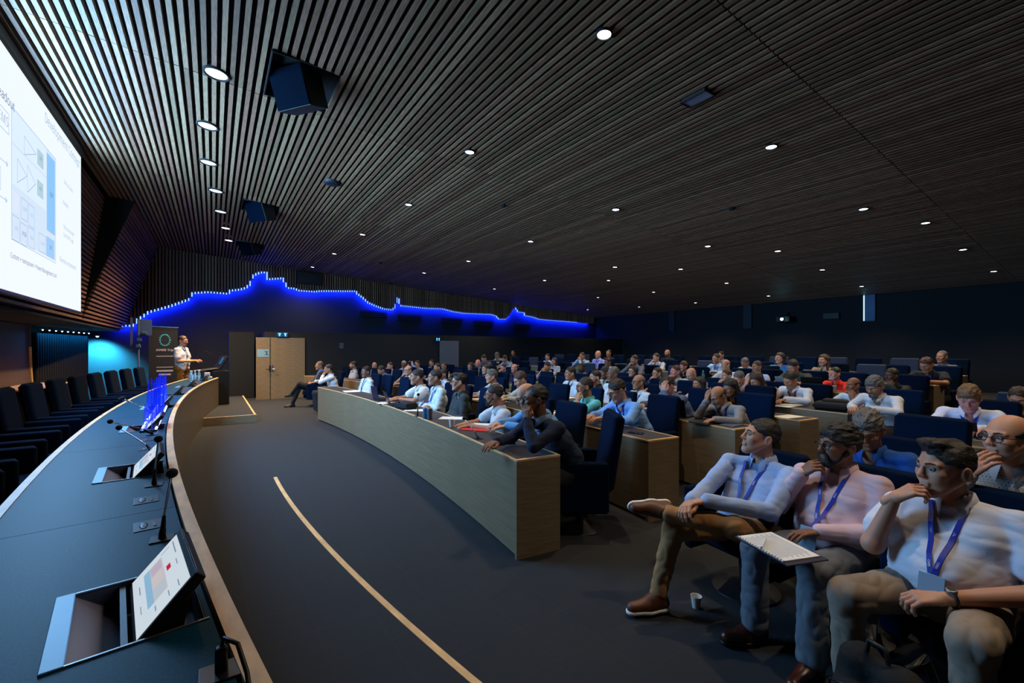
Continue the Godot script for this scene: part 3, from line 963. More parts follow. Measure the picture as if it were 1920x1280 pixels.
func build_screen() -> void:
	# picture from d 5.45 (left edge) to 9.98 (right edge), 2.253 to 4.80 m high
	var o := thing("projection_screen", "large lit projection screen with a pale blue diagram slide hanging over the head table", "screen", P(-1.81, 3.527, 7.715))
	var W := 4.53; var H := 2.547
	var cs := MB.new()
	cs.rbox(Vector3(-0.03, H / 2 + 0.085, 0), Vector3(0.12, 0.15, W + 0.12), 0.02)
	part("casing", cs, mat(Color(0.16, 0.17, 0.19), 0.6), o)
	var bb := MB.new(); bb.rbox(Vector3(0.0, -H / 2 - 0.02, 0), Vector3(0.03, 0.035, W + 0.02), 0.006)
	part("bottom_bar", bb, M.alu, o)
	for sg in [-1, 1]:
		var ed := MB.new()
		ed.box(Vector3(-0.004, 0, sg * (W / 2 + 0.01)), Vector3(0.01, H, 0.02))
		part("edge", ed, M.black, o)
	# slide, drawn in its own frame: u to the right as the listeners read it, v down
	var im := Image.create(1024, 576, false, Image.FORMAT_RGB8)
	im.fill(Color(0.95, 0.985, 1.0))
	var ln := Color(0.66, 0.77, 0.92)
	var rects := [[0.335, 0.21, 0.69, 0.77, Color(0.84, 0.91, 0.99)], [0.34, 0.215, 0.60, 0.36, Color(0.88, 0.95, 1.0)], [0.34, 0.37, 0.60, 0.535, Color(0.88, 0.95, 1.0)], [0.605, 0.23, 0.683, 0.628, Color(0.56, 0.79, 0.99)],
		[0.523, 0.264, 0.573, 0.337, Color(0.72, 0.83, 0.88)], [0.521, 0.415, 0.571, 0.488, Color(0.72, 0.83, 0.88)], [0.60, 0.662, 0.677, 0.76, Color(0.62, 0.81, 0.99)], [0.345, 0.565, 0.385, 0.655, Color(0.88, 0.92, 1.0)]]
	for r in rects:
		im.fill_rect(Rect2i(int(r[0] * 1024), int(r[1] * 576), int((r[2] - r[0]) * 1024), int((r[3] - r[1]) * 576)), r[4])
	var frames := [[0.335, 0.21, 0.69, 0.775], [0.339, 0.668, 0.388, 0.772], [0.395, 0.678, 0.441, 0.772], [0.449, 0.676, 0.499, 0.767], [0.399, 0.565, 0.445, 0.657], [0.453, 0.566, 0.499, 0.668], [0.534, 0.67, 0.59, 0.758], [0.60, 0.662, 0.677, 0.76],
		[0.19, 0.26, 0.319, 0.345], [0.523, 0.264, 0.573, 0.337], [0.521, 0.415, 0.571, 0.488], [0.17, 0.51, 0.27, 0.60], [0.605, 0.23, 0.683, 0.628]]
	for r in frames:
		var x0 := int(r[0] * 1024); var y0 := int(r[1] * 576); var x1 := int(r[2] * 1024); var y1 := int(r[3] * 576)
		im.fill_rect(Rect2i(x0, y0, x1 - x0, 2), ln); im.fill_rect(Rect2i(x0, y1, x1 - x0 + 2, 2), ln)
		im.fill_rect(Rect2i(x0, y0, 2, y1 - y0), ln); im.fill_rect(Rect2i(x1, y0, 2, y1 - y0), ln)
	for tr in [[0.422, 0.276, 0.422, 0.36, 0.512, 0.30], [0.374, 0.409, 0.441, 0.447, 0.374, 0.514], [0.445, 0.395, 0.507, 0.447, 0.445, 0.519], [0.24, 0.475, 0.313, 0.475, 0.24, 0.475], [0.24, 0.627, 0.309, 0.627, 0.24, 0.627], [0.305, 0.465, 0.313, 0.475, 0.305, 0.485], [0.30, 0.617, 0.309, 0.627, 0.30, 0.637], [0.26, 0.475, 0.26, 0.62, 0.26, 0.475]]:
		for e in 3:
			var p := Vector2(tr[e * 2] * 1024, tr[e * 2 + 1] * 576)
			var q := Vector2(tr[(e * 2 + 2) % 6] * 1024, tr[(e * 2 + 3) % 6] * 576)
			var stp := int(p.distance_to(q)) + 1
			for k in stp:
				var z := p.lerp(q, float(k) / stp)
				im.fill_rect(Rect2i(int(z.x), int(z.y), 2, 2), ln)
	var pic := StandardMaterial3D.new()
	pic.albedo_color = Color(0.1, 0.1, 0.1)
	pic.roughness = 0.9
	pic.emission_enabled = true
	pic.emission_texture = ImageTexture.create_from_image(im)
	pic.emission = Color.BLACK
	pic.emission_energy_multiplier = 0.90
	pic.texture_repeat = false
	var q := MB.new()
	q.quad(Vector3(0.004, -H / 2, W / 2), Vector3(0.004, -H / 2, -W / 2), Vector3(0.004, H / 2, -W / 2), Vector3(0.004, H / 2, W / 2), Vector3(1, 0, 0))
	part("screen_picture", q, pic, o)
	var bk := MB.new(); bk.box(Vector3(-0.006, 0, 0), Vector3(0.01, H, W))
	part("cloth", bk, M.black, o)
	var ink := glow(Color(0.42, 0.54, 0.76), 0.6)
	var pale := glow(Color(0.66, 0.78, 0.93), 0.75)
	var font := SystemFont.new(); font.font_names = PackedStringArray(["Droid Sans"])
	for t in [["Sensor readout", 0.245, 0.207, 44, ink], ["MEMS", 0.27, 0.303, 44, pale], ["Custom + nanopower + Power Management Unit", 0.51, 0.846, 24, ink], ["Development Concept", 0.777, 0.063, 56, pale],
		["24b accuracy", 0.83, 0.281, 26, pale], ["Flexible", 0.795, 0.405, 26, pale], ["Ultra low power", 0.835, 0.541, 26, pale], ["Low Drift / age", 0.83, 0.586, 26, pale], ["Thermal compensated", 0.825, 0.74, 28, pale],
		["ADC", 0.548, 0.30, 18, ink], ["ADC", 0.546, 0.45, 18, ink], ["DSP", 0.644, 0.43, 26, ink], ["LDO", 0.363, 0.72, 18, pale], ["POR", 0.418, 0.725, 22, ink], ["OSC", 0.474, 0.615, 18, pale], ["NVM", 0.422, 0.61, 18, pale], ["bias", 0.474, 0.72, 18, pale], ["Timer", 0.562, 0.715, 18, pale], ["SPI", 0.638, 0.71, 22, ink]]:
		var tm := TextMesh.new()
		tm.font = font
		tm.text = t[0]
		tm.font_size = t[3]
		tm.pixel_size = 0.0032
		tm.depth = 0.0
		var u: float = t[1]
		var vv: float = t[2]
		# listeners look along -x: slide right is +d
		part("lettering", tm, t[4], o, Transform3D(Basis(Vector3.UP, PI / 2), Vector3(0.009, H / 2 - vv * H, W / 2 - u * W)))
# ---------------------------------------------------------------- head table
func hp(off: float, d: float, y: float) -> Vector3:      # off: metres from the audience edge towards the wall
	var f := asin((d - HD) / HR)
	return P(HX - (HR + off) * cos(f), y, HD + (HR + off) * sin(f))

func hturn(d: float) -> float:
	return -asin((d - HD) / HR)

const UNITS := [1.645, 3.46, 5.29, 7.12, 8.95, 10.78, 12.61]

func build_head_table() -> void:
	var o := thing("head_table", "long curved wooden head table with dark top and pale wood rim", "table", P(0, 0, 0))
	var a0 := asin((0.2 - HD) / HR)
	var a1 := asin((13.66 - HD) / HR)
	var fp := MB.new(); arc_slab(fp, HX, HD, -1.0, HR, HR + 0.03, 0.0, 0.90, a0, a1, 60)
	part("front_panel", fp, M.wood, o)
	var rim := MB.new(); arc_slab(rim, HX, HD, -1.0, HR - 0.003, HR + 0.040, 0.885, 0.905, a0, a1, 60)
	part("inner_rim", rim, M.wood_edge, o)
	var orim := MB.new(); arc_slab(orim, HX, HD, -1.0, HR + 0.63, HR + 0.665, 0.855, 0.90, a0, a1, 60)
	part("outer_rim", orim, M.wood_edge, o)
	var gap := MB.new(); arc_slab(gap, HX, HD, -1.0, HR + 0.03, HR + 0.64, 0.845, 0.862, a0, a1, 60)
	var cuts := [0.2]
	for u in UNITS: cuts.append(u + 0.915)
	cuts[cuts.size() - 1] = 13.64
	for k in 7:      # each bay of the top, with a well for its monitor
		var b := MB.new()
		var u: float = UNITS[k]
		var lo: float = cuts[k] + 0.002
		var hi: float = cuts[k + 1] - 0.002
		for sg in [[lo, u - 0.2, 0.050, 0.63], [u - 0.2, u + 0.2, 0.050, 0.062], [u - 0.2, u + 0.2, 0.36, 0.63], [u + 0.2, hi, 0.050, 0.63]]:
			arc_slab(b, HX, HD, -1.0, HR + sg[2], HR + sg[3], 0.868, 0.895, asin((sg[0] - HD) / HR), asin((sg[1] - HD) / HR), 6)
		part("top", b, M.headtop, o)
	var ep := MB.new(); ep.box(hp(0.33, 13.645, 0.44), Vector3(0.66, 0.88, 0.03), Basis(Vector3.UP, hturn(13.64)))
	part("end_panel", ep, M.wood, o)
	for k in 6:
		var mid: float = cuts[k + 1]
		for s in [-0.2, 0.2]:
			var pn := Transform3D(Basis(Vector3.UP, hturn(mid + s)), hp(0.15, mid + s, 0.896))
			var pl := MB.new(); pl.rbox(Vector3.ZERO, Vector3(0.095, 0.004, 0.125), 0.0015)
			var po := part("socket_plate", pl, mat(Color(0.16, 0.17, 0.19), 0.35, 0.5), o, pn)
			var sl := MB.new(); sl.sphere(Vector3(-0.015, 0.002, 0.0), Vector3(0.014, 0.002, 0.045), 14, 4)
			part("finger_hole", sl, M.black, po)
			var bt := MB.new(); bt.box(Vector3(0.02, 0.003, 0.03), Vector3(0.009, 0.004, 0.01)); bt.box(Vector3(0.02, 0.003, 0.0), Vector3(0.007, 0.003, 0.05)); bt.box(Vector3(-0.014, 0.004, 0.014), Vector3(0.006, 0.002, 0.006))
			part("button", bt, M.chrome, po)

func build_monitors() -> void:
	var scr := Image.create(512, 320, false, Image.FORMAT_RGB8)
	scr.fill(Color(0.86, 0.91, 0.95))
	for r in [[60, 120, 330, 120, Color(0.80, 0.80, 0.83)], [60, 205, 330, 40, Color(0.58, 0.76, 0.88)], [70, 130, 90, 70, Color(0.78, 0.72, 0.78)], [170, 130, 100, 70, Color(0.84, 0.80, 0.80)], [285, 130, 95, 70, Color(0.76, 0.80, 0.84)], [205, 80, 50, 26, Color(0.80, 0.12, 0.25)],
		[40, 60, 6, 60, Color(0.5, 0.55, 0.62)], [420, 60, 60, 5, Color(0.45, 0.5, 0.6)], [420, 120, 50, 5, Color(0.5, 0.55, 0.65)], [120, 275, 80, 6, Color(0.5, 0.55, 0.65)], [300, 280, 70, 5, Color(0.55, 0.6, 0.7)], [30, 30, 140, 8, Color(0.55, 0.6, 0.68)], [230, 40, 60, 5, Color(0.5, 0.55, 0.65)], [420, 200, 46, 8, Color(0.6, 0.65, 0.85)]]:
		scr.fill_rect(Rect2i(r[0], r[1], r[2], r[3]), r[4])
	var pic := StandardMaterial3D.new()
	pic.albedo_color = Color(0.05, 0.05, 0.05)
	pic.roughness = 0.25
	pic.emission_enabled = true
	pic.emission_texture = ImageTexture.create_from_image(scr)
	pic.emission = Color.BLACK
	pic.emission_energy_multiplier = 0.75
	pic.texture_repeat = false
	var labels := ["flip-up desk monitor showing the slide, at the open end of the head table", "second flip-up desk monitor of the head table, beside the paired microphones", "flip-up desk monitor beside the blue light sculpture", "flip-up desk monitor on the head table just past the blue light sculpture", "flip-up monitor on the head table between light sculpture and water bottles", "flip-up monitor on the head table before the water bottles", "flip-up monitor at the lectern end of the head table"]
	for k in 7:
		var d: float = UNITS[k]
		var o := thing("flip_monitor", labels[k], "monitor", hp(0.0, d, 0.896), hturn(d), "flip-up desk monitors")
		var fr := MB.new()      # raised metal frame round the well
		fr.rbox(Vector3(-0.352, 0.002, 0), Vector3(0.042, 0.006, 0.41), 0.002)
		part("lid_lip", fr, mat(Color(0.36, 0.62, 0.82), 0.45, 0.0), o)
		for sg in [-1, 1]:
			var f2 := MB.new()
			f2.rbox(Vector3(-0.205, 0.001, sg * 0.201), Vector3(0.30, 0.005, 0.008), 0.0015)
			part("frame", f2, M.alu, o)
		var wl := MB.new()      # sloping floor and walls of the well
		var grey := mat(Color(0.36, 0.34, 0.38), 0.6)
		wl.quad(Vector3(-0.335, -0.004, -0.198), Vector3(-0.335, -0.004, 0.198), Vector3(-0.235, -0.085, 0.198), Vector3(-0.235, -0.085, -0.198), Vector3(0.63, 0.78, 0))
		wl.box(Vector3(-0.27, -0.10, 0), Vector3(0.2, 0.008, 0.4))
		part("well_floor", wl, grey, o)
		var ww := MB.new()
		for sg in [-1, 1]: ww.box(Vector3(-0.215, -0.055, sg * 0.201), Vector3(0.32, 0.1, 0.005))
		ww.box(Vector3(-0.228, -0.055, 0), Vector3(0.014, 0.09, 0.398))
		ww.box(Vector3(-0.062, -0.055, 0), Vector3(0.006, 0.1, 0.4))
		ww.box(Vector3(-0.215, -0.105, 0), Vector3(0.32, 0.006, 0.4))
		part("well_wall", ww, mat(Color(0.12, 0.13, 0.19), 0.5), o)
		# the panel, tilted back towards the listeners
		var tilt := Basis(Vector3(0, 0, 1), -deg_to_rad(42.0))
		var t := Transform3D(tilt, Vector3(-0.215, -0.012, 0))
		var pb := MB.new(); pb.rbox(Vector3(0.018, 0.097, 0), Vector3(0.03, 0.195, 0.385), 0.003)
		part("housing", pb, M.black, o, t)
		var pq := MB.new()
		pq.quad(Vector3(0.0022, 0.012, 0.182), Vector3(0.0022, 0.012, -0.182), Vector3(0.0022, 0.176, -0.182), Vector3(0.0022, 0.176, 0.182), Vector3(-1, 0, 0))
		for q in pq.u.size(): pq.u[q].x = 1.0 - pq.u[q].x
		part("screen", pq, pic, o, t)
		var ed := MB.new(); ed.box(Vector3(0.003, 0.1955, 0), Vector3(0.003, 0.003, 0.38))
		part("bright_edge", ed, M.chrome, o, t)
		var st := MB.new(); st.prism([Vector2(0.03, 0.0), Vector2(0.032, 0.15), Vector2(0.075, 0.075)], Vector3(0, 0, 0.36), Vector3(1, 0, 0), Vector3(0, 1, 0), Vector3(0, 0, -0.18))
		part("back_bracket", st, M.black, o, t)
		var l := AreaLight3D.new(); l.name = "monitor_light"; l.area_size = Vector2(0.36, 0.19); l.light_color = Color(0.84, 0.91, 1.0); l.light_energy = 0.05; l.shadow_enabled = true; l.area_range = 20.0
		l.transform = t * Transform3D(Basis(Vector3.UP, PI / 2), Vector3(-0.012, 0.11, 0))
		o.add_child(l)

func mic(called: String, label: String, base: Vector3, lean: Vector3, h: float, group: String, plate := true) -> void:
	var o := thing(called, label, "microphone", base, 0.0, group)
	if plate:
		var pb := MB.new(); pb.rbox(Vector3(0, 0.002, 0), Vector3(0.075, 0.005, 0.075), 0.002)
		part("base_plate", pb, mat(Color(0.10, 0.11, 0.13), 0.35, 0.4), o)
	var sk := MB.new()
	var q := lean * 0.2 + Vector3(0, h * 0.36, 0)
	sk.tube([Vector3(0, 0.0, 0), Vector3(0, 0.02, 0), lean * 0.08 + Vector3(0, h * 0.16, 0)], 0.013, 0.010, 8)
	sk.tube([lean * 0.08 + Vector3(0, h * 0.16, 0), q], 0.009, 0.006, 8)
	part("socket", sk, M.black, o)
	var nb := MB.new(); nb.tube([q, lean * 0.55 + Vector3(0, h * 0.66, 0), lean * 0.95 + Vector3(0, h * 0.95, 0)], 0.0042, 0.0042, 8)
	part("gooseneck", nb, M.chrome, o)
	var hb := MB.new(); hb.sphere(lean + Vector3(0, h, 0), Vector3(0.020, 0.019, 0.020), 12, 8)
	part("windscreen", hb, M.matt, o)

func build_mics() -> void:
	mic("table_microphone", "gooseneck microphone leaning over the pale rim beside the open-end monitor", hp(0.115, 2.155, 0.896), Vector3(0.03, 0, 0.01), 0.25, "head table microphones")
	mic("table_microphone", "upright gooseneck microphone in front of the second flip-up monitor", hp(0.115, 3.03, 0.896), Vector3(0.02, 0, 0.03), 0.25, "head table microphones")
	mic("table_microphone", "gooseneck microphone bent low over the head table behind the second monitor", hp(0.115, 3.95, 0.896), Vector3(-0.22, 0, -0.3), 0.16, "head table microphones")
	mic("table_microphone", "low gooseneck microphone beside the foot of the blue light sculpture", hp(0.14, 4.83, 0.896), Vector3(-0.25, 0, 0.1), 0.15, "head table microphones")
	mic("table_microphone", "gooseneck microphone behind the blue light sculpture, bent to the chairs", hp(0.2, 6.2, 0.896), Vector3(-0.26, 0, -0.12), 0.2, "head table microphones")
	mic("table_microphone", "bent gooseneck microphone pair-mate behind the blue light sculpture", hp(0.2, 6.6, 0.896), Vector3(-0.3, 0, 0.05), 0.17, "head table microphones")
	mic("table_microphone", "gooseneck microphone on the head table before the water bottles", hp(0.12, 11.3, 0.896), Vector3(-0.2, 0, 0.1), 0.2, "head table microphones")
	mic("table_microphone", "gooseneck microphone at the lectern end of the head table", hp(0.12, 12.1, 0.896), Vector3(-0.15, 0, -0.1), 0.2, "head table microphones")

func build_light_sculpture() -> void:
	var o := thing("light_sculpture", "skyline of glowing blue acrylic rods standing along the head table rim", "sculpture", hp(0.1, 6.2, 0.897), hturn(6.2))
	var rng := RandomNumberGenerator.new(); rng.seed = 77
	var bl := glow(Color(0.02, 0.12, 0.85), 0.55)
	bl.transparency = BaseMaterial3D.TRANSPARENCY_ALPHA
	bl.albedo_color = Color(0.05, 0.2, 0.9, 0.45)
	bl.roughness = 0.3
	for k in 46:
		var z := lerpf(1.12, -1.2, k / 45.0)
		var row := k % 2
		var hgt := 0.36 + 0.06 * sin(k * 0.9) + rng.randf_range(-0.03, 0.03)
		if k < 4: hgt *= 0.55
		var rb := MB.new(); rb.tube([Vector3(-0.03 - 0.055 * row + rng.randf_range(-0.01, 0.01), 0.005, z), Vector3(-0.03 - 0.055 * row, hgt, z)], 0.0055, 0.0045, 6)
		part("rod", rb, bl, o)
	var tr := MB.new(); tr.rbox(Vector3(-0.055, 0.008, 0), Vector3(0.12, 0.016, 2.4), 0.004)
	part("tray", tr, mat(Color(0.05, 0.10, 0.30), 0.3), o)
	var w1 := MB.new(); w1.tube([Vector3(0.0, 0.022, 1.18), Vector3(0.0, 0.022, 0.2), Vector3(-0.01, 0.024, -1.1)], 0.010, 0.008, 6)
	var bright := glow(Color(0.62, 0.72, 1.0), 6.0)
	part("light_tube", w1, bright, o)
	for k in 9:
		var cb := MB.new()
		var zz := 1.1 - 0.22 * k
		cb.tube([Vector3(-0.10, 0.025 + 0.012 * (k % 3), zz), Vector3(-0.10, 0.03, zz - 0.16)], 0.007, 0.007, 6)
		part("light_tube", cb, bright, o)
	var l := OmniLight3D.new(); l.name = "sculpture_light"; l.position = Vector3(-0.05, 0.15, 0.2); l.light_color = Color(0.05, 0.2, 1.0); l.light_energy = 0.03; l.light_size = 0.2; l.omni_range = 20; l.shadow_enabled = true
	o.add_child(l)

func build_stage_things() -> void:
	# water bottles
	var bot := thing("water_bottle", "clear water bottle with pale blue label on the head table", "bottle", hp(0.40, 12.72, 0.896), 0.0, "water bottles on the head table")
	bot.set_meta("base_name", "water_bottle")
	var pet := mat(Color(0.75, 0.88, 0.95, 0.25), 0.1); pet.transparency = BaseMaterial3D.TRANSPARENCY_ALPHA
	var bb := MB.new(); bb.lathe([Vector2(0.001, 0.0), Vector2(0.03, 0.0), Vector2(0.032, 0.02), Vector2(0.031, 0.14), Vector2(0.026, 0.17), Vector2(0.013, 0.2), Vector2(0.012, 0.22)], Vector3.ZERO, 14)
	part("body", bb, pet, bot)
	var lb := MB.new(); lb.lathe([Vector2(0.0325, 0.06), Vector2(0.0325, 0.125)], Vector3.ZERO, 14)
	part("label", lb, mat(Color(0.45, 0.70, 0.85), 0.5), bot)
	var cb := MB.new(); cb.lathe([Vector2(0.0145, 0.213), Vector2(0.0145, 0.235), Vector2(0.001, 0.236)], Vector3.ZERO, 12)
	part("cap", cb, M.white, bot)
	copy_of(bot, hp(0.36, 12.86, 0.896), 0.3); copy_of(bot, hp(0.30, 12.98, 0.896), 0.8); copy_of(bot, hp(0.46, 12.92, 0.896), 0.8)
	# lectern with monitor and keyboard shelf
	var le := thing("lectern", "black lectern with a tilted screen beside the standing speaker", "lectern", P(0.02, 0.17, 14.2), 0.25)
	var cl := MB.new(); cl.rbox(Vector3(0.08, 0.45, 0), Vector3(0.4, 0.9, 0.55), 0.02)
	part("column", cl, M.matt, le)
	var sh := MB.new(); sh.rbox(Vector3(-0.18, 0.93, 0), Vector3(0.6, 0.03, 0.5), 0.01, Basis(Vector3(0, 0, 1), 0.12))
	part("shelf", sh, M.black, le)
	var tp := MB.new(); tp.rbox(Vector3(0.16, 1.12, 0), Vector3(0.05, 0.36, 0.55), 0.01, Basis(Vector3(0, 0, 1), -0.5))
	part("screen_back", tp, M.black, le)
	var tq := MB.new(); tq.rbox(Vector3(0.135, 1.16, 0.12), Vector3(0.006, 0.20, 0.14), 0.002, Basis(Vector3(0, 0, 1), -0.5))
	part("lit_screen", tq, glow(Color(0.04, 0.40, 0.62), 0.9), le)
	var mk := MB.new(); mk.tube([Vector3(0.1, 0.95, 0.1), Vector3(0.0, 1.3, 0.1), Vector3(-0.22, 1.42, 0.1)], 0.006)
	part("microphone_arm", mk, M.black, le)
	var pd := MB.new(); pd.rbox(Vector3(-0.4, 0.925, 0.12), Vector3(0.12, 0.02, 0.18), 0.006, Basis(Vector3(0, 0, 1), 0.12))
	part("keypad", pd, mat(Color(0.4, 0.42, 0.44), 0.4), le)
	var cp := MB.new(); cp.rbox(Vector3(0, 0.08, 0), Vector3(0.13, 0.16, 0.05), 0.01); cp.sphere(Vector3(0.08, 0.03, 0.02), Vector3(0.03, 0.03, 0.03), 8, 6)
	tag(part("napkin_holder", cp, mat(Color(0.75, 0.76, 0.78), 0.7), null, Transform3D(Basis(Vector3.UP, 0.6), hp(0.2, 13.4, 0.896))), "white paper stand at the lectern corner of the head table", "stand")
	# roll-up banner with a ring of dots and three lines of print
	var ba := thing("rollup_banner", "dark blue roll-up banner with dotted ring logo behind the speaker", "banner", P(-1.13, 0.17, 15.3), 0.1)
	var bm := MB.new(); bm.box(Vector3(0, 1.06, 0), Vector3(0.62, 2.04, 0.006))
	part("sheet", bm, mat(Color(0.02, 0.03, 0.10), 0.7), ba)
	var bf := MB.new(); bf.rbox(Vector3(0, 0.03, 0), Vector3(0.66, 0.06, 0.16), 0.015)
	part("foot", bf, mat(Color(0.25, 0.45, 0.6), 0.4, 0.6), ba)
	var bt := MB.new(); bt.tube([Vector3(-0.33, 2.09, 0), Vector3(0.33, 2.07, 0)], 0.012)
	part("top_rail", bt, mat(Color(0.25, 0.45, 0.6), 0.4, 0.6), ba)
	var ring := MB.new()
	for k in 16:
		var an := TAU * k / 16.0
		ring.sphere(Vector3(0.03 + cos(an) * 0.11, 1.72 + sin(an) * 0.15, 0.005), Vector3(0.022, 0.022, 0.003), 8, 4)
	part("ring_logo", ring, mat(Color(0.15, 0.55, 0.65), 0.6), ba)
	var font := SystemFont.new(); font.font_names = PackedStringArray(["Droid Sans"])
	for t in [["ASNIB Trip", 1.45, 26, 0.92], ["———▬", 1.28, 14, 0.6], ["— —— — —", 0.98, 12, 0.3], ["▬▬▬▬▬▬", 0.88, 14, 0.8], ["▬▬▬▬", 0.78, 14, 0.8]]:
		var y: float = t[1]
		if str(t[0]).begins_with("A"):
			var tm := TextMesh.new(); tm.font = font; tm.text = t[0]; tm.font_size = t[2]; tm.pixel_size = 0.0030; tm.depth = 0.004
			part("lettering", tm, mat(Color(0.8, 0.8, 0.85), 0.7), ba, Transform3D(Basis(), Vector3(0.03, y, 0.006)))
		else:
			var lbx := MB.new(); lbx.box(Vector3(0.03, y, 0.004), Vector3(0.36 if y > 0.8 else 0.26, 0.045 if y < 0.9 else 0.02, 0.003))
			part("print_line", lbx, mat(Color(0.62, 0.62, 0.68), 0.7), ba)
	# lighting stand lit blue from above
	var ls := thing("lighting_stand", "tall slim stand with small blue-lit lamps beside the banner", "stand", P(-1.62, 0.17, 15.0))
	var pb := MB.new(); pb.tube([Vector3(0, 0.0, 0), Vector3(0, 2.25, 0)], 0.02, 0.02, 8)
	part("pole", pb, mat(Color(0.3, 0.4, 0.55), 0.5), ls)
	var bp := MB.new(); bp.lathe([Vector2(0.2, 0.0), Vector2(0.2, 0.015), Vector2(0.02, 0.03)], Vector3.ZERO, 16)
	part("foot", bp, M.matt, ls)
	var pp := MB.new(); pp.box(Vector3(-0.14, 1.85, 0), Vector3(0.05, 0.9, 0.02)); pp.box(Vector3(0.12, 2.05, 0), Vector3(0.3, 0.42, 0.015))
	part("plate", pp, mat(Color(0.22, 0.30, 0.5), 0.6), ls)
	for q in [[0.02, 1.72], [0.0, 1.55], [0.12, 1.9]]:
		var sb := MB.new(); sb.rbox(Vector3(q[0], q[1], 0.05), Vector3(0.1, 0.08, 0.1), 0.012)
		part("lamp_head", sb, mat(Color(0.2, 0.3, 0.4), 0.5), ls)
	# cyan-lit end wall of the recess: a wash light low under the soffit
	var wa := thing("wall_washer", "small wash light under the soffit making the recess wall cyan", "light", P(-2.85, 2.08, 17.65))
	var wb := MB.new(); wb.rbox(Vector3.ZERO, Vector3(0.12, 0.1, 0.14), 0.02); part("housing", wb, M.black, wa)
	var wg := MB.new(); wg.sphere(Vector3(0.0, -0.05, -0.05), Vector3(0.035, 0.03, 0.035), 10, 6); part("lamp_lens", wg, glow(Color(0.75, 0.97, 1.0), 8.0), wa)
	var wl := SpotLight3D.new(); wl.name = "wash_beam"; wl.position = Vector3(0, -0.12, -0.12); wl.rotation = Vector3(-1.05, 0.25, 0); wl.light_color = Color(0.22, 0.80, 1.0); wl.light_energy = E_WASH; wl.spot_angle = 60.0; wl.spot_angle_attenuation = 0.8; wl.light_size = 0.06; wl.spot_range = 20; wl.shadow_enabled = true
	wa.add_child(wl)
	# plug and cable at the open end of the head table
	var pc := thing("cable_plug", "black plug with cable in the socket at the open end of the head table", "cable", hp(0.07, 1.19, 0.896))
	var pg := MB.new(); pg.rbox(Vector3(0, 0.03, 0), Vector3(0.025, 0.06, 0.022), 0.006); part("plug", pg, M.black, pc)
	var pk := MB.new(); pk.tube([Vector3(0, 0.055, 0), Vector3(0.005, 0.075, 0.0), Vector3(0.03, 0.07, 0.03), Vector3(0.045, 0.03, 0.08), Vector3(0.05, 0.004, 0.16)], 0.005); part("cord", pk, M.black, pc)
	var sp := MB.new(); sp.rbox(Vector3(0.0, 0.002, 0.0), Vector3(0.085, 0.005, 0.07), 0.0015); part("socket_box", sp, mat(Color(0.10, 0.11, 0.14), 0.35), pc)

# ---------------------------------------------------------------- chairs
func make_chair(called: String, label: String, m: Material, at: Vector3, turn: float, group: String) -> Node3D:
	var o := thing(called, label, "chair", at, turn, group)
	o.set_meta("base_name", called)
	var s := MB.new(); s.rbox(Vector3(0, 0.385, -0.02), Vector3(0.47, 0.13, 0.50), 0.03)
	part("seat", s, m, o)
	var b := MB.new()
	var tilt := Basis(Vector3(1, 0, 0), deg_to_rad(9.0))
	b.rbox(Vector3(0, 0.72, 0.285), Vector3(0.50, 0.68, 0.10), 0.035, tilt)
	part("backrest", b, m, o)
	for sg in [-1, 1]:
		var a := MB.new(); a.rbox(Vector3(sg * 0.272, 0.44, 0.0), Vector3(0.075, 0.44, 0.46), 0.022)
		part("armrest", a, m, o)
	var c := MB.new(); c.tube([Vector3(0, 0.06, 0.02), Vector3(0, 0.34, 0.0)], 0.035, 0.04, 10)
	part("column", c, M.matt, o)
	var f := MB.new(); f.lathe([Vector2(0.21, 0.0), Vector2(0.21, 0.012), Vector2(0.12, 0.03), Vector2(0.03, 0.06)], Vector3(0, 0, 0.02), 18)
	part("foot_plate", f, mat(Color(0.16, 0.16, 0.17), 0.45, 0.4), o)
	return o

var chair0: Node3D
var slate0: Node3D
var navy_k := 0

func place_chair(x: float, y: float, d: float, turn: float, label: String, group: String, slate := false) -> void:
	var src := slate0 if slate else chair0
	var o := copy_of(src, P(x, y, d), turn, label, group)
	if d < 1.9 and x > 2.0 and x < 4.0:      # lower backs in the side block
		for c in o.get_children():
			if c.name.begins_with("back"):
				c.scale.y = 0.84 if x < 3.5 else 0.9
				c.position.y = 0.03
	if not slate:
		navy_k += 1
		var m: Material = M.navy[navy_k % 3]
		for c in o.get_children():
			if c.name.begins_with("seat") or c.name.begins_with("back") or c.name.begins_with("arm"): c.material_override = m

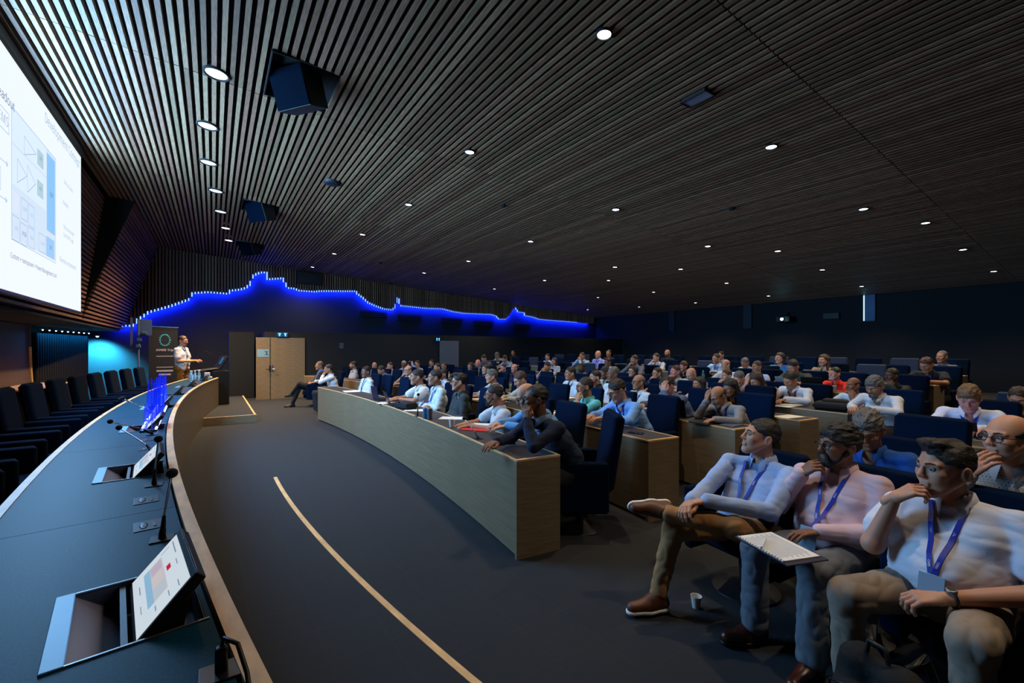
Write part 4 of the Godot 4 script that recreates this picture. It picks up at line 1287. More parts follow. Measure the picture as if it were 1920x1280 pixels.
# ---------------------------------------------------------------- listeners' desks
func desk_row(label: String, front: float, y: float, h: float, d0: float, d1: float) -> void:
	var r := front - AX
	var o := thing("desk_row", label, "desk", P(0, 0, 0), 0.0, "curved desks of the hall")
	var a0 := asin((d0 - AD) / r)
	var a1 := asin((d1 - AD) / r)
	var n := maxi(int((d1 - d0) * 3), 6)
	var fp := MB.new(); arc_slab(fp, AX, AD, 1.0, r, r + 0.025, y + 0.035, y + h - 0.012, a0, a1, n); part("front_panel", fp, M.wood, o)
	var pl := MB.new(); arc_slab(pl, AX, AD, 1.0, r + 0.05, r + 0.07, y, y + 0.04, a0 + 0.002, a1 - 0.002, n); part("plinth", pl, M.plinth, o)
	var tp := MB.new(); arc_slab(tp, AX, AD, 1.0, r + 0.012, r + 0.388, y + h - 0.03, y + h - 0.002, a0 + 0.0004, a1 - 0.0004, n); part("top", tp, M.desktop, o)
	var e1 := MB.new(); arc_slab(e1, AX, AD, 1.0, r - 0.002, r + 0.014, y + h - 0.013, y + h, a0, a1, n); part("front_edge", e1, M.wood_edge, o)
	var e2 := MB.new(); arc_slab(e2, AX, AD, 1.0, r + 0.386, r + 0.402, y + h - 0.03, y + h, a0, a1, n); part("back_edge", e2, M.wood_edge, o)
	for e in 2:
		var a := a0 if e == 0 else a1
		var t := Transform3D(Basis(Vector3.UP, a), P(AX + (r + 0.2) * cos(a), y, AD + (r + 0.2) * sin(a)))
		var ep := MB.new(); ep.box(Vector3(0, (h - 0.012) / 2, 0), Vector3(0.40, h - 0.012, 0.03)); part("end_panel", ep, M.wood, o, t)
		var ee := MB.new(); ee.box(Vector3(0, h - 0.007, 0), Vector3(0.402, 0.014, 0.032)); part("end_edge", ee, M.wood_edge, o, t)

func row_pt(k: int, off: float, d: float) -> Vector3:
	var r: float = apex[k] - AX + off
	var q := arc_pt(r, d)
	return P(q.x, tier[k], d)

func row_turn(d: float) -> float:      # faces the centre of the arcs
	return PI / 2 + atan2(d - AD, 38.0)

func build_desks() -> void:
	var lab := ["long curved first desk row facing the head table, its end panel by the aisle", "second curved desk row with the man in light blue shirt", "third curved desk row where the bald man rests his head on his hand", "fourth curved desk row, papers lying on its empty aisle end", "fifth curved desk row with the white-shirted men at its aisle end",
		"sixth curved desk row, a beige jacket hanging beside it", "seventh desk row, navy-shirted person at its aisle end", "hindmost curved desk row, below the man in the grey and black shirt"]
	var near := [2.78, 2.68, 2.54, 2.41, 2.31, 2.03, 2.0, 1.95]
	for k in 8:
		desk_row(lab[k], apex[k], tier[k], 0.77, near[k], 10.8)
	var far := ["far block desk in the second row beyond the left aisle", "far block desk in the third row, facing the grey door side", "far block desk in the fourth row beyond the left aisle", "far block desk in the fifth row beyond the left aisle", "far block desk in the sixth row near the grey door", "far block desk in the seventh row near the grey door", "far block desk in the hindmost row near the dark corner"]
	for k in range(1, 8):
		desk_row(far[k - 1], apex[k], tier[k], 0.77, 11.25, 15.9)
	desk_row("side block desk holding the open laptop of the man in white shirt", 6.05, 0.0, 0.77, -2.6, 1.38)
	desk_row("side block desk behind the man with the laptop, at the picture's edge", 7.6, 0.0, 0.80, -2.6, 1.2)

func sitter(label: String) -> String:      # the first words of a listener's description
	var w := label.split(" ")
	w = w.slice(0, mini(w.size(), 10))
	while w.size() > 3 and w[w.size() - 1].trim_suffix(",") in ["in", "the", "a", "and", "with", "of", "at", "his", "her", "behind", "by", "an", "to", "on", "before", "beside", "both", "first", "second", "third", "fourth", "fifth", "sixth", "seventh", "far", "desk", "hindmost", "silver", "empty"]:
		w.remove_at(w.size() - 1)
	return " ".join(w).trim_suffix(",")

func build_chairs() -> void:
	chair0 = make_chair("hall_chair", "dark blue upholstered chair with box armrests at the first desk row aisle end", M.navy[0], row_pt(0, 0.80, 2.98), row_turn(3.0) - 0.5, "navy chairs at the desk rows")
	slate0 = make_chair("hall_chair", "greyish blue upholstered chair, empty, in the back rows", M.slate, row_pt(6, 0.84, 3.2), row_turn(3.2), "empty chairs in the back rows")
	# head table
	for k in 14:
		var d := 1.3 + 0.905 * k
		if d > 13.3: continue
		var p := hp(1.12, d, 0.17)
		place_chair(p.x, 0.17, d, hturn(d) - PI / 2, "empty dark blue chair in the row behind the head table", "empty chairs behind the head table")
	# desk rows: one chair for each listener, empty ones between
	for k in 8:
		var ds := []
		for q in people:
			if q[0] == k: ds.append(q[1])
		ds.sort()
		var seats := []
		for d in ds: seats.append([d, true])
		var lim := [[2.95 if k < 5 else 2.4, 10.7], [11.6, 15.7]]
		for b in lim:
			if k == 0 and b[0] > 11.0: continue
			var d: float = b[0] + 0.3
			while d < b[1]:
				var ok := true
				for s in seats:
					if absf(s[0] - d) < 0.64: ok = false
				if ok:
					seats.append([d, false])
				d += 0.16
		for s in seats:
			var d: float = s[0]
			if k == 0 and d < 3.2: continue
			var p := row_pt(k, 0.88, d)
			var taken_ := bool(s[1])
			var sl: bool = not taken_ and k >= 5 and (int(d * 7.0) % 3 == 0)
			var rowname: String = ["first", "second", "third", "fourth", "fifth", "sixth", "seventh", "hindmost"][k]
			var who := ""
			if taken_:
				for q in people:
					if q[0] == k and q[1] == d: who = sitter(q[11])
			place_chair(p.x, p.y, d, row_turn(d), "dark blue chair taken by the " + who if who else ("dark blue chair with a listener in the %s desk row" if taken_ else ("empty greyish blue chair in the %s desk row" if sl else "empty dark blue chair in the %s desk row")) % rowname, "%s row %s chairs" % [rowname, "taken" if taken_ else "empty"], sl)
	# side block by the camera
	for q in side_chairs:
		place_chair(q[0], q[3] if q.size() > 5 else 0.0, q[1], PI / 2 + q[2], q[4 if q.size() > 5 else 3], "side block chairs", q.size() > 5)

var side_chairs := [[2.96, 1.56, -0.12, "dark blue armchair under the man in pale blue shirt and khaki trousers"], [2.99, 0.99, -0.08, "dark blue armchair under the man in the pink shirt"], [2.95, 0.42, -0.05, "dark blue armchair under the man in the white polo shirt"],
	[3.85, 1.12, -0.1, "dark teal chair under the man in the blue polo shirt"], [3.72, 0.42, -0.05, "dark chair under the man in the dotted shirt"], [4.75, 1.10, -0.1, "empty navy chair in front of the laptop desk"], [6.95, 1.05, 0.0, "navy chair under the man in white shirt with the open laptop"],
	[8.45, 0.95, 0.0, 0.0, "greyish chair at the picture's right edge behind the laptop desk", true], [2.4, 13.7, 0.0, "dark chair under the man in the dark jacket near the wooden door"], [2.5, 12.3, 0.0, "dark chair under the man in white shirt at the far end of the front row"]]
# listeners: row, d, x, head height, pose, skin, hair, hair tint, shirt, sleeve, flags (g glasses, l lanyard, b beard, j jacket), label
var people := [
	[0, 9.80, 2.78, 1.14, "lap", 2, "short", 0, Color(0.80, 0.83, 0.86), "long", "l", "man in white long-sleeved shirt with lanyard at the far end of the first desk row"],
	[2, 15.15, 4.59, 1.09, "lap", 0, "", 1, Color(0.40, 0.58, 0.82), "long", "", "bald man in blue shirt behind the far end of the first desk row"],
	[1, 11.64, 3.71, 1.08, "write", 1, "short", 1, Color(0.36, 0.50, 0.68), "short", "", "dark-haired man in blue shirt bent forward next to the bald man in blue"],
	[2, 13.84, 4.69, 1.11, "chin", 0, "short", 2, Color(0.72, 0.62, 0.66), "short", "", "man in pale pink shirt, face in his hand, in the far seats"],
	[3, 15.18, 5.65, 1.12, "desk", 2, "short", 5, Color(0.74, 0.68, 0.76), "short", "l", "white-haired man in pale pink shirt in the far seats"],
	[1, 10.36, 3.97, 1.12, "chin", 0, "horseshoe", 2, Color(0.78, 0.80, 0.82), "short", "g", "balding man in white shirt holding his chin, second desk row"],
	[3, 14.40, 5.84, 1.14, "photo", 0, "short", 2, Color(0.55, 0.66, 0.82), "long", "", "person in pale blue shirt holding a phone up with both hands"],
	[4, 15.31, 6.78, 1.14, "desk", 0, "short", 1, Color(0.50, 0.58, 0.68), "long", "", "person in grey-blue shirt in the far seats beside the one taking a photograph"],
	[2, 11.30, 5.17, 1.13, "desk", 0, "short", 2, Color(0.48, 0.46, 0.44), "short", "", "man in taupe T-shirt looking up in the third desk row"],
	[3, 13.13, 6.25, 1.09, "lap", 1, "buzz", 2, Color(0.82, 0.83, 0.85), "short", "g", "man in white shirt with dark glasses before the grey door"],
	[0, 6.80, 2.75, 1.18, "desk", 1, "short", 0, Color(0.78, 0.78, 0.76), "short", "", "dark-haired man in white polo typing on the laptop in the first desk row"],
	[0, 6.36, 2.87, 1.19, "cross", 1, "short", 1, Color(0.74, 0.80, 0.84), "long", "l", "man in white long-sleeved shirt with arms folded in the first desk row"],
	[1, 9.06, 4.28, 1.08, "lap", 1, "short", 1, Color(0.70, 0.71, 0.74), "short", "", "person in speckled white shirt behind the man with folded arms"],
	[0, 5.54, 2.87, 1.17, "lap", 0, "quiff", 0, Color(0.17, 0.20, 0.21), "long", "g", "dark-haired young man in dark grey sweater in the first desk row"],
	[3, 11.74, 6.48, 1.12, "lap", 1, "long", 0, Color(0.10, 0.10, 0.13), "long", "", "long-haired person in black in the far middle rows"],
	[4, 12.96, 7.44, 1.18, "lap", 4, "", 1, Color(0.34, 0.37, 0.42), "short", "", "bald man in grey shirt in the fifth desk row"],
	[2, 9.23, 5.52, 1.15, "lap", 0, "short", 2, Color(0.07, 0.08, 0.11), "long", "lj", "fair man in dark jacket with blue lanyard, hand lifted, third desk row"],
	[1, 6.81, 4.19, 1.14, "desk", 0, "curly", 4, Color(0.62, 0.62, 0.62), "long", "", "grey-blond person in speckled pale shirt in the second desk row"],
	[0, 4.22, 2.63, 1.11, "desk", 1, "short", 1, Color(0.74, 0.77, 0.80), "short", "gb", "bearded man in white polo holding his pen to his chest, first desk row"],
	[5, 13.93, 8.25, 1.36, "write", 0, "short", 1, Color(0.30, 0.32, 0.36), "long", "", "person in dim grey shirt leaning over in the far back rows"],
	[6, 14.77, 9.36, 1.39, "write", 1, "curly", 4, Color(0.55, 0.55, 0.55), "long", "", "dim person in pale top leaning over in the far back row"],
	[5, 12.85, 8.46, 1.36, "write", 1, "short", 0, Color(0.50, 0.55, 0.62), "long", "", "dim person in pale blue shirt leaning over in the far back rows"],
	[7, 15.66, 10.75, 1.50, "lap", 1, "buzz", 1, Color(0.10, 0.12, 0.13), "long", "", "dim person in dark clothes in the hindmost far row"],
	[3, 9.72, 6.71, 1.13, "lap", 4, "horseshoe", 6, Color(0.09, 0.09, 0.11), "long", "l", "reddish-faced balding man in black with lanyard, fourth desk row"],
	[4, 11.43, 7.48, 1.07, "chin", 4, "short", 0, Color(0.06, 0.06, 0.08), "long", "", "dark-clothed person with a hand raised to the face, fifth desk row"],
	[1, 5.64, 4.01, 1.21, "write", 0, "short", 6, Color(0.66, 0.63, 0.56), "long", "", "reddish-haired man in beige sweater looking down in the second desk row"],
	[0, 3.62, 2.65, 1.18, "write", 0, "horseshoe", 3, Color(0.36, 0.60, 0.82), "long", "gl", "bald man with glasses and light blue checked shirt writing in the first desk row"],
	[0, 2.88, 2.26, 1.20, "lean", 2, "buzz", 0, Color(0.04, 0.11, 0.22), "long", "gj", "man in navy jacket with glasses, hand on mouth, aisle end of first desk row"],
	[6, 12.52, 10.12, 1.37, "lap", 0, "short", 0, Color(0.66, 0.76, 0.90), "long", "", "dark-haired person in pale blue shirt in the seventh desk row"],
	[4, 9.51, 7.68, 1.16, "clasp", 1, "curly", 2, Color(0.72, 0.72, 0.70), "long", "", "person in white long sleeves with both hands at the face behind a laptop lid"],
	[5, 10.86, 9.05, 1.26, "lap", 0, "long", 0, Color(0.72, 0.70, 0.70), "short", "", "woman with long dark hair and white top in the sixth desk row"],
	[2, 6.21, 5.57, 1.18, "cross", 1, "short", 0, Color(0.72, 0.78, 0.82), "short", "l", "upright man in white shirt with blue lanyard in the third desk row"],
	[6, 10.75, 10.17, 1.42, "clasp", 1, "short", 1, Color(0.56, 0.67, 0.78), "long", "", "man in pale blue shirt with clasped hands before his mouth, seventh desk row"],
	[4, 8.40, 7.95, 1.16, "lap", 3, "short", 0, Color(0.54, 0.60, 0.70), "short", "b", "dark-skinned bearded man in blue-grey shirt in the fifth desk row"],
	[6, 10.26, 10.42, 1.48, "lap", 0, "", 5, Color(0.62, 0.62, 0.86), "long", "l", "bald man in lavender shirt in the seventh desk row"],
	[2, 5.54, 5.55, 1.14, "cross", 0, "short", 0, Color(0.05, 0.06, 0.08), "short", "bl", "bearded black-haired man in black T-shirt with lanyard, third desk row"],
	[1, 4.20, 4.02, 1.14, "chin2", 1, "short", 1, Color(0.36, 0.72, 0.74), "rolled", "gb", "man in turquoise shirt with glasses, hand at his mouth, second desk row"],
	[7, 10.95, 11.65, 1.51, "lap", 1, "buzz", 1, Color(0.10, 0.10, 0.14), "long", "", "dim person in dark clothes in the hindmost row behind the bald man in lavender"],
	[5, 8.58, 9.09, 1.28, "desk", 2, "short", 0, Color(0.78, 0.80, 0.82), "long", "l", "person in white shirt in the sixth desk row beside an empty wood desk end"],
	[3, 6.37, 6.66, 1.15, "desk", 2, "curly", 1, Color(0.64, 0.66, 0.60), "short", "", "person in pale patterned shirt half hidden in the fourth desk row"],
	[2, 5.12, 5.55, 1.21, "lap", 2, "short", 4, Color(0.80, 0.82, 0.84), "long", "", "grey-haired man in white shirt in the third desk row, turned away"],
	[1, 3.49, 3.85, 1.18, "write", 0, "short", 1, Color(0.44, 0.62, 0.86), "long", "gl", "man in light blue shirt with dark glasses and badge looking down, second desk row"],
	[5, 7.63, 9.07, 1.36, "chin", 1, "short", 1, Color(0.40, 0.41, 0.44), "long", "", "person in grey shirt with face behind the hand, sixth desk row"],
	[4, 6.63, 7.83, 1.14, "desk", 0, "bob", 0, Color(0.66, 0.56, 0.64), "long", "g", "woman with glasses and pink shirt in the fifth desk row"],
	[2, 4.55, 5.51, 1.12, "lap", 1, "horseshoe", 4, Color(0.80, 0.82, 0.84), "long", "gl", "balding man with glasses in white shirt and blue lanyard, third desk row"],
	[6, 7.94, 10.37, 1.41, "chin", 0, "short", 1, Color(0.72, 0.74, 0.78), "long", "", "man in white jacket with hand at his cheek, seventh desk row"],
	[7, 8.65, 11.85, 1.52, "lap", 1, "", 0, Color(0.06, 0.09, 0.08), "long", "b", "bald bearded man in dark green in the hindmost row"],
	[4, 5.92, 7.76, 1.13, "chin", 0, "short", 2, Color(0.08, 0.11, 0.19), "long", "gj", "brown-haired man with glasses in navy jacket, fifth desk row"],
	[2, 3.76, 5.14, 1.14, "brow2", 0, "short", 0, Color(0.30, 0.38, 0.50), "long", "j", "black-haired man in grey-blue blazer, cheek in hand, looking down, third desk row"],
	[4, 5.68, 8.05, 1.17, "chin", 4, "short", 6, Color(0.66, 0.66, 0.62), "long", "", "ruddy man in off-white shirt with hand over his mouth, fifth desk row"],
	[5, 6.22, 9.12, 1.24, "desk", 4, "curly", 6, Color(0.05, 0.05, 0.07), "long", "", "ruddy person in black in the sixth desk row"],
	[4, 4.99, 7.57, 1.15, "write", 0, "", 5, Color(0.58, 0.64, 0.84), "long", "l", "bald man in pale blue shirt with lanyard looking down, fifth desk row"],
	[3, 4.15, 6.50, 1.07, "chin2", 1, "bob", 0, Color(0.78, 0.79, 0.82), "short", "", "dark-haired woman in white top, hand at her face, fourth desk row"],
	[6, 6.18, 10.42, 1.41, "desk", 1, "short", 1, Color(0.62, 0.72, 0.82), "long", "l", "man in pale blue shirt with lanyard beside the open dark laptop"],
	[7, 6.90, 11.89, 1.47, "lap", 1, "short", 0, Color(0.60, 0.66, 0.72), "long", "", "person behind the pale blue shirt with lanyard, hindmost row"],
	[5, 5.17, 9.08, 1.30, "desk", 0, "horseshoe", 4, Color(0.80, 0.82, 0.84), "long", "", "balding man in white shirt in the sixth desk row behind a green bottle"],
	[6, 5.36, 10.24, 1.32, "write", 1, "short", 4, Color(0.60, 0.66, 0.76), "short", "", "grey-haired man in pale grey T-shirt in the seventh desk row"],
	[5, 4.57, 9.19, 1.28, "lap", 1, "short", 2, Color(0.74, 0.78, 0.90), "none", "", "person in white sleeveless top, face lit violet, sixth desk row"],
	[4, 4.59, 8.09, 1.13, "chin", 0, "short", 2, Color(0.56, 0.66, 0.86), "short", "", "brown-haired person in pale blue shirt in the fifth desk row"],
	[4, 4.11, 7.65, 1.12, "write", 0, "short", 4, Color(0.48, 0.60, 0.82), "short", "", "grey-haired person in blue shirt and pale collar, fifth desk row"],
	[3, 3.54, 6.34, 1.07, "write", 1, "bob", 0, Color(0.13, 0.14, 0.17), "short", "", "woman with black hair and dark striped top, fourth desk row"],
	[4, 3.71, 7.42, 1.14, "brow", 0, "long", 2, Color(0.70, 0.56, 0.44), "short", "", "brown-haired woman in beige top, hand at her forehead, fifth desk row"],
	[2, 2.97, 5.05, 1.06, "brow", 1, "horseshoe", 2, Color(0.50, 0.50, 0.52), "long", "l", "bald man in grey shirt writing with his forehead in his hand, third desk row"],
	[6, 4.72, 10.50, 1.44, "lap", 0, "bob", 0, Color(0.16, 0.46, 0.68), "none", "", "woman with dark bob and blue sleeveless top in the seventh desk row"],
	[5, 3.74, 8.82, 1.33, "write", 1, "short", 0, Color(0.20, 0.24, 0.17), "short", "", "black-haired man in olive T-shirt looking down, sixth desk row"],
	[4, 3.20, 7.46, 1.17, "write", 1, "short", 1, Color(0.78, 0.80, 0.84), "long", "l", "man in white shirt with lanyard reading papers, fifth desk row beside a silver laptop"],
	[6, 3.84, 10.43, 1.41, "lap", 0, "wavy", 2, Color(0.72, 0.58, 0.44), "rolled", "l", "woman with wavy brown hair and beige cardigan in the seventh desk row"],
	[5, 3.11, 8.90, 1.21, "desk", 0, "short", 0, Color(0.92, 0.16, 0.05), "short", "l", "person in bright red shirt, face lit violet by the laptop"],
	[4, 2.50, 7.82, 1.10, "chin2", 2, "horseshoe", 0, Color(0.70, 0.76, 0.82), "short", "", "balding man in white short-sleeved shirt with fist at his mouth, fifth desk row"],
	[4, 2.07, 7.21, 1.14, "write", 1, "curly", 4, Color(0.80, 0.80, 0.82), "long", "b", "grey curly-haired bearded man in white shirt, fifth desk row"],
	[5, 2.30, 8.75, 1.22, "chin2", 3, "short", 0, Color(0.07, 0.13, 0.10), "long", "", "dark man in dark green jacket with a phone at his face, sixth desk row"],
	[6, 2.15, 9.92, 1.37, "write", 1, "short", 6, Color(0.05, 0.07, 0.12), "short", "l", "brown-haired person in navy T-shirt at the aisle end of the seventh desk row"],
	[7, 2.28, 11.55, 1.49, "lap", 1, "buzz", 4, Color(0.40, 0.41, 0.44), "long", "", "stout man in grey and black shirt at the aisle end of the hindmost row"],
]
# ---------------------------------------------------------------- people
# own frame: floor under the hips is the origin, the person looks along -z
func V(x: float, y: float, z: float) -> Vector3:
	return Vector3(x, y, z)

func base_pose() -> Dictionary:
	return {"pelvis": V(0, 0.50, 0), "belly": V(0, 0.64, 0.0), "chest": V(0, 0.82, 0.0), "neck": V(0, 1.0, -0.01), "head": V(0, 1.16, -0.06), "pitch": 0.0, "roll": 0.0,
		"shL": V(-0.18, 0.945, 0), "shR": V(0.18, 0.945, 0), "elL": V(-0.25, 0.74, -0.15), "elR": V(0.25, 0.74, -0.15), "wrL": V(-0.1, 0.8, -0.4), "wrR": V(0.1, 0.8, -0.4),
		"hdL": V(0.3, -0.1, -1), "hdR": V(-0.3, -0.1, -1), "upL": V(0, 1, 0), "upR": V(0, 1, 0), "curlL": 0.35, "curlR": 0.35,
		"hipL": V(-0.09, 0.5, -0.02), "hipR": V(0.09, 0.5, -0.02), "knL": V(-0.13, 0.51, -0.43), "knR": V(0.13, 0.51, -0.43), "anL": V(-0.12, 0.09, -0.42), "anR": V(0.12, 0.09, -0.42),
		"ftL": V(-0.1, -0.15, -1), "ftR": V(0.1, -0.15, -1), "bulk": 1.0, "paunch": 0.0, "cell": 0.011}

func pose_with(ch: Dictionary) -> Dictionary:
	var p := base_pose()
	for k in ch: p[k] = ch[k]
	return p

func mirrored(p: Dictionary) -> Dictionary:
	var q := p.duplicate()
	for k in p:
		if p[k] is Vector3: q[k] = V(-p[k].x, p[k].y, p[k].z)
	for k in ["sh", "el", "wr", "hd", "up", "hip", "kn", "an", "ft"]:
		var a: Vector3 = q[k + "L"]
		q[k + "L"] = q[k + "R"]; q[k + "R"] = a
	var c: float = q["curlL"]; q["curlL"] = q["curlR"]; q["curlR"] = c
	return q

var poses := {}
func define_poses() -> void:
	poses.desk = pose_with({"chest": V(0, 0.80, -0.03), "neck": V(0, 0.985, -0.06), "head": V(0, 1.14, -0.13), "shL": V(-0.18, 0.935, -0.05), "shR": V(0.18, 0.935, -0.05), "elL": V(-0.26, 0.79, -0.25), "elR": V(0.26, 0.79, -0.25), "wrL": V(-0.09, 0.812, -0.44), "wrR": V(0.09, 0.812, -0.44)})
	poses.cross = pose_with({"chest": V(0, 0.81, 0.05), "neck": V(0, 1.0, 0.05), "head": V(0, 1.155, -0.01), "shL": V(-0.185, 0.945, 0.05), "shR": V(0.185, 0.945, 0.05), "elL": V(-0.25, 0.71, -0.05), "elR": V(0.25, 0.71, -0.05), "wrL": V(0.05, 0.74, -0.19), "wrR": V(-0.05, 0.70, -0.20),
		"hdL": V(1, 0.05, 0.1), "hdR": V(-1, 0.1, 0.1), "upL": V(0, 0.3, -1), "upR": V(0, 0.3, -1)})
	poses.chin = pose_with({"chest": V(0, 0.79, -0.03), "neck": V(0, 0.97, -0.07), "head": V(0, 1.125, -0.13), "shL": V(-0.18, 0.93, -0.05), "shR": V(0.18, 0.915, -0.07), "elL": V(-0.26, 0.79, -0.22), "elR": V(0.2, 0.80, -0.36), "wrL": V(-0.05, 0.81, -0.42), "wrR": V(0.06, 0.955, -0.27),
		"hdR": V(-0.35, 0.85, 0.25), "upR": V(0.3, 0.3, -1), "curlR": 1.1})
	poses.chin2 = mirrored(poses.chin)
	poses.lean = mirrored(pose_with({"chest": V(0, 0.80, -0.13), "neck": V(0, 0.985, -0.24), "head": V(0, 1.14, -0.31), "shL": V(-0.18, 0.935, -0.2), "shR": V(0.18, 0.92, -0.22), "elL": V(-0.25, 0.80, -0.36), "elR": V(0.17, 0.81, -0.46), "wrL": V(-0.12, 0.815, -0.60), "wrR": V(0.05, 0.98, -0.43),
		"hdR": V(-0.25, 0.85, 0.05), "upR": V(0.3, 0.3, -1), "curlR": 1.1, "knL": V(-0.07, 0.51, -0.40), "knR": V(0.09, 0.51, -0.40), "anL": V(-0.05, 0.09, -0.36), "anR": V(0.09, 0.09, -0.36)}))
	poses.lap = pose_with({"chest": V(0, 0.80, 0.06), "neck": V(0, 0.99, 0.08), "head": V(0, 1.15, 0.03), "shL": V(-0.18, 0.935, 0.06), "shR": V(0.18, 0.935, 0.06), "elL": V(-0.25, 0.68, 0.0), "elR": V(0.25, 0.68, 0.0), "wrL": V(-0.07, 0.63, -0.2), "wrR": V(0.07, 0.64, -0.2), "hdL": V(0.6, -0.2, -0.6), "hdR": V(-0.6, -0.1, -0.6)})
	poses.write = pose_with({"chest": V(0, 0.79, -0.09), "neck": V(0, 0.955, -0.18), "head": V(0, 1.075, -0.27), "pitch": -0.45, "shL": V(-0.18, 0.91, -0.15), "shR": V(0.18, 0.91, -0.15), "elL": V(-0.26, 0.79, -0.30), "elR": V(0.26, 0.79, -0.30), "wrL": V(-0.08, 0.81, -0.48), "wrR": V(0.1, 0.81, -0.5), "curlR": 0.8})
	poses.brow = pose_with({"chest": V(0, 0.78, -0.1), "neck": V(0, 0.94, -0.2), "head": V(0.02, 1.05, -0.29), "pitch": -0.55, "shL": V(-0.18, 0.90, -0.16), "shR": V(0.18, 0.89, -0.18), "elL": V(-0.27, 0.79, -0.3), "elR": V(0.2, 0.80, -0.42), "wrL": V(-0.16, 0.81, -0.52), "wrR": V(0.09, 0.975, -0.40), "hdR": V(-0.1, 0.95, 0.05), "upR": V(0.2, 0.2, -1), "curlR": 0.5, "curlL": 0.8})
	poses.brow2 = mirrored(poses.brow)
	poses.photo = pose_with({"elL": V(-0.27, 0.93, -0.2), "elR": V(0.27, 0.93, -0.2), "wrL": V(-0.12, 1.12, -0.34), "wrR": V(0.12, 1.12, -0.34), "hdL": V(0.4, 0.8, -0.2), "hdR": V(-0.4, 0.8, -0.2), "upL": V(-0.2, 0.2, -1), "upR": V(0.2, 0.2, -1), "curlL": 0.7, "curlR": 0.7})
	poses.clasp = pose_with({"chest": V(0, 0.79, -0.04), "neck": V(0, 0.97, -0.08), "head": V(0, 1.12, -0.15), "shL": V(-0.18, 0.92, -0.07), "shR": V(0.18, 0.92, -0.07), "elL": V(-0.2, 0.80, -0.37), "elR": V(0.2, 0.80, -0.37), "wrL": V(-0.045, 0.965, -0.32), "wrR": V(0.045, 0.965, -0.32), "hdL": V(0.1, 0.95, 0.15), "hdR": V(-0.1, 0.95, 0.15), "upL": V(-0.8, 0.1, -0.6), "upR": V(0.8, 0.1, -0.6), "curlL": 0.9, "curlR": 0.9})
	poses.cross_leg = pose_with({"chest": V(0, 0.80, 0.08), "neck": V(0, 0.985, 0.1), "head": V(0, 1.145, 0.05), "shL": V(-0.185, 0.93, 0.08), "shR": V(0.185, 0.93, 0.08), "elL": V(-0.25, 0.70, -0.02), "elR": V(0.25, 0.70, -0.02), "wrL": V(0.02, 0.68, -0.22), "wrR": V(-0.02, 0.66, -0.24), "hdL": V(1, 0, 0), "hdR": V(-1, 0, 0), "upL": V(0, 0.4, -1), "upR": V(0, 0.4, -1),
		"knR": V(0.06, 0.56, -0.44), "knL": V(-0.02, 0.64, -0.46), "anL": V(0.22, 0.36, -0.62), "anR": V(0.16, 0.09, -0.62), "ftL": V(0.5, -0.2, -0.8)})
	poses.standing = pose_with({"pelvis": V(0, 0.95, 0), "belly": V(0, 1.08, -0.01), "chest": V(0, 1.27, 0.01), "neck": V(0, 1.46, 0.02), "head": V(0, 1.62, -0.02), "pitch": -0.15, "shL": V(-0.18, 1.40, 0.02), "shR": V(0.18, 1.40, 0.02), "elL": V(-0.22, 1.12, -0.04), "elR": V(0.22, 1.12, -0.02), "wrL": V(-0.1, 1.13, -0.27), "wrR": V(0.1, 1.12, -0.26), "hdL": V(0.35, 0.2, -1), "hdR": V(-0.35, 0.15, -1), "curlL": 0.8, "curlR": 0.8,
		"hipL": V(-0.09, 0.93, 0), "hipR": V(0.09, 0.93, 0), "knL": V(-0.1, 0.5, -0.02), "knR": V(0.11, 0.5, 0.0), "anL": V(-0.1, 0.08, 0.03), "anR": V(0.12, 0.08, 0.03)})
	# the three men at the front of the side block, and the two behind them
	poses.man_blue = pose_with({"pelvis": V(0.02, 0.47, -0.05), "belly": V(0.01, 0.60, -0.02), "chest": V(0.01, 0.745, 0.06), "neck": V(0.015, 0.905, 0.11), "head": V(0.02, 1.055, 0.085), "pitch": 0.14, "shL": V(-0.18, 0.85, 0.08), "shR": V(0.19, 0.86, 0.02), "elL": V(-0.20, 0.68, -0.16), "elR": V(0.19, 0.70, -0.24), "wrL": V(0.02, 0.72, -0.42), "wrR": V(0.10, 0.705, -0.46),
		"hdL": V(0.55, -0.15, -0.8), "hdR": V(-0.25, -0.25, -0.9), "upL": V(0.1, 1, 0), "upR": V(0.3, 0.9, 0), "curlL": 0.55, "curlR": 0.7, "hipL": V(-0.09, 0.48, -0.06), "hipR": V(0.11, 0.47, -0.06), "knR": V(0.20, 0.50, -0.50), "anR": V(0.22, 0.11, -0.62), "ftR": V(0.25, -0.12, -1),
		"knL": V(-0.10, 0.585, -0.33), "anL": V(0.20, 0.615, -0.58), "ftL": V(0.45, -0.02, -1), "bulk": 1.0, "cell": 0.0066, "fine": true})
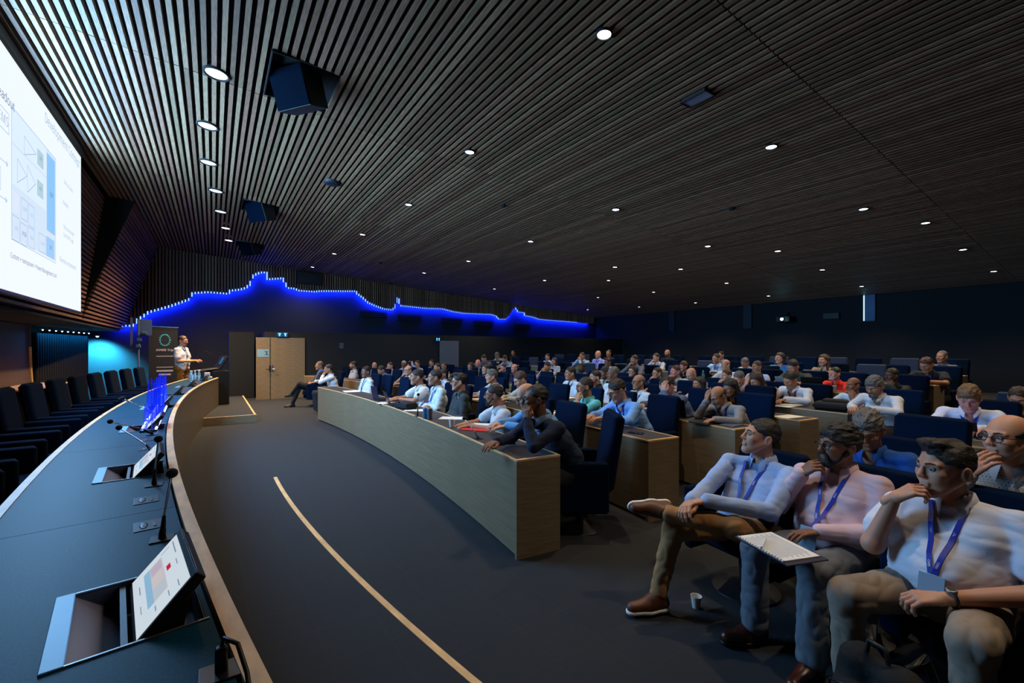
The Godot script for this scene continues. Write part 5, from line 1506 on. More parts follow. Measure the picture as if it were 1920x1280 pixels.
	poses.man_pink = pose_with({"pelvis": V(0, 0.47, -0.02), "belly": V(0, 0.61, -0.02), "chest": V(0, 0.77, 0.03), "neck": V(0.0, 0.935, 0.07), "head": V(0.0, 1.075, 0.03), "pitch": 0.02, "shL": V(-0.185, 0.88, 0.06), "shR": V(0.18, 0.87, 0.03), "elL": V(-0.23, 0.655, -0.06), "elR": V(0.255, 0.665, -0.13), "wrL": V(-0.04, 0.645, -0.24), "wrR": V(0.125, 0.895, -0.115),
		"hdL": V(0.5, -0.05, -0.85), "hdR": V(-0.65, 0.72, 0.1), "upL": V(0.1, 1, 0.1), "upR": V(0.4, 0.5, -0.8), "curlL": 0.35, "curlR": 1.25, "knL": V(-0.12, 0.525, -0.47), "knR": V(0.17, 0.525, -0.48), "anL": V(-0.13, 0.1, -0.50), "anR": V(0.18, 0.1, -0.47), "ftL": V(-0.05, -0.12, -1), "ftR": V(0.35, -0.12, -1), "hipL": V(-0.1, 0.48, -0.04), "hipR": V(0.1, 0.48, -0.04), "bulk": 1.04, "paunch": 0.02, "cell": 0.0066, "fine": true, "flare": true})
	poses.man_white = pose_with({"pelvis": V(0, 0.47, 0), "belly": V(0, 0.62, -0.04), "chest": V(0, 0.77, 0.0), "neck": V(0, 0.93, 0.03), "head": V(0.02, 1.075, -0.02), "pitch": 0.0, "shL": V(-0.2, 0.87, 0.03), "shR": V(0.19, 0.85, -0.01), "elL": V(-0.30, 0.655, -0.07), "elR": V(0.23, 0.69, -0.19), "wrL": V(-0.05, 0.60, -0.33), "wrR": V(0.155, 0.925, -0.17),
		"hdL": V(0.75, -0.12, -0.6), "hdR": V(-0.7, 0.62, 0.15), "upL": V(0.2, 0.9, -0.4), "upR": V(0.5, 0.6, -0.6), "curlL": 0.95, "curlR": 1.25, "knL": V(-0.16, 0.52, -0.44), "knR": V(0.23, 0.52, -0.46), "anL": V(-0.16, 0.1, -0.44), "anR": V(0.24, 0.1, -0.44), "hipL": V(-0.11, 0.48, -0.03), "hipR": V(0.11, 0.48, -0.03), "bulk": 1.12, "paunch": 0.05, "cell": 0.0066, "fine": true})
	poses.man_dots = pose_with({"chest": V(0, 0.79, 0.04), "neck": V(0, 0.97, 0.06), "head": V(0.0, 1.125, 0.0), "shL": V(-0.185, 0.92, 0.05), "shR": V(0.185, 0.91, 0.02), "elL": V(-0.25, 0.70, -0.05), "elR": V(0.16, 0.74, -0.2), "wrL": V(0.02, 0.70, -0.22), "wrR": V(0.1, 0.93, -0.19), "hdR": V(-0.5, 0.8, 0.1), "upR": V(0.3, 0.3, -1), "curlR": 0.5, "hdL": V(1, 0, -0.2), "cell": 0.008, "fine": true})
	poses.man_polo = pose_with({"chest": V(0, 0.78, -0.03), "neck": V(0, 0.95, -0.08), "head": V(0.0, 1.09, -0.16), "pitch": -0.3, "shL": V(-0.185, 0.90, -0.06), "shR": V(0.185, 0.90, -0.06), "elL": V(-0.25, 0.66, -0.1), "elR": V(0.25, 0.66, -0.1), "wrL": V(-0.08, 0.62, -0.3), "wrR": V(0.08, 0.62, -0.3), "cell": 0.008, "fine": true})

func arms(f: Field, p: Dictionary, grow: float, upto: float, cuff: float) -> void:
	for s in ["L", "R"]:
		var a: Vector3 = p["sh" + s]
		var e: Vector3 = p["el" + s]
		var w: Vector3 = p["wr" + s]
		var b: float = p.bulk
		if upto <= 0.75:
			var m := a.lerp(e, upto)
			f.cone(a, m, 0.052 * b + grow, lerpf(0.052, 0.048, upto) * b + grow * 1.5 + 0.008, 0.02)
		else:
			f.cone(a, e, 0.050 * b + grow, 0.041 * b + grow, 0.02)
			if upto >= 2.0: f.cone(e, w, 0.040 * b + grow, cuff + grow, 0.015)
			elif upto > 1.0: f.cone(e, e.lerp(w, upto - 1.0), 0.040 * b + grow, lerpf(0.040, 0.03, upto - 1.0) + grow, 0.015)

func trunk(f: Field, p: Dictionary, grow: float) -> void:
	var b: float = p.bulk
	var side: Vector3 = (p.shR - p.shL).normalized()
	var k := 0.05
	for s in [-1.0, 1.0]:
		f.cone(p.pelvis + side * 0.075 * s * b, p.belly + side * 0.075 * s * b, 0.112 * b + grow, 0.105 * b + grow, k)
		f.cone(p.belly + side * 0.075 * s * b, p.chest + side * 0.085 * s * b, 0.105 * b + grow, 0.108 * b + grow, k)
		var sh: Vector3 = p.shL if s < 0 else p.shR
		f.cone(p.chest + side * 0.07 * s, p.neck.lerp(sh, 0.35) + V(0, -0.045, 0), 0.105 * b + grow, 0.055 * b + grow, k)
		f.cone(p.neck + V(0, -0.035, 0), sh, 0.048 * b + grow, 0.052 * b + grow, 0.03)
	if p.paunch > 0.0:
		f.ell(p.belly + V(0, 0.01, -0.045 - p.paunch * 0.6), V(0.135 + grow, 0.13 + grow, 0.085 + p.paunch + grow), 0.06)

func bounds(pts: Array, m: float) -> Array:
	var a: Vector3 = pts[0]
	var b: Vector3 = pts[0]
	for q in pts:
		a = a.min(q); b = b.max(q)
	return [a - V(m, m, m), b + V(m, m, m)]

func skin_job(p: Dictionary) -> MB:
	var bb := bounds([p.pelvis, p.chest, p.neck, p.head, p.shL, p.shR, p.elL, p.elR, p.wrL, p.wrR, p.knL, p.knR, p.anL, p.anR], 0.15)
	var f := Field.new(bb[0], bb[1], p.cell * 1.15 if not p.has("fine") else p.cell)
	trunk(f, p, -0.022)
	arms(f, p, 0.0, 2.0, 0.026)
	f.cone(p.neck + V(0, -0.06, 0.0), p.neck.lerp(p.head, 0.62) + V(0, 0, 0.012), 0.062, 0.056, 0.03)
	for s in ["L", "R"]:
		f.cone(p["hip" + s], p["kn" + s], 0.07, 0.05, 0.03)
		f.cone(p["kn" + s], p["an" + s], 0.045, 0.034, 0.02)
	var mb := MB.new()
	f.nets(mb)
	return mb

func shirt_job(p: Dictionary, upto: float) -> Dictionary:
	var pts := [p.pelvis, p.belly, p.chest, p.neck, p.shL, p.shR]
	if upto > 0.0: pts += [p.elL, p.elR]
	if upto > 1.0: pts += [p.wrL, p.wrR]
	var bb := bounds(pts, 0.2)
	var f := Field.new(bb[0], bb[1], p.cell)
	trunk(f, p, 0.004)
	if upto > 0.0: arms(f, p, 0.010, upto, 0.034)
	# neck opening and hem
	f.ell(p.neck + V(0, 0.035, -0.02), V(0.066, 0.06, 0.07), 0.012, Basis(), true)
	var nz := FastNoiseLite.new()
	nz.seed = 5; nz.frequency = 5.5; nz.fractal_octaves = 2; nz.fractal_type = FastNoiseLite.FRACTAL_RIDGED
	f.rough(nz, 0.0056, V(0.55, 1.6, 0.8))
	var mb := MB.new()
	f.nets(mb)
	# lanyard: two straps laid on the chest
	var straps := []
	for s in [-1.0, 1.0]:
		var line := []
		for k in 9:
			var t := k / 8.0
			var x: float = p.neck.x + s * lerpf(0.068, 0.006, t)
			var y: float = p.neck.y + lerpf(0.03, -0.27, t)
			var z: float = p.neck.z - 0.36
			while z < p.neck.z + 0.25 and f.at(V(x, y, z)) > 0.003: z += 0.003
			if z < p.neck.z + 0.22: line.append(V(x, y, z - 0.004))
		straps.append(line)
	return {"mb": mb, "straps": straps}

func trousers_job(p: Dictionary) -> MB:
	var bb := bounds([p.pelvis, p.knL, p.knR, p.anL, p.anR, p.hipL, p.hipR], 0.16)
	var f := Field.new(bb[0], bb[1], p.cell)
	var b: float = p.bulk
	f.cone(p.hipL + V(0, 0.02, 0.03), p.hipR + V(0, 0.02, 0.03), 0.118 * b, 0.118 * b, 0.04)
	f.cone(p.pelvis, p.pelvis.lerp(p.belly, 0.45), 0.125 * b, 0.12 * b, 0.04)
	var fl := 0.02 if p.has("flare") else 0.0
	for s in ["L", "R"]:
		f.cone(p["hip" + s], p["kn" + s], 0.095 * b, 0.070 * b, 0.03)
		var an: Vector3 = p["an" + s]
		f.cone(p["kn" + s], an + (p["kn" + s] - an).normalized() * 0.02, 0.066 * b, 0.052 + fl, 0.02)
	var nz := FastNoiseLite.new()
	nz.seed = 15; nz.frequency = 6.0; nz.fractal_octaves = 2; nz.fractal_type = FastNoiseLite.FRACTAL_RIDGED
	f.rough(nz, 0.0075, V(1.2, 1.0, 0.6))
	var mb := MB.new()
	f.nets(mb)
	return mb

func head_job(cell: float) -> MB:
	var f := Field.new(V(-0.11, -0.15, -0.135), V(0.11, 0.135, 0.135), cell)
	f.ell(V(0, 0.032, 0.014), V(0.074, 0.083, 0.094), 0.02)
	f.ell(V(0, -0.025, -0.032), V(0.061, 0.088, 0.060), 0.03)
	for s in [-1.0, 1.0]:
		f.cone(V(s * 0.056, -0.035, 0.01), V(s * 0.022, -0.100, -0.062), 0.020, 0.017, 0.025)
		f.cone(V(s * 0.040, -0.022, -0.062), V(s * 0.034, -0.04, -0.062), 0.019, 0.017, 0.02)
		f.cone(V(s * 0.014, 0.024, -0.086), V(s * 0.042, 0.022, -0.070), 0.009, 0.008, 0.014)
		f.cone(V(s * 0.011, -0.031, -0.098), V(s * 0.011, -0.031, -0.094), 0.008, 0.008, 0.008)
	f.cone(V(-0.008, -0.102, -0.070), V(0.008, -0.102, -0.070), 0.020, 0.020, 0.02)
	f.cone(V(0, 0.016, -0.086), V(0, -0.026, -0.106), 0.0085, 0.0125, 0.010)
	f.cone(V(-0.016, -0.0585, -0.086), V(0.016, -0.0585, -0.086), 0.0065, 0.0065, 0.007)
	f.cone(V(-0.014, -0.0705, -0.085), V(0.014, -0.0705, -0.085), 0.0075, 0.0075, 0.007)
	for s in [-1.0, 1.0]:
		f.ell(V(s * 0.031, 0.004, -0.096), V(0.017, 0.011, 0.016), 0.012, Basis(), true)
		f.ell(V(s * 0.081, -0.006, 0.016), V(0.009, 0.031, 0.019), 0.008, Basis(Vector3.UP, s * 0.35))
		f.ell(V(s * 0.089, -0.006, 0.012), V(0.006, 0.018, 0.010), 0.006, Basis(Vector3.UP, s * 0.35), true)
	var mb := MB.new()
	f.nets(mb)
	return mb

func hair_job(style: String, cell: float) -> MB:
	var long := style == "long" or style == "bob" or style == "wavy"
	var f := Field.new(V(-0.15, -0.30 if long else -0.14, -0.15), V(0.15, 0.17, 0.17), cell)
	var nz := FastNoiseLite.new(); nz.seed = 3; nz.fractal_octaves = 3
	match style:
		"short", "buzz", "curly", "quiff", "grey":
			var g := -0.004 if style == "buzz" else (0.010 if style == "curly" else 0.0)
			f.ell(V(0, 0.040, 0.020), V(0.0795 + g * 0.5, 0.089 + g, 0.098 + g), 0.01)
			if style == "quiff": f.ell(V(0.01, 0.108, -0.042), V(0.056, 0.026, 0.046), 0.02)
			f.cut_plane(V(0, -0.90, -0.436), 0.012 if style != "curly" else 0.006, 0.008)
			# clear the ears
			for s in [-1.0, 1.0]: f.ell(V(s * 0.09, -0.012, 0.005), V(0.025, 0.04, 0.024), 0.01, Basis(), true)
			nz.frequency = 28.0 if style == "curly" else 24.0
			f.rough(nz, 0.014 if style == "curly" else 0.0085, V(1, 1, 0.45))
		"horseshoe":
			f.ell(V(0, 0.028, 0.019), V(0.080, 0.080, 0.098), 0.01)
			f.cut_plane(V(0, -0.90, -0.436), 0.014, 0.008)
			f.cut_plane(V(0, 0.95, -0.32), 0.040, 0.012)
			for s in [-1.0, 1.0]: f.ell(V(s * 0.09, -0.012, 0.005), V(0.025, 0.04, 0.024), 0.01, Basis(), true)
			nz.frequency = 18.0
			f.rough(nz, 0.007, V(1, 1, 1))
		_:
			f.ell(V(0, 0.038, 0.020), V(0.090, 0.092, 0.106), 0.01)
			f.cut_plane(V(0, -0.80, -0.60), -0.008, 0.012)
			var dn := -0.10 if style == "bob" else -0.25
			for s in [-1.0, 1.0]:
				f.cone(V(s * 0.072, 0.03, 0.02), V(s * 0.082, dn, 0.02), 0.03, 0.026, 0.03)
				f.cone(V(s * 0.035, 0.03, 0.085), V(s * 0.05, dn, 0.075), 0.035, 0.028, 0.03)
			nz.frequency = 14.0
			f.rough(nz, 0.016 if style == "wavy" else 0.008, V(1, 0.35, 1))
	var mb := MB.new()
	f.nets(mb)
	return mb

func beard_job(cell: float) -> MB:
	var f := Field.new(V(-0.1, -0.16, -0.14), V(0.1, 0.02, 0.06), cell)
	for s in [-1.0, 1.0]:
		f.cone(V(s * 0.060, -0.03, 0.0), V(s * 0.024, -0.102, -0.064), 0.0195, 0.020, 0.02)
		f.cone(V(s * 0.024, -0.052, -0.086), V(s * 0.026, -0.085, -0.08), 0.010, 0.013, 0.012)
	f.cone(V(-0.02, -0.106, -0.072), V(0.02, -0.106, -0.070), 0.0225, 0.0225, 0.02)
	f.cone(V(-0.02, -0.0475, -0.094), V(0.02, -0.0475, -0.094), 0.006, 0.006, 0.01)
	var nz := FastNoiseLite.new(); nz.seed = 9; nz.frequency = 25.0
	f.rough(nz, 0.005, V(1, 1, 1))
	var mb := MB.new()
	f.nets(mb)
	return mb

func hand_job(curl: float, cell: float) -> MB:
	# right hand: fingers along -z, back of the hand up, thumb on -x
	var f := Field.new(V(-0.10, -0.11, -0.22), V(0.075, 0.05, 0.06), cell)
	f.cone(V(0, 0, 0.035), V(0, 0, -0.01), 0.026, 0.025, 0.015)
	for j in 4:
		var x := -0.030 + 0.0195 * j
		var len := [0.92, 1.05, 1.0, 0.8][j] as float
		var kn := V(x, 0.004 - 0.003 * absf(j - 1.2), -0.086 + 0.004 * absf(j - 1.3))
		f.cone(V(x * 0.55, 0, -0.012), kn, 0.0155, 0.0115, 0.012)
		var a := curl * 0.55
		var q := kn
		var fan := (j - 1.5) * 0.07
		for s in 3:
			var dirv := V(sin(fan), -sin(a), -cos(a) * cos(fan)).normalized()
			var l := [0.043, 0.027, 0.021][s] * len as float
			var nq := q + dirv * l
			f.cone(q, nq, 0.0098 - 0.0008 * s, 0.0090 - 0.0008 * s, 0.004)
			q = nq
			a += curl * (0.85 if s == 0 else 0.6) + 0.05
	var t0 := V(-0.024, -0.008, -0.018)
	var t1 := V(-0.048, -0.016, -0.052)
	f.cone(t0, t1, 0.016, 0.0125, 0.014)
	var bend := clampf(curl, 0.2, 1.0)
	var t2 := t1 + V(-0.012 + 0.02 * bend, -0.012 * bend, -0.034)
	f.cone(t1, t2, 0.0115, 0.0105, 0.006)
	f.cone(t2, t2 + V(0.004 + 0.012 * bend, -0.006 * bend, -0.024), 0.0105, 0.0088, 0.005)
	var mb := MB.new()
	f.nets(mb)
	return mb

func shoe_jobs(cell: float) -> Array:
	# toe along -z, ankle joint at the origin, sole 0.09 below
	var f := Field.new(V(-0.08, -0.12, -0.26), V(0.08, 0.06, 0.12), cell)
	f.cone(V(0, -0.045, 0.035), V(0, -0.05, -0.06), 0.044, 0.040, 0.03)
	f.cone(V(0, -0.055, -0.06), V(0.004, -0.058, -0.165), 0.042, 0.034, 0.03)
	f.cone(V(0, 0.005, 0.015), V(0, -0.03, -0.03), 0.046, 0.045, 0.02)
	f.cut_plane(V(0, -1, 0), 0.078, 0.008)
	f.ell(V(0, 0.045, 0.01), V(0.038, 0.04, 0.045), 0.008, Basis(), true)
	var a := MB.new(); f.nets(a)
	var g := Field.new(V(-0.08, -0.12, -0.26), V(0.08, 0.0, 0.12), cell)
	g.cone(V(0, -0.08, 0.035), V(0, -0.08, -0.06), 0.044, 0.043, 0.03)
	g.cone(V(0, -0.08, -0.06), V(0.004, -0.08, -0.17), 0.044, 0.036, 0.03)
	g.cut_plane(V(0, 1, 0), -0.070, 0.004)
	g.cut_plane(V(0, -1, 0), 0.092, 0.004)
	var b := MB.new(); g.nets(b)
	return [a, b]

# ---------------------------------------------------------------- building the shapes once, on all processors
var jobs := []
var made_mesh := {}
func add_job(key: String, fn: Callable) -> void:
	for j in jobs:
		if j[0] == key: return
	jobs.append([key, fn, null])

func run_job(k: int) -> void:
	jobs[k][2] = jobs[k][1].call()

func run_jobs() -> void:
	var id := WorkerThreadPool.add_group_task(run_job, jobs.size(), -1, true)
	WorkerThreadPool.wait_for_group_task_completion(id)
	for j in jobs:
		made_mesh[j[0]] = j[2]

func basis_to(dirv: Vector3, up: Vector3) -> Basis:
	var z := -dirv.normalized()
	var x := up.cross(z).normalized()
	if x.length() < 0.5: x = Vector3.RIGHT
	return Basis(x, z.cross(x).normalized(), z)

var skins := [Color(0.76, 0.55, 0.44), Color(0.66, 0.46, 0.34), Color(0.50, 0.33, 0.24), Color(0.34, 0.22, 0.16), Color(0.78, 0.52, 0.44)]
var hairs := [Color(0.05, 0.045, 0.045), Color(0.11, 0.08, 0.06), Color(0.20, 0.13, 0.085), Color(0.42, 0.31, 0.20), Color(0.36, 0.35, 0.34), Color(0.66, 0.65, 0.63), Color(0.26, 0.14, 0.08)]
var skin_m := []
var hair_m := []
var cloth_m := {}
var shared := {}

func cloth(c: Color) -> Material:
	var key := c.to_html()
	if not cloth_m.has(key):
		var m := mat(c, 0.9)
		m.normal_enabled = true
		m.normal_texture = M.weave
		m.normal_scale = 0.25
		m.uv1_triplanar = true
		m.uv1_scale = V(6, 6, 6)
		m.rim_enabled = true; m.rim = 0.12; m.rim_tint = 0.8
		cloth_m[key] = m
	return cloth_m[key]

func share(key: String, mb: MB) -> ArrayMesh:
	if not shared.has(key): shared[key] = mb.mesh()
	return shared[key]

func lod(fine: int) -> String:
	return ["_far", "_mid", "_near"][fine]

# q: dictionary of looks
func person(q: Dictionary) -> Node3D:
	var p: Dictionary = poses[q.pose]
	var fine: int = q.get("fine", 0)
	var sc: float = q.get("scale", 1.0)
	var o := thing("person", q.label, "person", Vector3.ZERO, q.turn, q.get("group", "listeners"))
	o.scale = V(sc, sc, sc)
	o.position = q.at
	var hb := Basis(Vector3.UP, q.get("yaw", 0.0)) * Basis(Vector3.RIGHT, p.pitch + q.get("nod", 0.0)) * Basis(Vector3(0, 0, 1), p.roll)
	var hs: float = q.get("head", 1.0)
	var ht := Transform3D(hb.scaled_local(V(hs * q.get("wide", 1.0), hs, hs * q.get("deep", 1.0))), p.head)
	# body: trunk, limbs, hands and head in one mesh
	var b := MB.new()
	b.add(made_mesh["skin_" + q.pose])
	b.add(made_mesh["head" + lod(fine)], ht)
	for s in ["L", "R"]:
		var dirv: Vector3 = p["hd" + s].normalized()
		var t := Transform3D(basis_to(dirv, p["up" + s]), p["wr" + s])
		if s == "L": t.basis = Basis(-t.basis.x, t.basis.y, t.basis.z)
		b.add(made_mesh["hand_%.2f%s" % [p["curl" + s], "_near" if fine == 2 else "_far"]], t)
	part("body", b, skin_m[q.skin], o)
	var kind: String = q.get("sleeve", "long")
	var job: Dictionary = made_mesh["shirt_%s_%s" % [q.pose, kind]]
	var sh := part("shirt" if not q.has("jacket") else "jacket", share("shirt_%s_%s" % [q.pose, kind], job.mb), q.shirt if q.shirt is Material else cloth(q.shirt), o)
	if q.has("logo"):
		part("chest_mark", q.logo, M.paper, sh)
	part("trousers", share("trousers_" + q.pose, made_mesh["trousers_" + q.pose]), cloth(q.get("legs", Color(0.10, 0.11, 0.14))), o)
	# collar
	if q.get("collar", true):
		part("collar", collar_mesh(p, q.pose), cloth(q.get("inner", q.shirt if q.shirt is Color else Color(0.7, 0.72, 0.75))), o)
	if fine == 2 and kind == "long":
		var mid := []
		for k in mini(job.straps[0].size(), job.straps[1].size()): mid.append((job.straps[0][k] + job.straps[1][k]) * 0.5 + V(0, -0.05, -0.001))
		if mid.size() > 4:
			var pk := MB.new(); strip(pk, mid.slice(2), 0.03)
			part("placket", pk, q.shirt if q.shirt is Material else cloth(q.shirt), sh)
			for k in range(3, mid.size(), 2):
				var bt := MB.new(); bt.sphere(V(0, 0, 0), V(0.0055, 0.0055, 0.002), 8, 4)
				part("button", share("button", bt), M.paper, sh, Transform3D(Basis(), mid[k] + V(0, 0, -0.005)))
	if q.has("inner"):
		part("shirt_front", front_mesh(job.straps, q.pose + kind), cloth(q.inner), o)
	if q.get("hair", "") != "":
		part("hair", share("hair_" + q.hair + lod(fine), made_mesh["hair_" + q.hair + ("_near" if fine == 2 else "_far")]), hair_m[q.tint], o, ht)
	if q.get("beard", false):
		part("beard", share("beard" + lod(fine), made_mesh["beard" + ("_near" if fine == 2 else "_far")]), hair_m[q.get("beard_tint", q.tint)], o, ht)
	if fine > 0:
		for s in [-1.0, 1.0]:
			part("eye", eye_mesh(), M.eye, o, ht * Transform3D(Basis(), V(s * 0.031, 0.004, -0.0765)))
			part("eyebrow", brow_mesh(s), hair_m[q.tint if q.get("hair", "") != "" else 1], o, ht)
	if q.get("glasses", false):
		part("glasses", glasses_mesh(), M.black, o, ht)
	if q.get("lanyard", false):
		var la := part("lanyard", lanyard_mesh(job.straps, q.pose + kind), M.lanyard, o)
		if job.straps[0].size() > 2:
			var e: Vector3 = job.straps[0][job.straps[0].size() - 1]
			var bd := MB.new(); bd.rbox(V(0, -0.06, -0.006), V(0.085, 0.115, 0.004), 0.001)
			if fine == 2:
				for l in job.straps:
					for k in [2, 5]:
						if l.size() > k + 2:
							var tx: Vector3 = (l[k + 2] - l[k]).normalized()
							var tz := V(0, 0.25, 1.0); tz = (tz - tx * tz.dot(tx)).normalized()
							part("lettering", word_mesh(), M.paper, la, Transform3D(Basis(tx, -tz.cross(tx) * -1.0, tz).rotated(tx, PI), l[k + 1] + V(0, 0, -0.0036)))
			part("badge", share("badge", bd), M.badge, la, Transform3D(Basis(Vector3.RIGHT, 0.25), V(p.neck.x, e.y, e.z)))
	if q.get("shoes", false):
		for s in ["L", "R"]:
			var fd: Vector3 = p["ft" + s].normalized()
			var side: Vector3 = p["kn" + s] - p["an" + s]
			var t := Transform3D(basis_to(fd, side.normalized()), p["an" + s])
			if not q.has("crossed") or s == "R": t = Transform3D(basis_to(V(fd.x, 0, fd.z), Vector3.UP), p["an" + s])
			var se := part("shoe", share("shoe", made_mesh.shoe[0]), q.get("shoe", M.black), o, t)
			part("sole", share("sole", made_mesh.shoe[1]), q.get("sole", M.black), se)
	return o

var em := {}
func eye_mesh() -> ArrayMesh:
	if not em.has("eye"):
		var b := MB.new()
		b.sphere(V(0, 0, 0), V(0.0125, 0.0125, 0.0125), 14, 12)
		for k in b.v.size():
			var n := b.n[k]
			b.c.append(Color(0.03, 0.02, 0.015) if n.z < -0.88 else Color(0.28, 0.26, 0.25))
		em.eye = b.mesh()
	return em.eye

func word_mesh() -> Mesh:
	if not em.has("word"):
		var tm := TextMesh.new()
		var font := SystemFont.new(); font.font_names = PackedStringArray(["Droid Sans"])
		tm.font = font; tm.text = "cnes"; tm.font_size = 16; tm.pixel_size = 0.0009; tm.depth = 0.0006
		em.word = tm
	return em.word

func brow_mesh(s: float) -> ArrayMesh:
	var key := "brow%d" % int(s)
	if not em.has(key):
		var b := MB.new()
		b.tube([V(s * 0.014, 0.024, -0.0955), V(s * 0.03, 0.029, -0.0885), V(s * 0.047, 0.023, -0.073)], 0.0042, 0.003, 6)
		em[key] = b.mesh()
	return em[key]

func glasses_mesh() -> ArrayMesh:
	if not em.has("glasses"):
		var b := MB.new()
		for s in [-1.0, 1.0]:
			var ring := []
			for k in 15:
				var an := TAU * k / 14.0
				ring.append(V(s * 0.033 + cos(an) * 0.024, 0.0 + sin(an) * 0.018, -0.101 + 0.25 * absf(s * 0.033 + cos(an) * 0.024) * absf(s * 0.033 + cos(an) * 0.024) * 10.0 * 0.6))
			b.tube(ring, 0.0024, 0.0024, 6, false)
			b.tube([V(s * 0.057, 0.006, -0.094), V(s * 0.078, 0.006, -0.04), V(s * 0.082, 0.004, 0.01)], 0.002, 0.002, 6)
		b.tube([V(-0.01, 0.004, -0.103), V(0.01, 0.004, -0.103)], 0.002, 0.002, 6)
		em.glasses = b.mesh()
	return em.glasses

func collar_mesh(p: Dictionary, key: String) -> ArrayMesh:
	if not em.has("collar" + key):
		var b := MB.new()
		var ax: Vector3 = (p.head - p.neck).normalized()
		var bs := basis_to(V(0, 0, -1), ax)
		var n := 18
		for k in n + 1:
			var a := lerpf(0.30, TAU - 0.30, float(k) / n)      # from front, all the way round
			var front := pow(maxf(0.0, cos(a)), 3.0)
			var dirv := V(sin(a), 0, -cos(a))
			var top: Vector3 = p.neck + bs * (dirv * 0.064 + V(0, 0.040 - 0.03 * front, 0))
			var mid: Vector3 = p.neck + bs * (dirv * 0.075 + V(0, 0.032 - 0.03 * front, 0))
			var bot: Vector3 = p.neck + bs * (dirv * (0.084 + 0.035 * front) + V(0, -0.004 - 0.075 * front, 0))
			for e in [[top, dirv * -1.0], [mid, (dirv + V(0, 0.7, 0)).normalized()], [bot, dirv]]:
				b.vert(e[0], bs * e[1])
		for k in n:
			for j in 2:
				var s := k * 3 + j
				b.tri(s, s + 3, s + 4); b.tri(s, s + 4, s + 1)
		em["collar" + key] = b.mesh()
	return em["collar" + key]

func strip(b: MB, line: Array, w: float) -> void:
	for k in line.size():
		var t: Vector3 = (line[mini(k + 1, line.size() - 1)] - line[maxi(k - 1, 0)]).normalized()
		var sd := t.cross(V(0, 0, -1)).normalized() * w * 0.5
		var nn := sd.cross(t).normalized()
		if nn.z > 0: nn = -nn
		for e in [line[k] - sd, line[k] + sd, line[k] + sd + nn * 0.003, line[k] - sd + nn * 0.003]:
			b.vert(e, nn)
	var s0 := b.v.size() - line.size() * 4
	for k in line.size() - 1:
		for j in 4:
			var p := s0 + k * 4 + j
			var q := s0 + k * 4 + (j + 1) % 4
			b.tri(p, q, q + 4); b.tri(p, q + 4, p + 4)

func lanyard_mesh(straps: Array, key: String) -> ArrayMesh:
	if not em.has("lan" + key):
		var b := MB.new()
		for l in straps:
			if l.size() > 2: strip(b, l, 0.019)
		em["lan" + key] = b.mesh()
	return em["lan" + key]

func front_mesh(straps: Array, key: String) -> ArrayMesh:      # shirt front seen in an open jacket
	if not em.has("front" + key):
		var b := MB.new()
		var l: Array = straps[0]
		var r: Array = straps[1]
		var n := mini(l.size(), r.size())
		for k in n:
			var m: Vector3 = (l[k] + r[k]) * 0.5
			b.vert(l[k] + V(0, 0, 0.001), V(-0.2, 0.2, -1)); b.vert(m + V(0, 0, -0.008), V(0, 0.2, -1)); b.vert(r[k] + V(0, 0, 0.001), V(0.2, 0.2, -1))
		for k in n - 1:
			for j in 2:
				var s := k * 3 + j
				b.tri(s, s + 1, s + 4); b.tri(s, s + 4, s + 3)
		em["front" + key] = b.mesh()
	return em["front" + key]

func sleeve_of(kind: String) -> float:
	return {"long": 2.0, "short": 0.62, "none": 0.18, "rolled": 1.35}[kind]

func prepare_people() -> void:
	define_poses()
	for c in skins:
		var m := mat(c, 0.55)
		m.subsurf_scatter_enabled = true
		m.subsurf_scatter_strength = 0.1
		skin_m.append(m)
	var strands := noise_bump(0.12, 31, 256, 7.0)
	for c in hairs:
		var m := mat(c, 0.55)
		m.normal_enabled = true; m.normal_texture = strands; m.normal_scale = 0.9
		m.uv1_triplanar = true; m.uv1_scale = V(26, 26, 5)
		hair_m.append(m)
	M.eye = mat(Color.WHITE, 0.15); M.eye.vertex_color_use_as_albedo = true
	M.lanyard = mat(Color(0.03, 0.16, 0.62), 0.5)
	M.badge = mat(Color(0.55, 0.66, 0.75), 0.3)
	var uses := []
	for q in people: uses.append(q[2])
	for q in uses: pass
	for l in [["_far", 0.0075], ["_mid", 0.0052], ["_near", 0.0036]]:
		add_job("head" + l[0], head_job.bind(l[1]))
	for st in ["short", "buzz", "curly", "quiff", "horseshoe", "long", "bob", "wavy"]:
		add_job("hair_" + st + "_far", hair_job.bind(st, 0.0085))
	for st in ["short", "curly", "horseshoe", "quiff"]:
		add_job("hair_" + st + "_near", hair_job.bind(st, 0.005))
	add_job("beard_far", beard_job.bind(0.007)); add_job("beard_near", beard_job.bind(0.0045))
	add_job("shoe", shoe_jobs.bind(0.007))
	for d in folk:
		var p: Dictionary = poses[d.pose]
		add_job("skin_" + d.pose, skin_job.bind(p))
		add_job("trousers_" + d.pose, trousers_job.bind(p))
		add_job("shirt_%s_%s" % [d.pose, d.get("sleeve", "long")], shirt_job.bind(p, sleeve_of(d.get("sleeve", "long"))))
		for s in ["L", "R"]:
			var nr: bool = d.get("fine", 0) == 2
			add_job("hand_%.2f%s" % [p["curl" + s], "_near" if nr else "_far"], hand_job.bind(p["curl" + s], 0.0042 if nr else 0.0062))
	run_jobs()
var folk := []
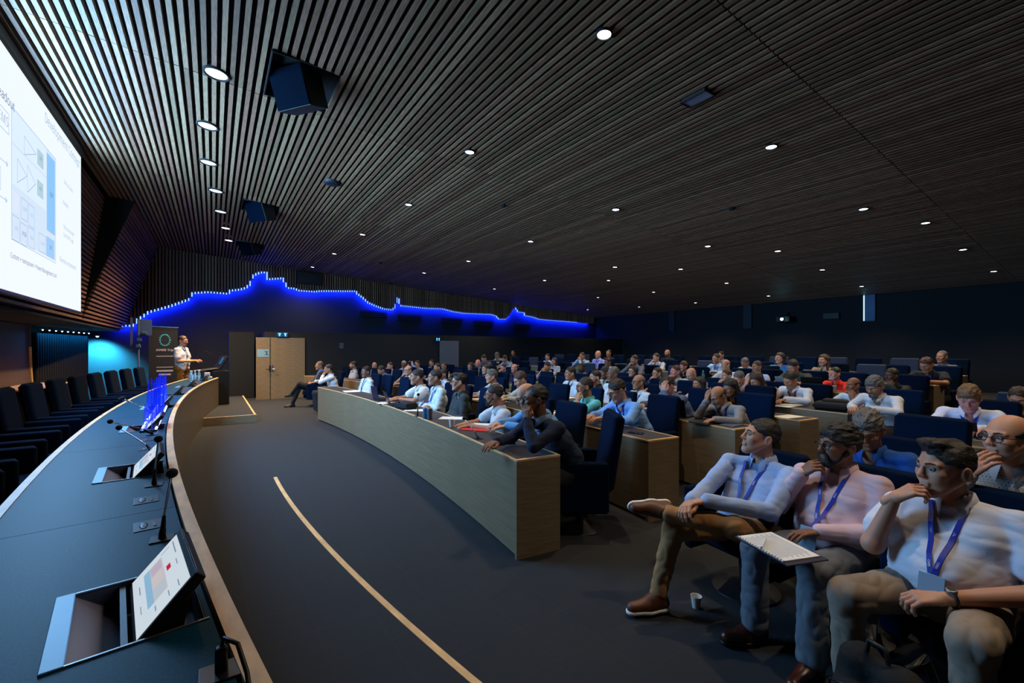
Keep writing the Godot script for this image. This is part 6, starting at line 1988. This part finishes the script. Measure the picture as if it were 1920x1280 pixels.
func gather_folk() -> void:
	for q in people:
		var k: int = q[0]
		var d: float = q[1]
		var x: float = q[2]
		var p: Dictionary = poses[q[4]]
		var aim := atan2(x + 1.8, 7.9 - d)
		var body := lerpf(PI / 2, aim, 0.35)
		var look := lerpf(PI / 2, aim, 0.85)
		var fl: String = q[10]
		var sc := clampf((q[3] - tier[k]) / p.head.y, 0.90, 1.07)
		if str(q[4]) in ["write", "brow", "brow2"]: look = lerpf(body, look, 0.3)
		var R := Basis(Vector3.UP, body)
		var at: Vector3 = P(x, 0, d) - R * (V(p.head.x, 0, p.head.z) * sc)
		at.y = tier[k]
		var e := {"label": q[11], "pose": q[4], "at": at, "turn": body, "scale": sc, "yaw": clampf(look - body, -0.8, 0.8), "skin": q[5], "hair": q[6], "tint": q[7], "shirt": q[8], "sleeve": q[9],
			"glasses": fl.contains("g"), "lanyard": fl.contains("l"), "beard": fl.contains("b"), "fine": 1 if k < 3 else 0, "collar": not (str(q[9]) == "none"), "group": "listeners at the desk rows", "wide": 1.0 + 0.05 * sin(d * 7.0)}
		if str(q[4]) == "lean":
			e.turn = PI / 2 + 0.02; e.yaw = -0.45; e.at = P(x + 0.31 * sc, 0, d + 0.09)
		if fl.contains("j"):
			e.jacket = true; e.inner = Color(0.45, 0.58, 0.75)
		folk.append(e)
	# the side block by the aisle
	folk.append({"label": "man in pale blue shirt and khaki trousers sitting with an ankle on his knee", "pose": "man_blue", "at": P(2.85, 0, 1.43), "turn": PI / 2 - 0.12, "yaw": -0.55, "nod": 0.1, "skin": 0, "hair": "short", "tint": 0, "shirt": Color(0.60, 0.69, 0.85), "legs": Color(0.60, 0.44, 0.27), "lanyard": true, "fine": 2, "shoes": true, "crossed": true, "shoe": M.tan_shoe, "sole": M.paper, "group": "front listeners of the side block"})
	folk.append({"label": "bearded man with glasses in pink shirt, hand at mouth, notebook on his lap", "pose": "man_pink", "at": P(2.93, 0, 1.02), "turn": PI / 2 - 0.10, "yaw": -0.45, "skin": 2, "hair": "curly", "tint": 0, "shirt": Color(0.82, 0.70, 0.73), "legs": Color(0.38, 0.41, 0.45), "lanyard": true, "glasses": true, "beard": true, "fine": 2, "shoes": true, "shoe": M.brown_shoe, "group": "front listeners of the side block"})
	folk.append({"label": "heavy man in white polo shirt and beige trousers, fist at his mouth", "pose": "man_white", "at": P(2.80, 0, 0.52), "turn": PI / 2 - 0.05, "yaw": -0.55, "skin": 0, "hair": "quiff", "tint": 1, "shirt": Color(0.84, 0.85, 0.90), "sleeve": "short", "legs": Color(0.55, 0.49, 0.43), "lanyard": true, "fine": 2, "head": 1.06, "shoes": true, "group": "front listeners of the side block"})
	folk.append({"label": "man in bright blue polo shirt looking down behind the pink-shirted man", "pose": "man_polo", "at": P(3.76, 0, 1.07), "turn": PI / 2, "yaw": 0.1, "nod": -0.15, "skin": 1, "hair": "curly", "tint": 4, "shirt": Color(0.06, 0.30, 0.62), "sleeve": "short", "fine": 2, "scale": 1.0, "group": "second listeners of the side block"})
	folk.append({"label": "man with glasses in white dotted shirt, hand spread on his chin", "pose": "man_dots", "at": P(3.46, 0, 0.43), "turn": PI / 2 - 0.1, "yaw": -0.45, "skin": 0, "hair": "horseshoe", "tint": 1, "shirt": M.dots, "glasses": true, "fine": 2, "scale": 1.03, "group": "second listeners of the side block"})
	folk.append({"label": "fair wavy-haired man in white shirt and blue lanyard reading behind an open laptop", "pose": "write", "at": P(6.62, 0, 1.08), "turn": PI / 2 + 0.1, "skin": 4, "hair": "curly", "tint": 3, "shirt": Color(0.80, 0.82, 0.88), "lanyard": true, "fine": 1, "scale": 1.05, "group": "third listeners of the side block"})
	folk.append({"label": "brown-haired person in striped shirt cut off by the picture's right edge", "pose": "write", "at": P(7.85, 0.0, 0.86), "turn": PI / 2, "skin": 1, "hair": "short", "tint": 2, "shirt": Color(0.62, 0.60, 0.66), "fine": 0, "group": "third listeners of the side block"})
	# far end of the front row
	folk.append({"label": "man in dark jacket and light blue shirt with legs crossed near the wooden door", "pose": "cross_leg", "at": P(2.48, 0, 13.6), "turn": PI / 2, "yaw": 0.2, "scale": 1.02, "skin": 1, "hair": "short", "tint": 3, "shirt": Color(0.05, 0.06, 0.09), "inner": Color(0.35, 0.55, 0.85), "jacket": true, "legs": Color(0.06, 0.06, 0.08), "shoes": true, "fine": 0, "group": "far end of the front row"})
	folk.append({"label": "man in white long-sleeved shirt holding his face, beyond the first desk row", "pose": "chin2", "at": P(2.60, 0, 12.1), "turn": PI / 2, "skin": 1, "hair": "short", "tint": 1, "shirt": Color(0.82, 0.83, 0.85), "fine": 0, "scale": 1.0, "group": "far end of the front row"})
	folk.append({"label": "dark-bearded man in grey T-shirt behind the white-shirted man beyond the first desk row", "pose": "lap", "at": P(3.55, 0, 14.0), "turn": PI / 2, "skin": 1, "hair": "short", "tint": 0, "shirt": Color(0.62, 0.62, 0.64), "sleeve": "short", "beard": true, "fine": 0, "scale": 1.0, "group": "far end of the front row"})
	# the speaker
	folk.append({"label": "standing speaker in white short-sleeved shirt and ochre trousers holding a remote at the lectern", "pose": "standing", "at": P(-0.66, 0.17, 14.05), "turn": -2.0, "yaw": -0.1, "skin": 1, "hair": "short", "tint": 2, "shirt": Color(0.80, 0.80, 0.82), "sleeve": "short", "legs": Color(0.55, 0.34, 0.10), "lanyard": true, "fine": 1, "scale": 1.04, "shoes": true, "group": "speaker"})

func build_people() -> void:
	for q in folk: person(q)
# ---------------------------------------------------------------- things on desks and floor
func on_desk(k: int, off: float, d: float) -> Vector3:
	var p := row_pt(k, off, d)
	p.y += 0.77
	return p

func sheet(label: String, at: Vector3, w: float, l: float, turn: float, m: Material = null, h := 0.003, name_ := "paper_sheet", cat := "paper") -> void:
	var b := MB.new(); b.box(Vector3(0, h / 2, 0), Vector3(w, h, l))
	tag(part(name_, b, m if m else M.paper, null, Transform3D(Basis(Vector3.UP, turn), at)), label, cat)

func laptop(label: String, at: Vector3, turn: float, col: Color, open_deg: float, mark := false) -> void:
	var o := thing("laptop", label, "laptop", at, turn, "laptops on the desks")
	var m := mat(col, 0.4, 0.3)
	var b := MB.new(); b.rbox(Vector3(0, 0.009, 0), Vector3(0.33, 0.016, 0.23), 0.003); part("base", b, m, o)
	var kb := MB.new(); kb.box(Vector3(0, 0.018, 0.02), Vector3(0.28, 0.002, 0.11)); part("keyboard", kb, M.black, o)
	var t := Transform3D(Basis(Vector3.RIGHT, deg_to_rad(open_deg - 90.0) * -1.0), Vector3(0, 0.016, -0.112))
	var l := MB.new(); l.rbox(Vector3(0, 0.11, -0.004), Vector3(0.33, 0.22, 0.007), 0.003); part("lid", l, m, o, t)
	var s := MB.new(); s.box(Vector3(0, 0.112, 0.0005), Vector3(0.305, 0.19, 0.001)); part("screen", s, glow(Color(0.55, 0.6, 0.95), 0.35), o, t)
	if mark:
		var k := MB.new(); k.sphere(Vector3(0, 0.11, -0.008), Vector3(0.016, 0.019, 0.001), 10, 6); part("lid_mark", k, M.white, o, t)
	var a := AreaLight3D.new(); a.name = "screen_light"; a.area_size = Vector2(0.3, 0.19); a.light_color = Color(0.6, 0.62, 1.0); a.light_energy = 0.03; a.shadow_enabled = true; a.area_range = 10.0
	a.transform = t * Transform3D(Basis(Vector3.UP, PI), Vector3(0, 0.11, 0.006))
	o.add_child(a)

func cup(label: String, at: Vector3, s := 1.0) -> void:
	var b := MB.new()
	b.lathe([Vector2(0.001, 0.002), Vector2(0.024, 0.002), Vector2(0.025, 0.0), Vector2(0.036, 0.08), Vector2(0.038, 0.082), Vector2(0.0345, 0.08), Vector2(0.024, 0.006), Vector2(0.001, 0.006)], Vector3.ZERO, 18)
	var o := part("paper_cup", b, mat(Color(0.78, 0.76, 0.72), 0.7), null, Transform3D(Basis().scaled(Vector3(s, s, s)), at))
	tag(o, label, "cup")

func bottle(label: String, at: Vector3, c: Color) -> void:
	var o := thing("drink_bottle", label, "bottle", at)
	var g := mat(Color(c.r, c.g, c.b, 0.55), 0.15); g.transparency = BaseMaterial3D.TRANSPARENCY_ALPHA
	var b := MB.new(); b.lathe([Vector2(0.001, 0.0), Vector2(0.033, 0.0), Vector2(0.034, 0.14), Vector2(0.028, 0.18), Vector2(0.013, 0.22), Vector2(0.013, 0.235)], Vector3.ZERO, 14); part("body", b, g, o)
	var k := MB.new(); k.lathe([Vector2(0.0155, 0.23), Vector2(0.0155, 0.255), Vector2(0.001, 0.256)], Vector3.ZERO, 12); part("cap", k, mat(c, 0.4), o)

func build_items() -> void:
	var F := PI / 2      # things laid square to the listeners face -x
	# first desk row
	sheet("bright red folder on the first desk row beside the microphone", P(2.35, 0.77, 4.10), 0.24, 0.33, F - 0.95, mat(Color(0.80, 0.10, 0.10), 0.6), 0.006, "folder", "folder")
	sheet("white sheets lying against the red folder on the first desk row", P(2.44, 0.777, 4.30), 0.21, 0.3, F - 0.8, null, 0.004)
	sheet("white sheets before the young man in grey sweater, first desk row", P(2.46, 0.77, 4.93), 0.21, 0.3, F - 0.7)
	sheet("white sheets before the man with folded arms, first desk row", P(2.36, 0.77, 5.87), 0.21, 0.3, F - 0.7)
	sheet("white sheet beside the dark laptop lid on the first desk row", P(2.30, 0.77, 6.92), 0.2, 0.28, F - 0.6)
	sheet("pale sheet at the far end of the first desk row", P(2.35, 0.77, 9.3), 0.4, 0.3, F - 0.1)
	cup("small paper cup on the first desk row behind the red folder", P(2.18, 0.77, 4.37))
	mic("desk_microphone", "bent black microphone beside the red folder on the first desk row", P(2.09, 0.77, 3.64), Vector3(-0.03, 0, -0.22), 0.17, "first row microphones")
	mic("desk_microphone", "tall straight microphone near the two cans on the first desk row", P(2.17, 0.77, 5.33), Vector3(0.0, 0, 0.02), 0.28, "first row microphones")
	for k in 2:
		var o := thing("drink_can", "slim blue and silver can on the first desk row", "can", P(2.17 + 0.03 * k, 0.77, 5.09 - 0.09 * k), 0.0, "cans on the first desk row")
		var b := MB.new(); b.lathe([Vector2(0.001, 0.0), Vector2(0.024, 0.0), Vector2(0.027, 0.01), Vector2(0.027, 0.125), Vector2(0.022, 0.135), Vector2(0.001, 0.134)], Vector3.ZERO, 14); part("body", b, mat([Color(0.25, 0.55, 0.85), Color(0.30, 0.32, 0.36)][k], 0.3, 0.5), o)
		var t := MB.new(); t.lathe([Vector2(0.0005, 0.136), Vector2(0.021, 0.136), Vector2(0.022, 0.134)], Vector3.ZERO, 14); part("lid", t, M.chrome, o)
	laptop("open dark laptop of the man in white polo on the first desk row", P(2.36, 0.77, 6.62), F - 0.15, Color(0.10, 0.11, 0.14), 112.0)
	laptop("dark blue laptop lid standing open on the first desk row beside empty chairs", P(2.40, 0.77, 7.45), F, Color(0.06, 0.10, 0.22), 100.0)
	var bag := MB.new(); bag.rbox(Vector3(0, 0.05, 0), Vector3(0.22, 0.10, 0.36), 0.035)
	var bo := part("laptop_bag", bag, M.matt, null, Transform3D(Basis(Vector3.UP, 0.2), P(2.31, 0.77, 6.12))); tag(bo, "black soft bag lying on the first desk row before the man in white polo", "bag")
	var bh := MB.new(); bh.tube([Vector3(-0.08, 0.08, -0.06), Vector3(-0.11, 0.12, 0.0), Vector3(-0.08, 0.08, 0.06)], 0.008); part("handle", bh, M.black, bo)
	sheet("black notebook under the hand of the man in navy jacket", P(2.21, 0.77, 3.37), 0.15, 0.21, F - 0.6, M.black, 0.012, "notebook", "notebook")
	sheet("white card on the black notebook by the aisle end of the first desk row", P(2.22, 0.782, 3.35), 0.12, 0.16, F - 0.8, null, 0.002, "white_card", "card")
	# second desk row
	var ph := MB.new(); ph.rbox(Vector3(0, 0.006, 0), Vector3(0.075, 0.009, 0.15), 0.003)
	tag(part("mobile_phone", ph, mat(Color(0.12, 0.13, 0.15), 0.2, 0.4), null, Transform3D(Basis(Vector3.UP, 0.3), on_desk(1, 0.16, 2.98))), "dark phone lying at the aisle end of the second desk row", "phone")
	sheet("white papers under the arm of the man in turquoise shirt", on_desk(1, 0.22, 4.45), 0.3, 0.5, F + 0.2)
	sheet("white papers at the far side of the second desk row behind the bearded man", on_desk(1, 0.2, 6.6), 0.21, 0.3, F)
	laptop("black laptop on the third desk row beside the empty chair", on_desk(2, 0.24, 3.45), F + 0.1, Color(0.03, 0.03, 0.04), 105.0)
	sheet("black folder before the bald man with his head in his hand", on_desk(2, 0.14, 2.95), 0.24, 0.42, F, M.black, 0.015, "folder", "folder")
	sheet("thin grey tablet on the aisle end of the third desk row", on_desk(2, 0.2, 2.68), 0.16, 0.22, F, mat(Color(0.35, 0.36, 0.42), 0.3), 0.01, "tablet_computer", "tablet")
	sheet("white papers before the upright man in white shirt, third desk row", on_desk(2, 0.2, 5.9), 0.3, 0.5, F)
	sheet("white papers on the empty aisle end of the fourth desk row", on_desk(3, 0.2, 2.62), 0.21, 0.34, F - 0.2)
	sheet("black document case on the aisle end of the fourth desk row", on_desk(3, 0.18, 3.0), 0.25, 0.4, F, M.matt, 0.012, "document_case", "folder")
	sheet("white papers before the man reading in the fifth desk row", on_desk(4, 0.18, 3.15), 0.25, 0.5, F)
	# fifth row: a black bag at the aisle end
	var fb := MB.new(); fb.rbox(Vector3(0, 0.06, 0), Vector3(0.26, 0.12, 0.45), 0.05); fb.rbox(Vector3(0.02, 0.13, 0.03), Vector3(0.18, 0.06, 0.3), 0.03)
	tag(part("black_bag", fb, M.matt, null, Transform3D(Basis(Vector3.UP, 0.1), on_desk(4, 0.2, 2.55))), "black bag on the desk under the balding man's elbow, fifth desk row", "bag")
	laptop("silver laptop lid beside the man reading papers, sixth desk row", on_desk(5, 0.22, 3.72), F, Color(0.62, 0.64, 0.66), 118.0, true)
	laptop("black laptop before the person in the bright red shirt", on_desk(5, 0.22, 3.3), F, Color(0.03, 0.03, 0.035), 105.0)
	cup("grey cup beside the black laptop of the person in red", on_desk(5, 0.12, 2.98), 1.2)
	bottle("green water bottle on the sixth desk row before the balding man", on_desk(5, 0.15, 5.45), Color(0.25, 0.55, 0.42))
	sheet("white sheet before the balding man in the sixth desk row", on_desk(5, 0.2, 5.2), 0.21, 0.3, F)
	laptop("grey laptop lid before the person with both hands at the face", on_desk(4, 0.22, 9.65), F, Color(0.20, 0.25, 0.33), 100.0)
	laptop("dark laptop with a pale round mark on its lid, seventh desk row", on_desk(6, 0.22, 11.0), F, Color(0.10, 0.12, 0.18), 100.0, true)
	laptop("open dark laptop before the man in pale blue shirt, seventh desk row", on_desk(6, 0.22, 6.75), F, Color(0.10, 0.10, 0.12), 112.0)
	laptop("laptop of the woman in the blue sleeveless top, seventh desk row", on_desk(6, 0.22, 4.6), F, Color(0.05, 0.06, 0.08), 102.0)
	laptop("open laptop of the fair wavy-haired man in the side block", P(6.17, 0.77, 1.12), F + 0.1, Color(0.10, 0.10, 0.12), 135.0)
	sheet("papers under the elbow of the dark man in green, sixth desk row", on_desk(5, 0.15, 2.3), 0.2, 0.3, F)
	# beige jacket hung over the desk end of the sixth row
	var jk := MB.new()
	var top := [V(-0.14, 0.012, 0.015), V(0.02, 0.02, 0.01), V(0.18, 0.012, 0.015)]
	for j in 9:
		var t := j / 8.0
		for k in 3:
			var q: Vector3 = top[k]
			var pt := V(q.x + t * 0.14 + 0.02 * sin(t * 7.0 + k * 2.0), q.y - 0.60 * t, q.z + 0.03 + 0.06 * t + 0.012 * sin(t * 5.0 + k * 2.0))
			jk.vert(pt, V(0.05 * k, 0.25, 1).normalized()); jk.vert(pt + V(0.0, 0.0, -0.02), V(0, -0.2, -1))
	for j in 8:
		for k in 2:
			for s in 2:
				var a0 := (j * 3 + k) * 2 + s
				jk.tri(a0, a0 + 2, a0 + 8); jk.tri(a0, a0 + 8, a0 + 6)
	tag(part("hung_jacket", jk, cloth(Color(0.56, 0.48, 0.36)), null, Transform3D(Basis(), row_pt(5, 0.22, 2.02) + V(0, 0.77, 0.0))), "beige jacket hanging over the aisle end of the sixth desk row", "jacket")
	# side block
	cup("small white cup standing on the carpet beside the khaki-trousered man", P(2.51, 0, 1.62), 0.9)
	var nb := thing("spiral_notebook", "open spiral notebook with navy cover on the lap of the man in pink", "notebook", P(2.33, 0.634, 1.05), PI / 2 - 0.35)
	nb.scale = V(1.2, 1.0, 1.2)
	var cv := MB.new(); cv.box(Vector3(0, 0.0, 0), Vector3(0.27, 0.006, 0.20)); part("cover", cv, mat(Color(0.06, 0.07, 0.20), 0.5), nb)
	var pg := MB.new(); pg.box(Vector3(0.008, 0.0055, -0.004), Vector3(0.235, 0.006, 0.18)); part("pages", pg, M.paper, nb)
	for k in 12:
		var ln := MB.new(); ln.box(Vector3(0.008 + 0.01 * sin(k * 3.0), 0.0089, -0.075 + 0.0125 * k), Vector3(0.19, 0.0006, 0.003)); part("written_line", ln, mat(Color(0.50, 0.52, 0.60), 0.8), nb)
	for k in 18:
		var rg := MB.new(); rg.tube([V(-0.112 + 0.0138 * k, 0.003, -0.098), V(-0.112 + 0.0138 * k, 0.013, -0.094), V(-0.112 + 0.0138 * k, 0.009, -0.086)], 0.0014, 0.0014, 5); part("spiral_ring", rg, M.alu, nb)
	var pn := thing("pen", "white pen lying across the open spiral notebook", "pen", P(2.28, 0.652, 1.10), 0.3)
	var pb := MB.new(); pb.tube([V(-0.065, 0, 0), V(0.06, 0, 0)], 0.0055, 0.005, 8); part("barrel", pb, M.white, pn)
	var pt2 := MB.new(); pt2.tube([V(0.06, 0, 0), V(0.075, 0, 0)], 0.005, 0.001, 8); part("tip", pt2, M.alu, pn)
	var mp := MB.new(); mp.rbox(Vector3.ZERO, Vector3(0.07, 0.008, 0.14), 0.003)
	tag(part("mobile_phone", mp, mat(Color(0.05, 0.06, 0.08), 0.15), null, Transform3D(Basis(Vector3.UP, 0.5) * Basis(Vector3(0, 0, 1), 0.2), P(2.42, 0.69, 1.56))), "dark phone in the hand of the man with crossed legs", "phone")
	build_backpack()
	for q in folk:
		if q.pose == "photo":
			var pm := MB.new(); pm.rbox(Vector3.ZERO, Vector3(0.16, 0.08, 0.01), 0.003)
			var T := Transform3D(Basis(Vector3.UP, q.turn), q.at)
			tag(part("mobile_phone", pm, M.black, null, Transform3D(T.basis, T * (V(0, 1.20, -0.37) * q.scale))), "dark phone held up by the person taking a photograph", "phone")
	watch("black metal wristwatch on the forearm of the man in white polo", "man_white", "L", M.black)

func watch(label: String, pose: String, s: String, m: Material) -> void:
	for q in folk:
		if q.pose != pose: continue
		var p: Dictionary = poses[pose]
		var T := Transform3D(Basis(Vector3.UP, q.turn), q.at)
		var dirv: Vector3 = (p["wr" + s] - p["el" + s]).normalized()
		var at: Vector3 = T * (p["wr" + s] - dirv * 0.035)
		var o := thing("wristwatch", label, "watch", at)
		var bs := basis_to(T.basis * dirv, T.basis * p["up" + s])
		o.basis = bs
		var ring := []
		for k in 17: ring.append(V(cos(TAU * k / 16.0) * 0.034, sin(TAU * k / 16.0) * 0.034, 0))
		var b := MB.new(); b.tube(ring, 0.006, 0.006, 6, false); part("strap", b, m, o)
		var f := MB.new(); f.lathe([Vector2(0.001, 0.012), Vector2(0.017, 0.011), Vector2(0.019, 0.004), Vector2(0.019, 0.0)], V(0, 0.032, 0), 16); part("case", f, M.alu, o)
		var g := MB.new(); g.lathe([Vector2(0.0005, 0.0125), Vector2(0.015, 0.0122)], V(0, 0.032, 0), 16); part("dial", g, M.black, o)

func build_backpack() -> void:
	var o := thing("backpack", "black backpack standing on the floor between the knees of the man in white polo", "backpack", P(2.12, 0, 0.60), PI / 2 - 0.35)
	var f := Field.new(V(-0.25, -0.02, -0.2), V(0.25, 0.55, 0.2), 0.008)
	for s in [-1.0, 1.0]:
		f.cone(V(s * 0.09, 0.1, 0.0), V(s * 0.075, 0.36, 0.02), 0.095, 0.075, 0.06)
	f.cone(V(-0.06, 0.12, -0.07), V(-0.05, 0.24, -0.06), 0.075, 0.06, 0.05)
	f.cone(V(0.06, 0.12, -0.07), V(0.05, 0.24, -0.06), 0.075, 0.06, 0.05)
	f.cut_plane(V(0, -1, 0), 0.0, 0.01)
	var nz := FastNoiseLite.new(); nz.seed = 2; nz.frequency = 8.0
	f.rough(nz, 0.008, V(1, 1.5, 1))
	var mb := MB.new(); f.nets(mb)
	part("bag", mb, M.matt, o)
	for s in [-1.0, 1.0]:
		var st := MB.new(); st.tube([V(s * 0.07, 0.42, 0.06), V(s * 0.09, 0.47, 0.11), V(s * 0.10, 0.35, 0.16), V(s * 0.11, 0.12, 0.11)], 0.018, 0.014, 8); part("strap", st, M.black, o)
	var hn := MB.new(); hn.tube([V(-0.04, 0.43, 0.0), V(-0.03, 0.48, 0.0), V(0.03, 0.48, 0.0), V(0.04, 0.43, 0.0)], 0.009); part("grab_handle", hn, M.black, o)
	var zp := MB.new(); zp.tube([V(-0.13, 0.2, -0.10), V(-0.1, 0.30, -0.11), V(0.0, 0.335, -0.115), V(0.1, 0.30, -0.11), V(0.13, 0.2, -0.10)], 0.005, 0.005, 6); part("zip", zp, mat(Color(0.10, 0.11, 0.13), 0.4), o)
	for k in 2:
		var pl := MB.new(); pl.rbox(V(0.0 + 0.018 * k, 0.318, -0.125), V(0.008, 0.028, 0.004), 0.001, Basis(Vector3(0, 0, 1), -0.35)); part("zip_pull", pl, mat(Color(0.75, 0.75, 0.77), 0.4), o)
	# embroidered mark: three stacked words beside a quarter dome of arcs
	var font := SystemFont.new(); font.font_names = PackedStringArray(["Droid Sans"])
	var w := ["THE", "NORTH", "FACE"]
	for k in 3:
		var tm := TextMesh.new(); tm.font = font; tm.text = w[k]; tm.font_size = 20; tm.pixel_size = 0.0011; tm.depth = 0.001; tm.horizontal_alignment = HORIZONTAL_ALIGNMENT_RIGHT
		part("lettering", tm, M.paper, o, Transform3D(Basis(Vector3.UP, PI), V(0.005, 0.205 - 0.021 * k, -0.139)))
	for k in 3:
		var ar := []
		var r := 0.022 + 0.016 * k
		for j in 9: ar.append(V(-0.002 - sin(PI / 2 * j / 8.0) * r, 0.152 + cos(PI / 2 * j / 8.0) * r, -0.138))
		var am := MB.new(); am.tube(ar, 0.005, 0.005, 6); part("dome_arc", am, M.paper, o)
func _ready() -> void:
	build_view()
	make_materials()
	M.tan_shoe = mat(Color(0.36, 0.20, 0.11), 0.5)
	M.brown_shoe = mat(Color(0.26, 0.10, 0.06), 0.35)
	var im := Image.create(64, 64, false, Image.FORMAT_RGB8)
	im.fill(Color(0.74, 0.78, 0.80))
	for y in 4:
		for x in 4:
			im.fill_rect(Rect2i(x * 16 + (8 if y % 2 else 0), y * 16 + 4, 5, 6), Color(0.16, 0.20, 0.30))
	var dm := mat(Color.WHITE, 0.9); dm.albedo_texture = ImageTexture.create_from_image(im); dm.uv1_triplanar = true; dm.uv1_scale = V(18, 18, 18)
	M.dots = dm
	build_floor()
	build_ceiling()
	build_front()
	build_side_wall()
	build_rear_and_near()
	build_screen()
	build_head_table()
	build_desks()
	build_chairs()
	build_ceiling_fittings()
	build_monitors()
	build_mics()
	build_light_sculpture()
	build_stage_things()
	define_poses()
	gather_folk()
	prepare_people()
	build_people()
	build_items()
